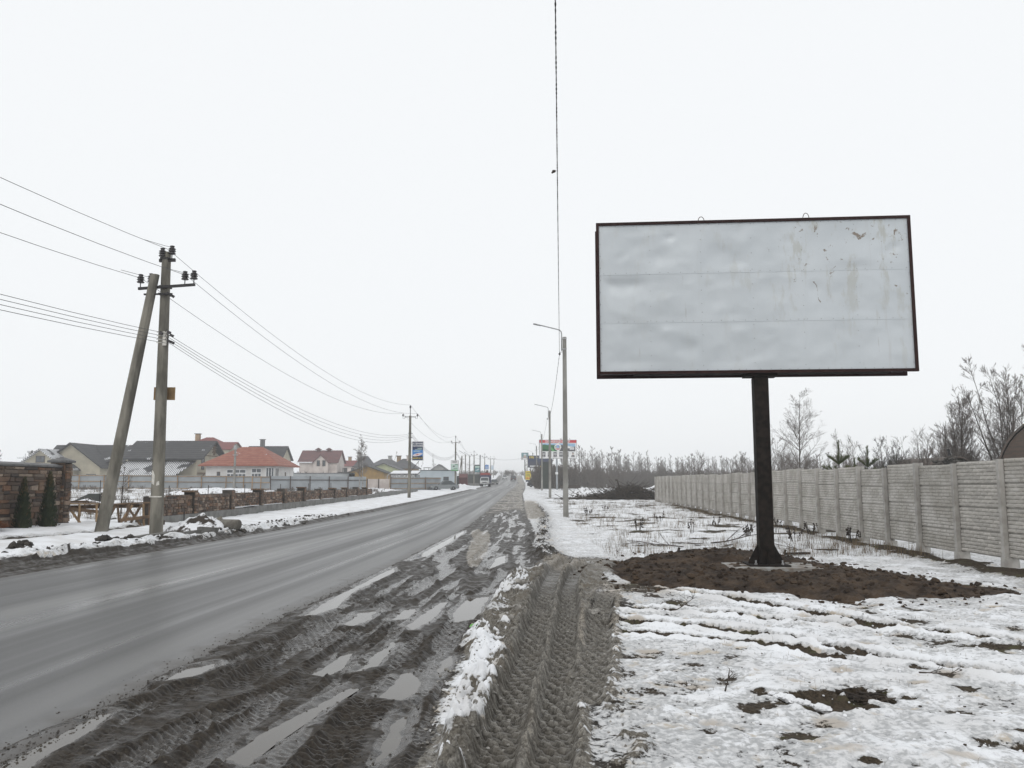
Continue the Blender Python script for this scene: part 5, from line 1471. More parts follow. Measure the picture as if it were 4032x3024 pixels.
for k4 in range(4):
    b = MB(); dz_ = -.11*k4
    pts = [(poles[0][0]+.1, poles[0][1], pz(0)-2.8+dz_*1.6), (PX+.1+.05*k4, PYY-.21, 6.17+dz_)]+[(poles[i][0]+.18, poles[i][1]-.16, pz(i)-2.7+dz_) for i in (1,2,3)]
    for k in range(len(pts)-1): span(b, pts[k], pts[k+1], (1.2,1.25+.1*k4,1.5,1.3)[k], (.007,.008,.011,.013)[k], 20)
    tag(b.build('overhead_wire', 'wire'), lv_labs[k4], 'wire')
jp = MB()   # short jumpers at the braced pole
for (x_, z_) in ((-.02,8.92),(.72,8.02),(-.63,7.95)):
    jp.tube([(PX+x_-.55,PYY-.1-.6,z_+.10),(PX+x_-.1,PYY-.12,z_+.06),(PX+x_+.16,PYY-.12,z_+.0)], .007, 4, False)
tag(jp.build('jumper_wire', 'wire'), 'short jumper wires looped at the braced power pole', 'wire')
b = MB(); span(b, (-11.5,300,11.0), (5.3,300,10.6), 1.2, .03, 14); tag(b.build('overhead_wire', 'wire'), 'wire crossing high over the road near its crest', 'wire')

# ---- rubble by the pole foot: clods, kerb stones, broken pipe, snowy spoil
def lumpy(name, lab_, x, y, r_, mat, seed, sq=.7, grp=None, cat='clod'):
    rr = random.Random(seed); b = MB()
    for k in range(14): b.blob((rr.uniform(-.75,.75)*r_, rr.uniform(-.6,.6)*r_, r_*sq*rr.uniform(.0,.65)), r_*rr.uniform(.14,.42), rr, 1, sq, .38)
    return tag(b.build(name, mat, loc=(x,y,hz(x,y)-.02)), lab_, cat, grp)
for i, (x, y, r_, l_) in enumerate(((-11.3,19.4,.30,'big dark clod of earth on the snowbank, tallest of them'),(-10.75,22.4,.28,'dark clod capped with snow in front of the slanting brace'),
    (-10.2,22.6,.22,'dark upright clod just right of the snow-capped one'),(-13.9,18.9,.22,'flat dark clod beside the bare strip on the snowbank'),
    (-9.35,22.4,.20,'low dark clod on the gutter side below the power pole'),(-9.7,22.8,.16,'crumbled dark clod next to the kerb stones'),(-8.35,31.0,.14,'small dark clod on the snow past the broken pipe'),
    (-8.1,32.6,.10,'tiny dark clod on the long white verge'),(-9.2,37.5,.16,'dark flat stone lying alone on the long white verge'),(-7.95,40.5,.10,'tiny dark clod at the dirty edge of the long verge'))):
    lumpy('earth_clod', l_, x, y, r_, 'dark_clod', 30+i, .75, 'clods along the snowbank')
rr = random.Random(66); b = MB()
for k in range(260):
    y = rr.uniform(16.5, 40); x = float(np.interp(y,[17,19,21,24,28.4,36.5,50],[-10.5,-9.7,-9.4,-9.0,-8.5,-8.15,-7.9]))-rr.random()**1.5*1.5
    r_ = rr.uniform(.015,.06); b.blob((x,y,hz(x,y)+r_*.2), r_, rr, 0, .7, .4)
tag(b.build('bank_crumbs', 'dark_clod'), 'small dark crumbs scattered over the ploughed snowbank', 'crumbs', kind='stuff')
heap('snowy_spoil_heap', 'small snow-covered spoil heap at the foot of the braced power pole', -9.95, 26.3, 1.15, .9, .60, 'snowy_earth', 411)
for k, (x, y, L, rz_, h, l_) in enumerate(((-9.75,23.5,.85,62,.16,'long broken kerb stone nearest the power pole'),(-9.3,24.3,.7,66,.15,'broken kerb stone in the middle of the kerb pieces'),(-9.05,25.0,.6,50,.24,'thick upended kerb stone with a dark broken end'),(-8.85,25.6,.9,70,.15,'kerb stone lying below the broken pipe'),(-10.3,23.0,.9,64,.10,'half buried kerb stone left of the power pole'))):
    rr = random.Random(k); b = MB(); b.box(-L/2,L/2,-.09,.09,0,h)
    b.v = [(v[0]+rr.uniform(-.04,.04), v[1]+rr.uniform(-.02,.02), v[2]+rr.uniform(-.02,.02)) for v in b.v]
    o = tag(b.build('kerb_stone', 'kerb', loc=(x,y,hz(x,y)-.03), bevel=.02), l_, 'kerb stone', 'loose kerb stones'); o.rotation_euler = (R(rr.uniform(-8,8)), R(rr.uniform(-6,6)), R(rz_))
t = thing('broken_pipe', 'broken grey concrete pipe stump lying at the road edge', 'pipe', (-8.95,26.6,hz(-8.95,26.6)+.10), R(-25))
b = MB(); pr = [(.13,-.40),(.155,-.37),(.16,.36),(.14,.38)]; b.lathe(pr, 12, (0,0,.05), 'x'); b.build('barrel', 'rubble', t, True)
b = MB(); b.add([(-.75,-.2,-.12),(-.3,-.24,-.14),(-.28,.2,-.12),(-.8,.2,-.12),(-.62,-.05,.18),(-.36,0,.32),(-.5,.1,.1)], [(0,1,5,4),(1,2,5),(2,3,6,5),(3,0,4,6),(4,5,6),(3,2,1,0)]); b.build('torn_canvas', 'canvas', t)
lumpy('earth_clod', 'dark clods at the mouth of the broken pipe', -8.55, 26.5, .16, 'dark_clod', 55, .8, 'clods along the snowbank')
t = thing('dark_stub', 'dark timber stub lying by the concrete plinth behind the power pole', 'timber', (-12.2,28.9,.12), R(70)); MB().beam((-.25,0,.08),(.25,0,.10),.16,.15).build('block', 'brush', t)
MB().tube([(-11.85,30.3,-.05),(-11.85,30.3,.55)], .02, 5).build('pipe_peg', 'black_iron') and None
tag(bpy.data.objects['pipe_peg'], 'short steel peg standing before the concrete plinth', 'peg')

simple('mud_crumb', (.045,.039,.033), (.08,.07,.058), .6, 9, 0, .3)
# ---- mud crumbs and litter by the asphalt edge
rr = random.Random(91); b = MB()
for k in range(1300):
    y = 4.7+rr.random()**1.6*10; x = float(roadx(y))+3.02-abs(rr.gauss(0,.22))**1.3+.12; r_ = .0025+.007*rr.random()**3
    z = max(hz(x,y), gz(x,y)+.012)
    b.blob((x,y,z+r_*.3), r_, rr, 0, .8, .4)
for k in range(1500):
    y = 4.7+rr.random()**1.4*9; x = rr.uniform(float(roadx(y))+3.1, -.45); r_ = .003+.010*rr.random()**2
    b.blob((x,y,hz(x,y)+r_*.1), r_, rr, 0, .7, .45)
tag(b.build('mud_crumbs', 'mud_crumb'), 'dark mud crumbs along the edge of the asphalt', 'crumbs', kind='stuff')
b = MB()
for k in range(1500):
    y = 4.7+rr.random()**1.2*10; x = float(np.interp(y,[4.5,8.5,12,14.5],[-.45,-.4,-.15,.1]))+rr.gauss(.12,.14)+(0 if rr.random()<.7 else rr.uniform(.6,1.2)); r_ = .004+.014*rr.random()**2.5
    b.blob((x,y,hz(x,y)+r_*.2), r_, rr, 0, .8, .4)
simple('slush_lump', (.34,.325,.30), (.16,.148,.13), .6, 9, 0, .3)
tag(b.build('slush_lumps', 'slush_lump'), 'grey-brown lumps of slush thrown up by the tyres', 'slush', kind='stuff')
b = MB()
for k in range(900):
    x = rr.uniform(1.2,6.0); y = rr.uniform(4.7,11.5); r_ = .004+.014*rr.random()**2.5
    b.blob((x,y,hz(x,y)+r_*.25), r_, rr, 0, .8, .35)
tag(b.build('snow_lumps', 'snow_top'), 'small white lumps of kicked-up snow', 'snow', kind='stuff')
for x, y, r_, l_ in ((.10,12.1,.16,'slush block with a white snow cap at the head of the twin ruts'),(-.02,10.1,.15,'jagged frozen slush block on the left bank of the ruts'),(-.05,9.2,.10,'brown frozen clod on the left bank of the ruts'),(1.02,10.35,.12,'slush block with a white top between the ruts and the dark pit')):
    lumpy('slush_block', l_, x, y, r_, 'slush_lump', int(x*100)+500, .8, 'frozen slush blocks', 'slush')
simple('green_plastic', (.10,.42,.03), (.07,.3,.02), .4, 8)
b = MB(); b.slab([(-.03,0,.01),(.0,-.02,.03),(.02,.01,.05),(-.02,.03,.03)], .002); b.slab([(.03,.01,.02),(.06,0,.05),(.07,.03,.04),(.04,.04,.01)], .002)
tag(b.build('green_scrap', 'green_plastic', loc=(-.42,8.95,hz(-.42,8.95)+.01)), 'bright green scrap of plastic on the edge of the slush bank', 'scrap')
b = MB()
for k in range(40):
    a_ = rr.uniform(0,6.28); b.tube([(rr.gauss(0,.08),rr.gauss(0,.1),0),(rr.gauss(0,.12),rr.gauss(0,.12),rr.uniform(.02,.09)),(rr.gauss(0,.2),rr.gauss(0,.15),rr.uniform(0,.06))], [.006,.006,.003], 4, False)
tag(b.build('root_tangle', 'brush', loc=(2.62,6.45,hz(2.62,6.45))), 'tangle of black roots and peat at the rim of the dug hole', 'roots')
b = MB(); rr = random.Random(33)
for k in range(16): b.blob((-.10+.016*k+rr.uniform(-.01,.01), .20-.028*k+rr.uniform(-.015,.015), rr.uniform(.0,.02)), rr.uniform(.022,.045), rr, 1, .6, .25)
tag(b.build('snow_crust', 'snow_top', loc=(2.03,6.18,hz(1.95,6.18)+.005)), 'ragged crust of snow along the left rim of the dug hole', 'snow')
# ================================================================== HOUSES, SIGNS, VEHICLES
def tiles(name, c1, c2, pitch=.33, snow=0.0, across='Y'):
    m, nt, bs = newmat(name); MAT[name] = m
    tc = nd(nt, 'ShaderNodeTexCoord'); P = tc.outputs['Object']
    n = noise_node(nt, 1.2, 5, P); n2_ = noise_node(nt, .35, 3, P)
    w = nd(nt, 'ShaderNodeTexWave', wave_type='BANDS', bands_direction='Z'); w.inputs['Scale'].default_value = 1/pitch*.32; w.inputs['Distortion'].default_value = .4; lk(nt, P, w.inputs['Vector'])
    w2 = nd(nt, 'ShaderNodeTexWave', wave_type='BANDS', bands_direction='X'); w2.inputs['Scale'].default_value = 1.1; lk(nt, P, w2.inputs['Vector'])
    c = mixc(nt, maprange(nt, n.outputs[0], .35, .65), c1, c2)
    c = mixc(nt, mth(nt,'MULTIPLY', maprange(nt, w.outputs['Fac'], .0, .25, 1, 0), .5), c, tuple(q*.5 for q in c1))
    if snow:
        mk = mth(nt,'MULTIPLY', maprange(nt, mth(nt,'ADD', n2_.outputs[0], snow-.5), .52, .6), maprange(nt, mth(nt,'ADD',w2.outputs['Fac'],mth(nt,'MULTIPLY',n.outputs[0],.5)), .55, .75))
        c = mixc(nt, mk, c, (.7,.71,.73))
    lk(nt, c, bs.inputs['Base Color']); bs.inputs['Roughness'].default_value = .75
    bump(nt, bs, w.outputs['Fac'], .5, .05)
tiles('roof_dark', (.026,.026,.028), (.040,.039,.040), .33, .42)
tiles('roof_dark_snow', (.028,.028,.03), (.044,.043,.044), .33, .62)
tiles('roof_orange', (.235,.068,.040), (.30,.115,.075), .33, .40)
tiles('roof_red', (.20,.045,.038), (.15,.04,.036), .33)
tiles('roof_maroon', (.135,.050,.046), (.10,.042,.042), .33)
tiles('roof_grey', (.10,.10,.105), (.075,.075,.08), .33)
simple('plaster_cream', (.42,.385,.30), (.35,.32,.25), .9, .8, 0, .1)
simple('plaster_white', (.60,.595,.58), (.50,.49,.47), .9, .8, 0, .1)
simple('plaster_pink', (.60,.54,.50), (.46,.40,.37), .9, .7, 0, .1)
simple('plaster_grey', (.34,.34,.33), (.26,.26,.25), .9, .8, 0, .1)
simple('ochre', (.30,.19,.06), (.23,.15,.06), .85, 1.2, 0, .1)
simple('lime', (.38,.40,.25), (.30,.32,.21), .85, 1.2)
simple('brick_tan', (.34,.235,.135), (.25,.18,.11), .9, 1.5, 0, .1)
simple('win_glass', (.05,.06,.07), (.10,.11,.12), .12, 2, 0, 0)
simple('win_frame_w', (.70,.71,.72), (.6,.6,.6), .6, 3, 0, 0)
simple('win_frame_d', (.065,.045,.035), (.05,.035,.028), .7, 3, 0, 0)
simple('sheet_blue', (.33,.355,.375), (.27,.29,.305), .6, .7, .15, .05, 4, .06)
simple('sheet_grey', (.33,.35,.36), (.26,.275,.28), .65, .7, .1, .05)
simple('maroon_paint', (.10,.035,.035), (.075,.03,.03), .7, 2)
simple('pale_blue', (.42,.47,.50), (.36,.41,.44), .75, .8)
simple('red_wall', (.26,.075,.06), (.19,.06,.05), .85, 2)
simple('dark_sheet', (.035,.038,.036), (.055,.058,.052), .8, 1.5)
simple('green_dark', (.028,.042,.033), (.045,.05,.042), .85, .6)
def flat(name, c, rough=.6, emit=None):
    m, nt, bs = newmat(name); bs.inputs['Base Color'].default_value = (*c, 1); bs.inputs['Roughness'].default_value = rough
    tc = nd(nt, 'ShaderNodeTexCoord'); n = noise_node(nt, 2.5, 4, tc.outputs['Object'])
    lk(nt, mixc(nt, maprange(nt, n.outputs[0], .3, .7), c, tuple(q*.86 for q in c)), bs.inputs['Base Color'])
    MAT[name] = m
for nm_, c_ in (('ink_white',(.78,.78,.78)),('ink_black',(.03,.03,.035)),('ink_red',(.55,.035,.045)),('ink_yellow',(.75,.58,.06)),('ink_navy',(.012,.028,.085)),('ink_blue',(.06,.22,.55)),('ink_sky',(.30,.48,.66)),
    ('ink_green',(.04,.15,.06)),('ink_dkgreen',(.02,.07,.035)),('ink_ltgreen',(.12,.36,.14)),('ink_mint',(.52,.66,.60)),('ink_grey',(.32,.32,.33)),('ink_dkgrey',(.08,.08,.085)),('ink_lgrey',(.46,.46,.47)),('ink_skin',(.48,.36,.30)),('ink_teal',(.10,.25,.27)),
    ('ink_pale',(.60,.66,.72)),('ink_orange',(.62,.22,.05)),('ink_violet',(.035,.04,.075)),('glassy',(.05,.06,.065))): flat(nm_, c_)
for nm_, c_, r_ in (('car_white',(.66,.67,.68),.3),('car_black',(.012,.012,.014),.3),('car_grey',(.20,.215,.22),.35),('car_olive',(.05,.055,.045),.45),('tarp_blue',(.035,.042,.10),.7),('tarp_red',(.30,.055,.045),.8),('tyre',(.015,.015,.016),.9),('rim',(.30,.30,.31),.4),('lamp_clear',(.55,.55,.52),.2),('lamp_red',(.30,.01,.01),.3),('plastic_dark',(.025,.025,.027),.6)): flat(nm_, c_, r_)

_fcache = {}
def text_mesh(s, size, bold=0.0):
    k = (s, size, bold)
    if k in _fcache: return _fcache[k]
    cu = bpy.data.curves.new('lettering', 'FONT'); cu.body = s; cu.size = size; cu.align_x = 'CENTER'; cu.align_y = 'CENTER'; cu.extrude = .003; cu.offset = bold; cu.resolution_u = 3
    o = bpy.data.objects.new('tmp_text', cu); COL.objects.link(o)
    bpy.context.view_layer.update()
    me = bpy.data.meshes.new_from_object(o.evaluated_get(bpy.context.evaluated_depsgraph_get()))
    bpy.data.objects.remove(o)
    me.materials.clear(); me.name = 'lettering'
    return me
def letter(parent, s, x, z, size, mat, y=-.012, bold=.0, sx=1.0, rot=0, name='lettering'):
    me = text_mesh(s, size, bold).copy()
    o = obj(name, me, mat, parent, loc=(x, y, z)); o.rotation_euler = (R(90), rot, 0); o.scale = (sx, 1, 1); return o
def flatpoly(parent, pts, mat, name, y=-.006):
    """flat printed shape, front towards -y"""
    b = MB(); b.prism(pts, y, y+.003, 'xz'); return b.build(name, mat, parent)
def rect(parent, x0, x1, z0, z1, mat, name, y=-.006): return flatpoly(parent, [(x0,z0),(x1,z0),(x1,z1),(x0,z1)], mat, name, y)
def ell(cx, cz, rx, rz, n=20, rot=0):
    return [(cx+rx*math.cos(2*math.pi*k/n)*math.cos(rot)-rz*math.sin(2*math.pi*k/n)*math.sin(rot), cz+rx*math.cos(2*math.pi*k/n)*math.sin(rot)+rz*math.sin(2*math.pi*k/n)*math.cos(rot)) for k in range(n)]

def window(parent, x0, x1, z0, z1, y, fr='win_frame_d', cols=2, side=None):
    """window on a face: front (y) or, with side=x, on a face x=const spanning y0..y1"""
    f = MB(); t_ = .09
    def bx(a0,a1,b0,b1,d0,d1):
        if side is None: f.box(a0,a1,y+d0,y+d1,b0,b1)
        else: f.box(side-d1,side-d0,a0,a1,b0,b1)
    bx(x0,x1,z0,z0+t_,-.06,.0); bx(x0,x1,z1-t_,z1,-.06,.0); bx(x0,x0+t_,z0+t_,z1-t_,-.06,.0); bx(x1-t_,x1,z0+t_,z1-t_,-.06,.0)
    for k in range(1, cols):
        xx = x0+(x1-x0)*k/cols; bx(xx-.04,xx+.04,z0+t_,z1-t_,-.06,.0)
    wo_ = f.build('window', fr, parent)
    g = MB()
    if side is None: g.box(x0+.05,x1-.05,y-.03,y-.015,z0+.05,z1-.05)
    else: g.box(side+.015,side+.03,x0+.05,x1-.05,z0+.05,z1-.05)
    g.build('pane', 'win_glass', wo_)
def roof_gx(parent, x0, x1, y0, y1, ze, zr, mat, t_=.16, ov=.5, nm='roof'):
    """gable roof, ridge along x"""
    ym = (y0+y1)/2; k = (zr-ze)/(ym-y0); b = MB()
    b.slab([(x0-ov,y0-ov,ze-k*ov),(x1+ov,y0-ov,ze-k*ov),(x1+ov,ym,zr),(x0-ov,ym,zr)], t_); b.slab([(x1+ov,y1+ov,ze-k*ov),(x0-ov,y1+ov,ze-k*ov),(x0-ov,ym,zr),(x1+ov,ym,zr)], t_)
    b.v = [(v[0],v[1],v[2]+t_*.6) for v in b.v]
    return b.build(nm, mat, parent)
def roof_gy(parent, x0, x1, y0, y1, ze, zr, mat, t_=.16, ov=.5, nm='roof'):
    xm = (x0+x1)/2; k = (zr-ze)/(xm-x0); b = MB()
    b.slab([(x1+ov,y0-ov,ze-k*ov),(x1+ov,y1+ov,ze-k*ov),(xm,y1+ov,zr),(xm,y0-ov,zr)], t_); b.slab([(x0-ov,y1+ov,ze-k*ov),(x0-ov,y0-ov,ze-k*ov),(xm,y0-ov,zr),(xm,y1+ov,zr)], t_)
    b.v = [(v[0],v[1],v[2]+t_*.6) for v in b.v]
    return b.build(nm, mat, parent)
def body_gx(parent, x0, x1, y0, y1, ze, zr, mat, z0=-.4):
    ym = (y0+y1)/2; return MB().prism([(y0,z0),(y1,z0),(y1,ze),(ym,zr),(y0,ze)], x0, x1, 'yz').build('wall', mat, parent)
def body_gy(parent, x0, x1, y0, y1, ze, zr, mat, z0=-.4):
    xm = (x0+x1)/2; return MB().prism([(x0,z0),(x1,z0),(x1,ze),(xm,zr),(x0,ze)], y0, y1, 'xz').build('wall', mat, parent)
def roof_hip(parent, x0, x1, y0, y1, ze, zr, inset, mat, ov=.6):
    ym = (y0+y1)/2; a0, a1_, b0, b1 = x0-ov, x1+ov, y0-ov, y1+ov
    v = [(a0,b0,ze),(a1_,b0,ze),(a1_,b1,ze),(a0,b1,ze),(x0+inset,ym,zr),(x1-inset,ym,zr),(a0,b0,ze-.15),(a1_,b0,ze-.15),(a1_,b1,ze-.15),(a0,b1,ze-.15)]
    return MB().add(v, [(0,1,5,4),(1,2,5),(2,3,4,5),(3,0,4),(6,7,1,0),(7,8,2,1),(8,9,3,2),(9,6,0,3),(9,8,7,6)]).build('roof', mat, parent)
def chimney(parent, x, y, z0, z1, w, mat, capm='cap'):
    c = MB().box(x-w/2,x+w/2,y-w/2,y+w/2,z0,z1).build('chimney', mat, parent); MB().box(x-w*.7,x+w*.7,y-w*.7,y+w*.7,z1+.002,z1+.12).build('chimney_cap', capm, parent)

# House A: dark many-gabled house
g0 = gz(-72,140)
HA = thing('house', 'cream house with several dark gables behind the tall stone wall', 'house', (-72,140,g0))
body_gx(HA, -8.0, 5.0, 3, 11, 4.6, 7.3, 'plaster_cream'); roof_gx(HA, -8.0, 5.0, 3, 11, 4.6, 7.3, 'roof_dark', .16, .6)
body_gy(HA, -6.8, 3.2, -1.0, 9, 3.6, 7.35, 'plaster_cream'); roof_gy(HA, -6.8, 3.2, -1.0, 9, 3.6, 7.35, 'roof_dark', .16, .6)
body_gy(HA, -8.4, -.6, -5.0, 4, 3.3, 6.2, 'plaster_cream'); roof_gy(HA, -8.4, -.6, -5.0, 4, 3.3, 6.2, 'roof_dark_snow', .16, .7)
window(HA, -5.3,-3.8, 4.0, 5.1, -5.0); window(HA, 1.0,2.6,1.0,2.2,-1.0,'win_frame_d',2); 
for x_ in (3.6,4.4): window(HA, x_,x_+.4,1.1,2.3,3.0,'win_frame_d',1)
window(HA, -1.4,-.2,1.0,2.2,-1.0)
MB().box(-8.3,-8.05,2.4,2.65,-.3,4.6).build('porch_post','win_frame_d',HA)

# House B: dark-roofed chalet
g0 = gz(-54,130)
HB = thing('house', 'long dark-roofed chalet with timber gable and snow-streaked lower roof', 'house', (-54.5,130,g0))
L0, L1 = -5.5, 5.2
body_gx(HB, L0, L1, .2, 10.4, 4.9, 7.5, 'plaster_cream'); roof_gx(HB, L0-.3, L1+.3, .2, 10.4, 4.9, 7.5, 'roof_dark', .2, .9)
b = MB(); b.slab([(L0-.6,-3.4,2.0),(L1-1.9,-3.4,2.0),(L1-.2,.15,4.2),(L0-.6,.15,4.2)], .14); b.build('lower_roof', 'roof_dark_snow', HB)
MB().box(L0,L1-2.4,-2.9,.18,-.4,1.95).build('lower_wall','plaster_cream',HB)
MB().box(L0,L1-.1,-.06,.15,4.25,4.85).build('shade_band','dark_sheet',HB)
window(HB, 2.0,3.3,2.9,4.9,0,'win_frame_d',1,L1); window(HB, 6.4,7.4,2.9,4.3,0,'win_frame_d',1,L1)
for y_ in (1.2,2.6): window(HB, y_,y_+.7,.6,1.6,0,'win_frame_d',1,L1)
window(HB, 5.2,6.8,.5,1.7,0,'win_frame_d',2,L1)
b = MB(); b.box(L1,L1+1.1,.5,9.0,2.25,2.4); b.beam((L1,1,1.2),(L1+1.0,1,2.25),.12); b.beam((L1,5,1.2),(L1+1.0,5,2.25),.12); b.beam((L1,8.6,1.2),(L1+1.0,8.6,2.25),.12); b.build('balcony','timber_old',HB)
b = MB(); yc_ = 5.3
for k in range(5):
    a_ = k*math.pi/5; b.beam((L1+.8,yc_-1.0*math.cos(a_),6.2-1.0*math.sin(a_)),(L1+.8,yc_+1.0*math.cos(a_),6.2+1.0*math.sin(a_)),.12,.12,(1,0,0))
b.beam((L1+.8,1.4,5.1),(L1+.8,9.2,5.1),.15,.15); b.build('gable_truss','timber_old',HB)
# House C: orange hip roof
g0 = gz(-38.5,118)
HC = thing('house', 'white bungalow under a broad orange-red hipped roof', 'house', (-38.6,118,g0))
MB().box(-5.0,4.7,.6,11.2,-.4,3.5).build('wall','plaster_white',HC)
roof_hip(HC, -5.4, 5.0, .4, 11.6, 3.55, 6.35, 3.6, 'roof_orange', .5)
window(HC, -2.0,.75,1.2,2.35,.6,'win_frame_w',5); window(HC, -2.0,.75,2.38,2.95,.6,'win_frame_w',3); window(HC, 1.5,2.95,1.0,2.4,.6,'win_frame_w',3); window(HC, 1.5,2.95,2.43,3.1,.6,'win_frame_w',2)
window(HC, -3.4,-2.95,1.3,2.6,.6,'win_frame_d',1)
bw = MB().box(3.45,4.85,.45,2.6,.0,3.42).build('corner_bay','plaster_white',HC); window(HC, 3.6,4.8,.9,3.2,.45,'win_frame_w',3); window(HC, .7,2.4,.9,3.2,0,'win_frame_w',3,4.85); window(HC, 6,7,1.2,2.7,0,'win_frame_w',1,4.7)
# Houses behind
def hip_house(lab_, x, y, w, d, ze, zr, inset, wm, rm, wins=0, fr='win_frame_d', ch=None, chm='brick_tan'):
    t = thing('house', lab_, 'house', (x,y,gz(x,y)))
    MB().box(-w/2,w/2,0,d,-.4,ze+.05).build('wall', wm, t); roof_hip(t, -w/2, w/2, 0, d, ze, zr, inset, rm, .5)
    for k in range(wins):
        xx = -w/2+w*(k+.5)/wins; window(t, xx-.5, xx+.5, ze-1.9, ze-.7, 0, fr, 2)
        if ze > 4.5: window(t, xx-.5, xx+.5, ze-4.6, ze-3.4, 0, fr, 2)
    if ch: chimney(t, ch[0], d/2, zr-1.2, ch[1], .9, chm)
    return t
def gab_house(lab_, x, y, w, d, ze, zr, wm, rm, wins=0, axis='x', fr='win_frame_d', ch=None, chm='brick_tan', cat='house', nm='house'):
    t = thing(nm, lab_, cat, (x,y,gz(x,y)))
    (body_gx if axis == 'x' else body_gy)(t, -w/2, w/2, 0, d, ze, zr, wm); (roof_gx if axis == 'x' else roof_gy)(t, -w/2, w/2, 0, d, ze, zr, rm, .14, .45)
    for k in range(wins):
        xx = -w/2+w*(k+.5)/wins; window(t, xx-.5, xx+.5, max(ze-1.9,.6), max(ze-.6,1.6), 0, fr, 2)
        if ze > 4.5: window(t, xx-.5, xx+.5, ze-4.6, ze-3.4, 0, fr, 2)
    if ch: chimney(t, ch[0], d/2, zr-1.0, ch[1], .8, chm)
    return t
hip_house('red-roofed house with a tan chimney peeping over the dark chalet', -65.0, 175, 7.5, 7, 8.3, 10.3, 3.0, 'plaster_pink', 'roof_red', 0, ch=(-2.6,11.0))
gab_house('red-gabled house between the dark chalet and the orange roof', -60.2, 172, 3.4, 8, 7.6, 9.1, 'plaster_cream', 'roof_red', 0)
gab_house('dark-gabled house behind the orange roof, with a capped chimney', -51.0, 170, 7.4, 8, 5.6, 8.2, 'plaster_cream', 'roof_dark', 0, ch=(-1.3,9.6), chm='cap')
HF = gab_house('tall pale-pink house with a maroon roof and gabled dormer', -46.6, 200, 9.0, 9, 5.6, 8.4, 'plaster_pink', 'roof_maroon', 0)
body_gy(HF, -.9, 2.6, -1.0, 3, 5.5, 7.2, 'plaster_pink'); roof_gy(HF, -.9, 2.6, -1.0, 3, 5.5, 7.2, 'roof_maroon', .12, .3)
for x_ in (-.1,1.25): window(HF, x_,x_+.75,4.5,5.9,-1.0,'win_frame_d',1); window(HF, x_,x_+.75,.8,2.4,-1.0,'win_frame_d',1)
MB().box(-4.9,-4.9+4.5,-.52,-.45,5.3,5.55).build('snow_strip','snow_top',HF)
b = MB(); b.box(4.5,5.8,1,6,3.0,3.15)
for y_ in np.linspace(1,6,9): b.tube([(5.7,y_,3.1),(5.7,y_,4.1)], .04, 4)
b.beam((5.7,1,4.1),(5.7,6,4.1),.08); b.build('balcony','dark_sheet',HF)
for x_, h_ in ((-1.0,1.3),(1.6,.5)):
    c_ = MB(); c_.box(x_-.35,x_+.35,4.0,5.0,8.0,8.6); c_.prism([(x_-.8,8.6),(x_+.8,8.6),(x_,9.1)],3.8,5.2,'xz'); c_.build('ridge_vent','roof_maroon',HF)
gab_house('low ochre-yellow gabled workshop behind the sheet fence', -26.2, 150, 6.4, 9, 2.9, 4.05, 'ochre', 'dark_sheet', 0, 'y', cat='workshop', nm='workshop')
gab_house('pale lime-green gabled hall behind the ochre workshop', -26.5, 172, 6.6, 9, 3.6, 4.9, 'lime', 'roof_grey', 0, 'y', cat='hall', nm='hall')
hip_house('grey house with a steep dark roof behind the birch', -34.0, 190, 3.6, 5, 4.4, 6.9, 1.1, 'plaster_grey', 'roof_grey', 1, ch=(-1.3,7.6), chm='plaster_grey')
gab_house('distant pink-roofed terrace right of the maroon-roofed house', -43.0, 225, 6.0, 8, 5.0, 6.4, 'plaster_pink', 'roof_red', 3, ch=(-1.6,7.4))
hip_house('distant grey terrace with rounded grey roofs, nearer the ochre workshop', -36.0, 235, 7.5, 7, 5.2, 7.1, 2.4, 'plaster_grey', 'roof_grey', 3, ch=(1.0,7.9), chm='plaster_grey')
hip_house('distant grey terrace with a low roof, next to the tan brick house', -31.5, 240, 5.5, 7, 4.8, 6.6, 2.0, 'plaster_grey', 'roof_grey', 2)
HK = hip_house('tan brick house with a dark hipped roof and two chimneys', -25.0, 190, 6.0, 7, 4.2, 6.4, 2.6, 'brick_tan', 'roof_grey', 3, ch=(-1.3,7.0)); chimney(HK, 1.0, 3.0, 5.4, 7.0, .8, 'plaster_pink')
HL = gab_house('unfinished grey-brown house with an open stair frame at its side', -20.2, 230, 4.6, 8, 4.0, 5.6, 'plaster_grey', 'roof_grey', 3, 'y')
b = MB()
for z in (.2,1.7,3.2,4.6): b.box(-4.3,-2.6,0,3,z,z+.18)
for x_ in (-4.2,-2.9): b.box(x_,x_+.2,0,.2,-.3,4.7)
b.build('stair_frame','plaster_grey',HL)
hip_house('distant grey roof at the far left above the stone wall', -105, 182, 10.5, 8, 3.6, 6.6, 4.0, 'plaster_white', 'roof_grey', 3, ch=(-2.5,7.2), chm='plaster_grey')
hip_house('distant low grey roof between the braced pole and the many-gabled house', -114, 200, 7, 8, 4.4, 6.4, 2.5, 'plaster_white', 'roof_grey', 2, ch=(1.6,7.3), chm='plaster_grey')
t = thing('low_wall', 'long low grey wall with a reddish base behind the sheet fence', 'wall', (-34.5,150,gz(-34,150))); MB().box(-7,6.2,0,.4,-.3,2.6).build('upper','sheet_grey',t); MB().box(-2.4,6.1,-.16,-.02,-.3,1.55).build('red_base','red_wall',t); MB().box(-7.1,6.3,-.1,.5,2.602,2.72).build('coping','cap',t)
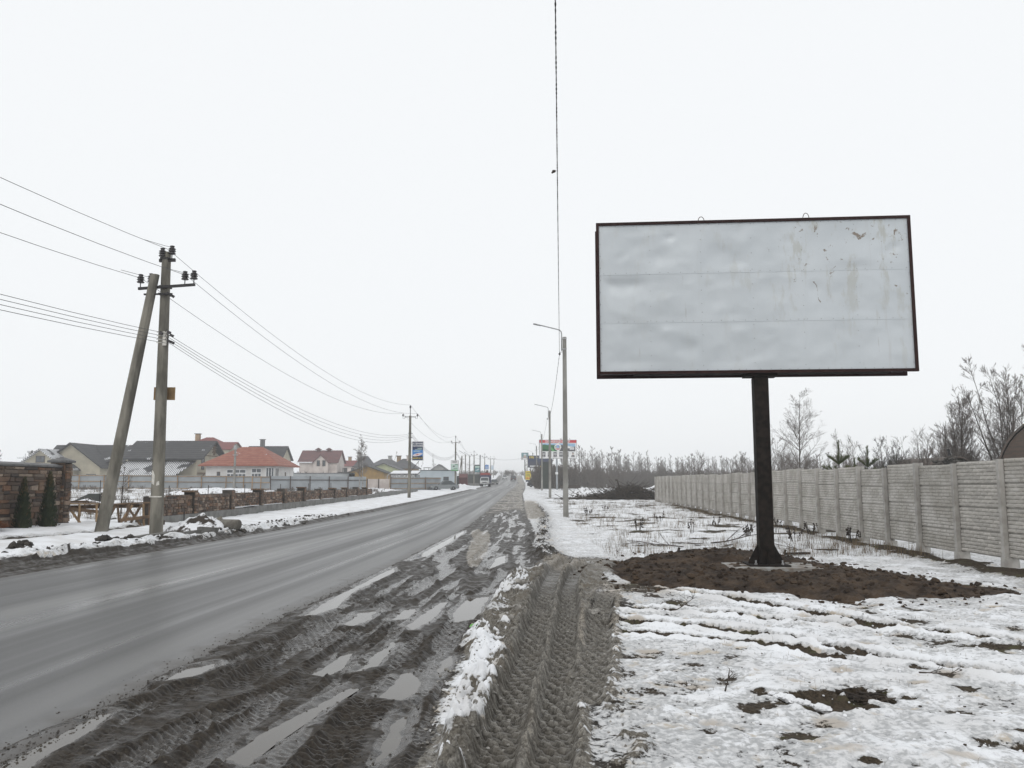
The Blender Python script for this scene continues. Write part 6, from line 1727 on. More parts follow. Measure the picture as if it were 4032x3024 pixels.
# tyre shop
TS = thing('tyre_shop', 'low snow-roofed hut carrying the long tyre-service sign', 'hut', (-16.7,128.5,gz(-16.7,128.5)))
MB().box(-1.9,1.9,.3,4,-.3,2.5).build('wall','sheet_grey',TS); b = MB(); b.slab([(-2.2,-.1,2.52),(2.2,-.1,2.52),(2.2,4.3,3.0),(-2.2,4.3,3.0)], .12); b.build('roof','cap',TS); b = MB(); b.slab([(-2.15,.2,2.62),(2.15,.2,2.62),(2.15,4.2,3.08),(-2.15,4.2,3.08)], .08); b.build('roof_snow','snow_top',TS)
sb = MB().box(-1.95,1.75,-.02,.04,1.88,2.48).build('sign_board','ink_white',TS); letter(sb, 'ШИНОМОНТАЖ', -.1, 2.17, .52, 'ink_black', -.03, .012, 1.0)
MB().tube([(-2.5,-.2,-.3),(-2.5,-.2,2.2),(-2.0,-.1,2.7)], .06, 6).build('flue','galv',TS)
t = thing('blue_building', 'long pale blue-grey flat building with a dark window beside the sheet fence', 'building', (-12.6,141,gz(-12.6,141)))
MB().box(-3.0,2.9,0,5,-.3,3.15).build('wall','pale_blue',t); MB().box(-3.1,2.95,-.1,5.1,3.152,3.25).build('roof','dark_sheet',t); window(t, 1.0,1.9,1.0,2.1,0,'win_frame_d',1)
t = thing('kiosk', 'maroon metal kiosk with a pitched front beyond the pale blue building', 'kiosk', (-8.9,152,gz(-8.9,152)))
MB().box(-.7,.75,0,3,-.3,2.0).build('wall','maroon_paint',t); b = MB(); b.slab([(-.8,-.3,1.95),(.85,-.3,1.95),(.75,1.0,2.7),(-.7,1.0,2.7)], .08); b.build('awning','roof_maroon',t); MB().box(-1.2,-.75,.2,3,-.3,2.3).build('side_annex','dark_sheet',t)
t = thing('grey_container', 'dark grey metal container behind the parked truck', 'container', (-9.6,208,gz(-9.6,208))); MB().box(-2.2,1.8,0,3,.7,2.9).build('box','dark_sheet',t); MB().box(-2.0,1.6,.1,2.9,-.3,.698).build('plinth','plinth',t)
t = thing('green_kiosk', 'small green awning kiosk just behind the truck', 'kiosk', (-7.6,215,gz(-7.6,215))); MB().box(-.9,.9,0,2,-.3,2.2).build('wall','ink_dkgreen',t); b = MB(); b.slab([(-1.1,-.6,2.3),(1.1,-.6,2.3),(.9,.6,2.9),(-.9,.6,2.9)], .08); b.build('awning','ink_ltgreen',t)

# ---- sheet fences round the plots
def sheet_fence(lab_, A, B, h, post, rail, sheet, sp, group=None, rails=(.3,1.15,1.9), z0=.0, nm='sheet_fence', wp=.12):
    A = Vector((*A,0)); B = Vector((*B,0)); L = (B-A).length; az = math.atan2(B.y-A.y, B.x-A.x)
    t = thing(nm, lab_, 'fence', (A.x,A.y,gz(A.x,A.y)+z0), az)
    dz_ = (gz(B.x,B.y)-gz(A.x,A.y))
    n = max(int(L/sp),1)
    for k in range(n):
        x_a, x_b = L*k/n, L*(k+1)/n; zz_ = dz_*k/n
        MB().box(x_a+.002,x_b-.002,.06,.075,zz_-.1,zz_+h).build('sheet', sheet, t)
        if rail:
            for r_ in rails: MB().box(x_a-.02,x_b+.02,-.05,.055,zz_+r_-.045,zz_+r_+.045).build('rail', rail, t)
        MB().box(x_a-wp/2,x_a+wp/2,-.13,-.052,zz_-.3,zz_+h+.03).build('post', post, t)
    return t
sheet_fence('pale sheet fence framed with raw timber behind the waste plot', (-62,107), (-38.2,111.2), 2.0, 'timber_new', 'timber_new', 'sheet_blue', 2.7)
sheet_fence('closely posted timber-framed stretch of sheet fence before the orange-roofed house', (-38.1,111.2), (-32.6,112.2), 1.98, 'timber_new', 'timber_new', 'sheet_blue', .95)
sheet_fence('blue-grey sheet fence with dark steel posts before the maroon-roofed house', (-32.5,112.2), (-20.6,118), 2.05, 'win_frame_d', 'win_frame_d', 'sheet_blue', 2.35, rails=(.1,1.55))
sheet_fence('short pinkish panel fence left of the tyre shop', (-20.5,118), (-17.6,120), 1.75, 'win_frame_d', None, 'plaster_pink', 1.5)
sheet_fence('timber-railed sheet fence in front of the tyre shop', (-17.5,120), (-11.2,131.5), 2.0, 'timber_old', 'timber_new', 'sheet_blue', 3.3, rails=(.35,1.1,1.85))

# ---- pole signs
def sign_base(nm, lab_, x, y, z, w, h, face, frame='ink_white', rz=0, legs=None, d=.12, cat='sign'):
    t = thing(nm, lab_, cat, (x,y,z), rz)
    f = MB(); e = .06
    f.box(-w/2-e,w/2+e,0,d,-h/2-e,-h/2); f.box(-w/2-e,w/2+e,0,d,h/2,h/2+e); f.box(-w/2-e,-w/2,0,d,-h/2,h/2); f.box(w/2,w/2+e,0,d,-h/2,h/2); f.build('frame', frame, t)
    p = MB().box(-w/2,w/2,.012,d-.01,-h/2,h/2).build('panel', face, t)
    return t, p
z78 = gz(-9.6,78)
t, p = sign_base('pole_sign', 'blue stretch-ceiling advert with a white price oval on the nearer plain pole', -8.86, 78.0, 4.53, 1.0, 1.72, 'ink_navy', rz=R(-4))
rect(p, -.5,.5,-.45,.10,'ink_blue','print',-.001); letter(p,'НАТЯЖНЫЕ',0,.68,.215,'ink_white',.0,.006); letter(p,'ПОТОЛКИ',.03,.46,.22,'ink_white',.0,.006)
for k, (a_, b_) in enumerate(((-.02,.42),(-.25,.38),(-.38,.22))): rect(p, a_,b_,.22-.14*k,.27-.14*k,'ink_mint','print_line',-.002)
flatpoly(p, ell(0,-.34,.46,.13,22,.22),'ink_white','price_oval',-.003); letter(p,'160',-.06,-.35,.2,'ink_red',-.008,.006,1,-.22); letter(p,'от',-.33,-.42,.1,'ink_red',-.008,.002,1,-.22); letter(p,'грн/м²',.24,-.28,.1,'ink_red',-.008,.002,1,-.22)
letter(p,'(067)899 63 33',0,-.68,.145,'ink_yellow',.0,.003)
b = MB(); b.beam((-.75,.06,.75),(-.45,.06,.75),.05); b.beam((-.75,.06,-.75),(-.45,.06,-.75),.05); b.beam((.15,.06,-.9),(-.62,.06,-1.9),.04); b.build('bracket','black_iron',t)
z134 = gz(-9.1,134)
t, p = sign_base('pole_sign', 'pale notice with a green foot strip on the pole beside the pale blue building', -9.2, 133.7, z134+3.85, 1.15, 1.62, 'ink_mint', 'ink_grey')
rect(p,-.57,.57,.30,.81,'ink_white','print',-.001); rect(p,-.57,.57,-.81,-.62,'ink_ltgreen','foot_strip',-.001)
for zz_, a_, b_ in ((.66,-.4,.4),(.54,-.35,.3),(.18,.05,.5),(-.42,-.15,.45)): rect(p,a_,b_,zz_-.04,zz_+.04,'ink_dkgrey' if zz_ > .5 else 'ink_green','print_line',-.003)
flatpoly(p,[(-.35,-.1),(-.2,.05),(-.05,-.02),(.1,.04),(.0,-.12),(-.2,-.2)],'ink_dkgrey','picture',-.003)
MB().box(-.1,.1,.12,.2,-.7,.7).build('bracket','black_iron',t)
t, p = sign_base('pole_sign', 'teal landscape sign on the dark pole behind the truck', -8.55, 205, gz(-9,205)+4.3, 1.15, 1.75, 'ink_teal', 'ink_dkgrey')
rect(p,-.57,.57,.2,.6,'ink_mint','print',-.001); flatpoly(p,[(-.5,-.5),(.2,-.1),(.5,.0),(.5,-.2),(.0,-.5)],'ink_pale','picture',-.003); rect(p,-.57,.57,.66,.87,'ink_dkgrey','head_strip',-.002)
MB().box(-.75,-.58,.03,.1,-.6,.6).build('bracket','black_iron',t)
t, p = sign_base('pole_sign', 'small blue and white sign on the pole past the truck', -7.9, 262, gz(-8,262)+4.75, 1.1, 1.75, 'ink_blue', 'ink_white')
for k in range(3): rect(p,-.4,.4,.2-.25*k,.28-.25*k,'ink_white','print_line',-.002)
rect(p,-.55,.55,-.87,-.5,'ink_white','print',-.001); MB().box(-.85,-.6,.03,.1,-.5,.5).build('bracket','black_iron',t)
t, p = sign_base('pole_sign', 'pale washed-out sign at the road crest', -7.65, 325, gz(-8,325)+4.3, 1.15, 1.9, 'ink_pale', 'ink_white')
for k in range(3): rect(p,-.4,.4,.3-.3*k,.4-.3*k,'ink_sky','print_line',-.002)
MB().box(-.95,-.6,.03,.1,-.5,.5).build('bracket','black_iron',t)
t = thing('bare_pole', 'bare dark pole beside the teal landscape sign', 'pole', (-7.9,206,gz(-7.9,206))); MB().tube([(0,0,-.3),(0,0,7.7)], [.14,.11], 8).build('shaft','black_iron',t)
for i, (x, y, l_) in enumerate(((-11.2,200,'street lamp with a short slanted arm left of the dark sign pole'),(-10.7,210,'twin street lamp with a short slanted arm nearer the dark sign pole'))):
    t = thing('street_lamp', l_, 'street lamp', (x,y,gz(x,y)), 0, 'old street lamps by the container'); MB().tube([(0,0,-.3),(0,0,7.6)], [.15,.11], 8).build('pole','old_conc',t); MB().tube([(.25,0,7.3),(-.3,0,7.7),(-.9,0,8.15)], .06, 6).build('arm','galv',t); MB().beam((-.85,0,8.1),(-1.5,0,8.5),.22,.12).build('lamp_head','galv',t)
t = thing('braced_pole', 'grey A-braced pole behind the maroon kiosk', 'pole', (-10.6,176,gz(-10.6,176))); MB().tube([(0,0,-.3),(0,0,6.6)], .12, 6).build('shaft','old_conc',t); MB().tube([(-.9,0,-.3),(-.05,0,6.2)], .11, 6).build('brace','old_conc',t); MB().beam((-.5,0,5.9),(.5,0,5.9),.08).build('crossarm','black_iron',t)
t = thing('braced_pole', 'dark A-braced pole at the far left above the stone wall', 'pole', (-98.2,170,gz(-98,170))); MB().tube([(0,0,-.3),(0,0,7.2)], .16, 6).build('shaft','black_iron',t); MB().tube([(-1.6,0,-.3),(-.1,0,7.0)], .15, 6).build('brace','old_conc',t); MB().beam((-1.0,0,7.0),(1.0,0,7.0),.1).build('crossarm','black_iron',t)
t = thing('plain_pole', 'slim concrete pole standing before the orange-roofed bungalow', 'pole', (-33.3,100,gz(-33.3,100))); MB().tube([(0,0,-.3),(0,0,5.9)], [.17,.12], 8).build('shaft','pole_conc',t); MB().box(-.3,.3,-.14,.14,4.5,4.58).build('crossarm','galv',t); MB().box(-.16,.16,-.16,.16,5.2,5.7).build('box','galv',t)
t = thing('tower_crane', 'faint tower crane far off at the left', 'crane', (-360,615,gz(-360,615)))
b = MB(); 
for s1_ in (-1,1):
    for s2_ in (-1,1): b.box(s1_*.8-.1,s1_*.8+.1,s2_*.8-.1,s2_*.8+.1,-.5,16.5)
for k in range(12): b.beam((-.8,-.8,1.3*k),(.8,-.8,1.3*k+1.3),.12); b.beam((.8,.8,1.3*k),(-.8,.8,1.3*k+1.3),.12)
b.build('mast','galv',t); b = MB(); b.beam((-6,0,15.2),(3.0,0,15.2),.6,.7); b.box(1.6,3.2,-.7,.7,13.6,14.8); b.build('jib','galv',t); MB().box(-1,1,-1,1,13.0,14.8).build('cab','galv',t); MB().beam((0,0,15.4),(0,0,18.4),.5,.5).build('apex','galv',t)

# ---- billboards on the right verge
zA = gz(7.36,133)
t, p = sign_base('poster_billboard', 'red-topped anniversary billboard with green landscape, emblem and a row of portraits', 7.36, 133, 6.87, 5.94, 2.9, 'ink_white', 'ink_grey', R(2), d=.3, cat='billboard')
rect(p,-2.97,2.97,1.02,1.45,'ink_red','headline_band',-.001); letter(p,'СІЛЬСЬКІЙ РАДІ 100 РОКІВ',-.05,1.22,.44,'ink_white',-.005,.014,.66)
rect(p,-2.62,-.15,-.32,.92,'ink_green','landscape_print',-.001); flatpoly(p,[(-2.62,.92),(-.15,.92),(-.15,.62),(-.9,.7),(-1.6,.66),(-2.1,.74),(-2.62,.70)],'ink_sky','landscape_sky',-.003)
flatpoly(p,[(-2.62,-.32),(-2.62,.1),(-1.5,-.05),(-.9,.3),(-.6,.3),(-1.0,-.32)],'ink_dkgreen','landscape_field',-.003); flatpoly(p,[(-1.25,.25),(-.95,.3),(-.55,-.3),(-.95,-.32)],'ink_ltgreen','landscape_path',-.004)
rect(p,.25,2.78,-.32,.92,'ink_dkgrey','hall_print',-.001); flatpoly(p,[(.3,.92),(2.78,.92),(2.78,.4),(1.9,.48),(1.4,.62),(.3,.72)],'ink_sky','hall_sky',-.003)
flatpoly(p,[(.9,.62),(1.4,.62),(1.9,.46),(2.6,.36),(2.6,-.08),(1.9,-.08),(1.9,.16),(.9,.12)],'ink_white','hall_front',-.004)
for k in range(5): rect(p,2.0+.12*k,2.07+.12*k,.18,.30,'ink_dkgrey','hall_window',-.006); rect(p,2.0+.12*k,2.07+.12*k,-.04,.10,'ink_grey','hall_window',-.006)
flatpoly(p,ell(-.02,.35,.55,.55,26),'ink_white','emblem_disc',-.006); flatpoly(p,[(-.24,.62),(.20,.62),(.20,.30),(-.02,.14),(-.24,.30)],'ink_blue','emblem_shield',-.009); flatpoly(p,[(-.12,.42),(.08,.42),(.08,.3),(-.12,.3)],'ink_white','emblem_mark',-.012)
flatpoly(p,[(-.42,.12),(.38,.12),(.30,.0),(-.02,-.07),(-.34,.0)],'ink_red','emblem_ribbon',-.009); flatpoly(p,ell(-.34,.35,.07,.2,10,.2),'ink_ltgreen','emblem_leaf',-.009); flatpoly(p,ell(.30,.35,.07,.2,10,-.2),'ink_ltgreen','emblem_leaf',-.009)
for k, x in enumerate((-2.28,-1.35,-.46,.48,1.42,2.40)):
    last = k == 5
    rect(p,x-.29,x+.29,-1.18,-.42,'ink_grey' if not last else 'ink_white','portrait_ground',-.002)
    flatpoly(p,ell(x,-.70,.13,.18,12),'ink_lgrey' if not last else 'ink_skin','portrait_face',-.006); flatpoly(p,ell(x,-.56,.14,.08,10),'ink_dkgrey','portrait_hair',-.008)
    flatpoly(p,[(x-.28,-1.18),(x-.24,-1.0),(x-.08,-.9),(x+.08,-.9),(x+.24,-1.0),(x+.28,-1.18)],'ink_black','portrait_jacket',-.007); flatpoly(p,[(x-.06,-.9),(x+.06,-.9),(x,-1.12)],'ink_white','portrait_shirt',-.010)
    rect(p,x-.25,x+.25,-1.30,-1.26,'ink_grey','caption_line',-.002)
b = MB(); b.box(-.32,-.05,.05,.25,-6.87+zA-.3,-1.5); b.build('post','sheet_blue',t); b = MB(); b.box(-.45,.0,.02,.04,-4.0,-3.65); b.build('small_plate','ink_white',t)
zB = gz(6.6,205)
t, p = sign_base('poster_billboard', 'dark night-sky billboard with a yellow percentage, half behind the red-topped one', 6.9, 205, zB+6.0, 5.9, 2.85, 'ink_navy', 'ink_dkgrey', 0, d=.3, cat='billboard')
letter(p,'19%',-2.1,1.0,.75,'ink_yellow',-.005,.02); flatpoly(p,[(-2.9,-.6),(-2.3,.1),(-1.6,-.1),(-1.0,.4),(-.3,.0),(.6,.3),(1.6,-.2),(2.9,.1),(2.9,-1.4),(-2.9,-1.4)],'ink_violet','picture',-.002)
for k in range(9): flatpoly(p,ell(-1.0+.45*k,1.1-.05*(k%3),.08,.08,8),'ink_yellow','spark',-.004)
rect(p,-2.5,-.3,-1.25,-.98,'ink_white','print_line',-.004); rect(p,.0,2.2,-1.32,-1.05,'ink_yellow','print_line',-.004)
MB().box(-.25,.15,.05,.3,-6.3,-1.46).build('post','dark_steel',t)
zC = gz(9,300)
t, p = sign_base('poster_billboard', 'billboard with a single large face, furthest along the road', 4.9, 315, zC+9.1, 2.6, 2.6, 'ink_grey', 'ink_dkgrey', 0, d=.3, cat='billboard')
rect(p,-1.3,1.3,-.2,1.3,'ink_teal','print',-.001); flatpoly(p,ell(0,.05,.5,.68,16),'ink_skin','portrait_face',-.004); flatpoly(p,ell(0,.62,.55,.3,14),'ink_pale','portrait_hair',-.006); flatpoly(p,[(-1.1,-1.3),(-.6,-.75),(.6,-.75),(1.1,-1.3)],'ink_white','portrait_shirt',-.005)
MB().box(-.2,.15,.05,.3,-9.3,-1.33).build('post','dark_steel',t)
zD = gz(3.6,190)
t, p = sign_base('verge_sign', 'yellow upright sign with a red arrow on the right verge', 3.7, 190, zD+2.1+.45, 1.25, 1.95, 'ink_yellow', 'ink_grey', 0)
for k in range(3): rect(p,-.42,.42,.55-.36*k,.68-.36*k,'ink_green' if k else 'ink_dkgrey','print_line',-.002)
flatpoly(p,[(-.5,-.62),(-.2,-.42),(-.2,-.54),(.45,-.54),(.45,-.70),(-.2,-.70),(-.2,-.82)],'ink_red','arrow',-.004)
b = MB(); b.box(-.6,-.5,.02,.1,-2.7,-1.04); b.box(.5,.6,.02,.1,-2.7,-1.04); b.build('legs','galv',t); MB().box(-.5,.5,.03,.08,-1.45,-1.06).build('lower_plate','ink_violet',t)
t = thing('green_net_fence', 'tall strip of dark green netting under the left edge of the red-topped billboard', 'fence', (5.35,140,gz(5.35,140)))
MB().box(-.5,.75,0,.04,.1,4.6).build('net','green_dark',t); MB().box(-.56,-.5,-.02,.06,-.3,4.7).build('post','black_iron',t); MB().box(.75,.81,-.02,.06,-.3,4.7).build('post','black_iron',t)
t = thing('timber_barrier', 'low dark plank barrier below the red-topped billboard', 'barrier', (9.0,128,gz(9,128))); MB().box(-1.6,1.4,0,.08,.35,.75).build('plank','brush',t); MB().box(-1.4,-1.25,.09,.2,-.2,.8).build('post','brush',t); MB().box(1.1,1.25,.09,.2,-.2,.8).build('post','brush',t)
t = thing('white_marker', 'small white marker board beside the earth heap', 'marker', (5.75,86,gz(5.75,86))); MB().box(-.05,.05,-.01,.01,1.0,1.75).build('board','ink_white',t); MB().box(-.03,.03,.012,.03,-.2,1.6).build('stake','galv',t)

# ---- vehicles
def wheel(parent, x, y, r_, w):
    ty = MB().lathe([(r_*.6,-w/2),(r_*.95,-w/2),(r_,-w*.35),(r_,w*.35),(r_*.95,w/2),(r_*.6,w/2)], 16, (x,y,r_), 'x').build('wheel','tyre',parent)
    MB().lathe([(.03,-w*.52),(r_*.58,-w*.48),(r_*.58,w*.48),(.03,w*.52)], 12, (x,y,r_), 'x').build('rim','rim',ty)
def car(lab_, x, y, rz, paint, L=4.3, W=1.75, H_=1.45, suv=False, z=None):
    t = thing('car', lab_, 'car', (x,y,gz(x,y)+.03 if z is None else z), rz)     # nose along -y
    h0, hb = .28, (.95 if suv else .82)
    s = [(-L/2,h0+.1),(-L/2+.05,hb-.22),(-L/2+.12,hb-.12),(-L*.20,hb),(L*.42,hb+.03),(L/2-.03,hb-.02),(L/2,h0+.1),(L/2-.05,h0-.05),(-L/2+.08,h0-.05)]
    b = MB(); b.prism(s, -W/2, W/2, 'yz'); b.build('body', paint, t, bevel=.06)
    c0, c1_, c2_, c3_ = -L*.22, -L*.03, L*(.34 if suv else .22), L*(.46 if suv else .42)
    tw = W*.80/2; bw_ = W*.94/2
    v = [(-bw_,c0,hb-.01),(bw_,c0,hb-.01),(bw_,c3_,hb+.01),(-bw_,c3_,hb+.01),(-tw,c1_,H_),(tw,c1_,H_),(tw,c2_,H_),(-tw,c2_,H_)]
    MB().add(v, [(0,3,2,1),(4,5,6,7),(0,1,5,4),(1,2,6,5),(2,3,7,6),(3,0,4,7)]).build('cabin', paint, t, bevel=.04)
    def q(a,b_,c,d,k=.1):
        pts = [Vector(v[i]) for i in (a,b_,c,d)]; ce = sum(pts, Vector())/4; n_ = (pts[1]-pts[0]).cross(pts[2]-pts[0]).normalized()
        return [p_.lerp(ce, k)+n_*.012 for p_ in pts]
    for nm2, idx in (('windscreen',(0,1,5,4)),('rear_window',(2,3,7,6)),('side_window',(1,2,6,5)),('side_window',(3,0,4,7))): MB().slab(q(*idx), .01).build(nm2,'glassy',t)
    for sx_ in (-1,1):
        for yy_ in (-L*.32,L*.30): wheel(t, sx_*(W/2-.10), yy_, .34 if suv else .31, .2)
        MB().box(sx_*W*.36-.16,sx_*W*.36+.16,-L/2-.012,-L/2+.1,hb-.36,hb-.2).build('headlight','lamp_clear',t); MB().box(sx_*W*.40-.12,sx_*W*.40+.12,L/2-.1,L/2+.012,hb-.32,hb-.08).build('tail_light','lamp_red',t)
        MB().box(sx_*(W/2+.08)-.09,sx_*(W/2+.08)+.09,c0+.25,c0+.37,hb+.02,hb+.16).build('mirror',paint,t)
    MB().box(-W*.46,W*.46,-L/2-.03,-L/2+.08,h0,h0+.2).build('bumper','plastic_dark',t); MB().box(-W*.46,W*.46,L/2-.08,L/2+.03,h0,h0+.2).build('bumper','plastic_dark',t)
    MB().box(-.26,.26,-L/2-.042,-L/2-.031,h0+.04,h0+.15).build('number_plate','ink_white',t); MB().box(-.26,.26,L/2+.031,L/2+.042,h0+.1,h0+.21).build('number_plate','ink_white',t)
    return t
def zr(y): return float(zroad(y))+.04
car('black off-roader driving away up the road', .5, 290, R(180), 'car_black', 4.5, 1.9, 1.85, True, zr(290))
car('white saloon coming down the road towards the black off-roader', -2.7, 318, 0, 'car_white', 4.3, 1.75, 1.45, False, zr(318))
car('dark olive saloon parked behind the truck', -4.9, 232, R(8), 'car_olive', 4.2, 1.7, 1.42)
car('grey saloon parked nose-in beside the pale blue building', -10.4, 128.5, R(-78), 'car_grey', 4.3, 1.75, 1.45)
car('black off-roader parked on the right verge below the dark billboard', 5.6, 176, R(60), 'car_black', 4.5, 1.9, 1.8, True)
TRK = thing('truck', 'white-cabbed truck with a blue tarpaulin body parked by the road', 'truck', (-6.1,186,gz(-6.1,186)+.05), R(-3))
MB().box(-.98,.98,-.55,.95,.55,1.25).build('cab_lower','car_white',TRK, bevel=.08)
cv = [(-.98,-.5,1.25),(.98,-.5,1.25),(.98,.95,1.25),(-.98,.95,1.25),(-.82,-.12,2.1),(.82,-.12,2.1),(.86,.9,2.12),(-.86,.9,2.12)]
MB().add(cv,[(0,3,2,1),(4,5,6,7),(0,1,5,4),(1,2,6,5),(2,3,7,6),(3,0,4,7)]).build('cab_upper','car_white',TRK, bevel=.04)
MB().slab([(-.86,-.48,1.31),(.86,-.48,1.31),(.74,-.19,2.0),(-.74,-.19,2.0)], .02).build('windscreen','glassy',TRK)
for s_ in (-1,1):
    MB().box(s_*.985-.012,s_*.985+.012,-.1,.75,1.32,1.95).build('side_window','glassy',TRK); MB().box(s_*.72-.2,s_*.72+.2,-.575,-.545,.85,1.05).build('headlight','lamp_clear',TRK); MB().box(s_*1.18-.09,s_*1.18+.09,-.2,-.12,1.3,1.75).build('mirror','plastic_dark',TRK)
MB().box(-.5,.5,-.575,-.552,.85,1.05).build('grille','plastic_dark',TRK); MB().box(-1.0,1.0,-.66,-.56,.42,.68).build('bumper','plastic_dark',TRK); MB().box(-.26,.26,-.675,-.662,.5,.62).build('number_plate','ink_white',TRK)
MB().box(-.55,.55,.9,5.4,.5,.8).build('chassis','plastic_dark',TRK); MB().box(-1.08,1.08,1.1,5.4,.8,2.55).build('tarpaulin_body','tarp_blue',TRK, bevel=.03)
b = MB(); b.box(-1.1,1.1,1.08,5.42,2.552,2.75); b.lathe([(.16,-1.05),(.2,-.9),(.2,.9),(.16,1.05)],10,(0,1.2,2.86),'x'); b.build('rolled_top','tarp_red',TRK)
b = MB(); rr = random.Random(5); 
for k in range(4): b.blob((.35+rr.uniform(-.1,.1),2.0,2.95+.18*k), .3-.03*k, rr, 1, .9, .25)
b.build('tied_bundle','brush',TRK)
for s_ in (-1,1): wheel(TRK, s_*.86, .1, .38, .24); wheel(TRK, s_*.86, 3.9, .38, .34)

# ---- trees and scrub on the left and along the crest
g = Grow(301)
for dx_, lean in ((0,.03),(.45,-.02)):
    p_, r__ = g.limb(g.trunk, (dx_,0,-.2), (lean,0,1), 7.4-dx_*1.6, .085, .012, 9, 0, .05, 6); g.sub(p_, r__, 34, .3, .98, lambda t_: 1.7*(.3+.8*(1-t_)), 42, -.05, (8,.45,(3,.5)), .009)
g.finish('birch_tree', 'birch with two white stems before the ochre workshop', (-19.2,105,gz(-19.2,105)), None, 'birch', 'paletwig')
slim_tree(311, 2.4, .035, 16, .8, 45, (5,.5), .006, .2).finish('bare_sapling', 'small bare sapling on the waste plot between brace and pole', (-18.9,40.5,gz(-18.9,40.5)))
multi_stem(312, 6.5, 5, .3, .08, 12, 1.3, (6,.45,(3,.5)), .012).finish('bare_tree', 'leafless upright tree at the far left edge above the stone wall', (-60.5,98,gz(-60,98)), None, 'bark', 'paletwig')
for i, (u, y, h, l_) in enumerate(((725,205,5.2,'small bare tree beside the maroon-roofed house'),(846,205,8.5,'thin bare tree between the workshop and the tan brick house'),(835,212,7.4,'leafless slender tree behind the lime-green hall'),(938,235,9.0,'reddish bare tree behind the unfinished house'),(905,225,6.5,'pale bare tree right of the tan brick house'),(1134,330,8.0,'pale bare tree by the face billboard at the road crest'),(1010,260,6.5,'thin bare tree behind the old street lamps'))):
    x = (u-1106)/1790*y; multi_stem(320+i, h, 3, .2, .07, 10, h*.2, (5,.45), .016).finish('bare_tree', l_, (x,y,gz(x,y)), None, 'bark', 'paletwig')
rr = random.Random(44); sp_ = []
for k in range(130):
    y = rr.uniform(385,440); sp_.append((rr.uniform(-36,16), y, rr.uniform(1.6,3.4), 1.3))
for k in range(50): sp_.append((rr.uniform(6,18), rr.uniform(260,340), rr.uniform(2.5,4.5), 1.2))
V1, F1 = scatter(sp_, bvars, rr); tag(obj('crest_scrub', fast_mesh('crest_scrub', V1, F1), 'twig'), 'brown scrub along the crest where the road disappears', 'scrub', kind='stuff')
sp_ = []
for k in range(150): sp_.append((rr.uniform(-58,-14), rr.uniform(88,110), rr.uniform(.35,.9), 1.6))
for k in range(60): sp_.append((rr.uniform(-30,-15), rr.uniform(36,80), rr.uniform(.4,.9), 1.6))
for k in range(60): sp_.append((rr.uniform(-60,-22), rr.uniform(180,215), rr.uniform(2.0,4.0), 1.4))
V1, F1 = scatter(sp_, bvars, rr); tag(obj('waste_plot_scrub', fast_mesh('waste_plot_scrub', V1, F1), 'twig'), 'brown scrub and weeds over the waste plot behind the low wall', 'scrub', kind='stuff')
rg = np.random.RandomState(17); sp_ = []
for k in range(2600):
    y = rg.uniform(33,106); x = rg.uniform(-.56*y,-14.0-.02*y); sp_.append((x,y,hz(x,y),rg.uniform(.12,.5),.005+y*.0001))
weeds(sp_, 'waste_plot_weeds', 'dry brown weeds over the waste plot', 'drygrass', 4)
heap('snow_mound', 'snowy mound of earth on the waste plot behind the low wall', -21, 62, 4, 3, .7, 'snowy_earth', 501); heap('snow_mound', 'long snow-streaked earth mound on the waste plot nearer the sheet fence', -30, 85, 9, 3, .8, 'snowy_earth', 505)
heap('snow_mound', 'snow-streaked mound behind the timber trestle', -22.5, 44, 4, 3, .6, 'snowy_earth', 509); heap('snow_mound', 'snow mound heaped beside the pale notice pole', -8.4, 141, 2.6, 3.4, 1.0, 'snow_top', 513)
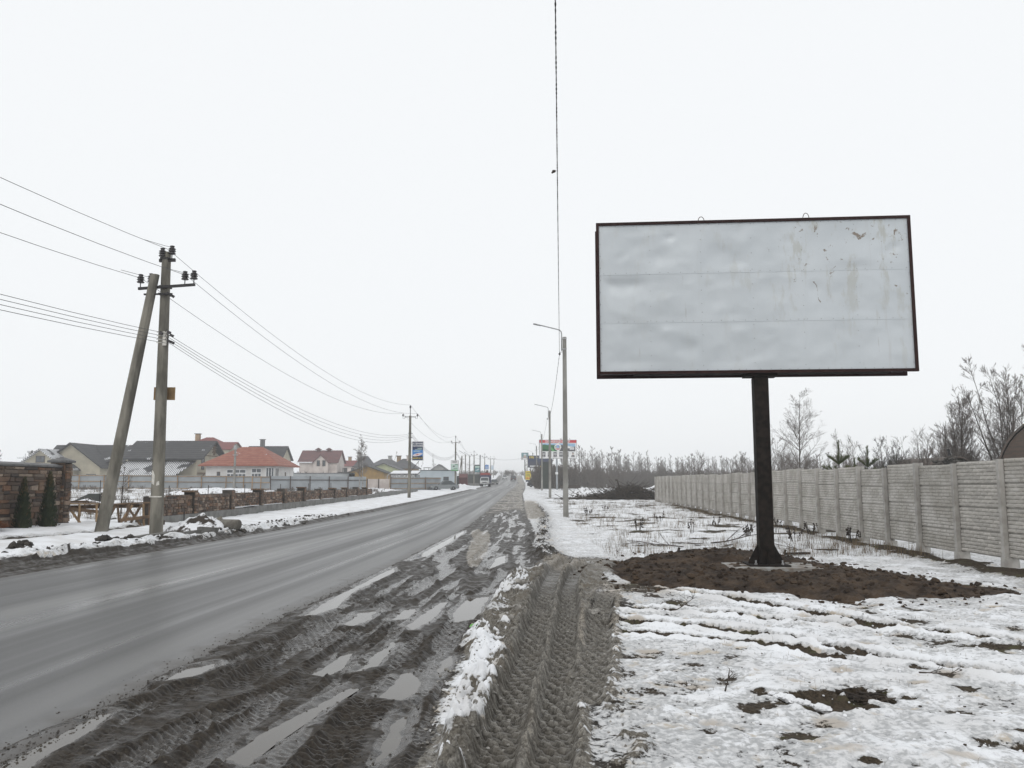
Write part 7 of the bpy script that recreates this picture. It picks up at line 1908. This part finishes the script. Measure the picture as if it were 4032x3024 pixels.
heap('snow_mound', 'rubble-strewn snow mound before the tyre shop fence', -17.5, 108, 5, 3, .6, 'snowy_earth', 517); heap('snow_mound', 'white snow mound by the road crest', -4, 408, 6, 4, 1.6, 'snow_top', 521)
t = tarp = thing('tarp_shelter', 'collapsed dark tarpaulin shelter on the waste plot beside the gate pillar', 'shelter', (-25.6,50,gz(-25.6,50)+.3)); b = MB(); b.add([(-.7,0,-.3),(1.0,0,-.3),(1.0,0,.95),(.3,0,1.0),(-.6,0,.3),(-.7,1.5,-.3),(1.0,1.5,-.3),(1.0,1.5,.9),(.3,1.5,.95),(-.6,1.5,.25)],[(0,1,2,3,4),(9,8,7,6,5),(2,7,8,3),(3,8,9,4),(1,6,7,2),(4,9,5,0)]); b.build('tarpaulin','dark_sheet',t); MB().tube([(1.1,-.1,-.6),(1.1,-.1,1.1)], .04, 5).build('post','brush',t); tarp.scale = (1,1,.62)
WP = ['thin rusty wire-fence post behind the first bay of the low wall','thin rusty wire-fence post behind the second bay of the low wall','thin rusty wire-fence post behind the third bay of the low wall','thin rusty wire-fence post behind the fourth bay of the low wall','thin rusty wire-fence post behind the sixth bay of the low wall','thin rusty wire-fence post behind the seventh bay of the low wall','thin rusty wire-fence post behind the ninth bay of the low wall']
for i, (x, y) in enumerate(((-15.4,33),(-15.6,38),(-16,44),(-16,50),(-15.8,57),(-15.6,64),(-15.4,71))):
    o = tag(MB().tube([(0,0,-.2),(0,0,1.45)], .02, 5).build('wire_fence_post', 'brush', loc=(x,y,gz(x,y))), WP[i], 'post', 'wire fence posts on the waste plot')

# ---- misty air
hb_ = MB().box(-2100,2100,-260,2100,-3,21).build('haze', None)
m = bpy.data.materials.new('haze'); m.use_nodes = True; nt = m.node_tree; nt.nodes.clear()
ou = nt.nodes.new('ShaderNodeOutputMaterial'); pv = nt.nodes.new('ShaderNodeVolumePrincipled')
pv.inputs['Color'].default_value = (.93,.945,.96,1); pv.inputs['Density'].default_value = .0009; pv.inputs['Anisotropy'].default_value = .0
nt.links.new(pv.outputs[0], ou.inputs['Volume']); hb_.data.materials.append(m); tag(hb_, 'thin winter mist over the whole place', 'haze', kind='stuff')
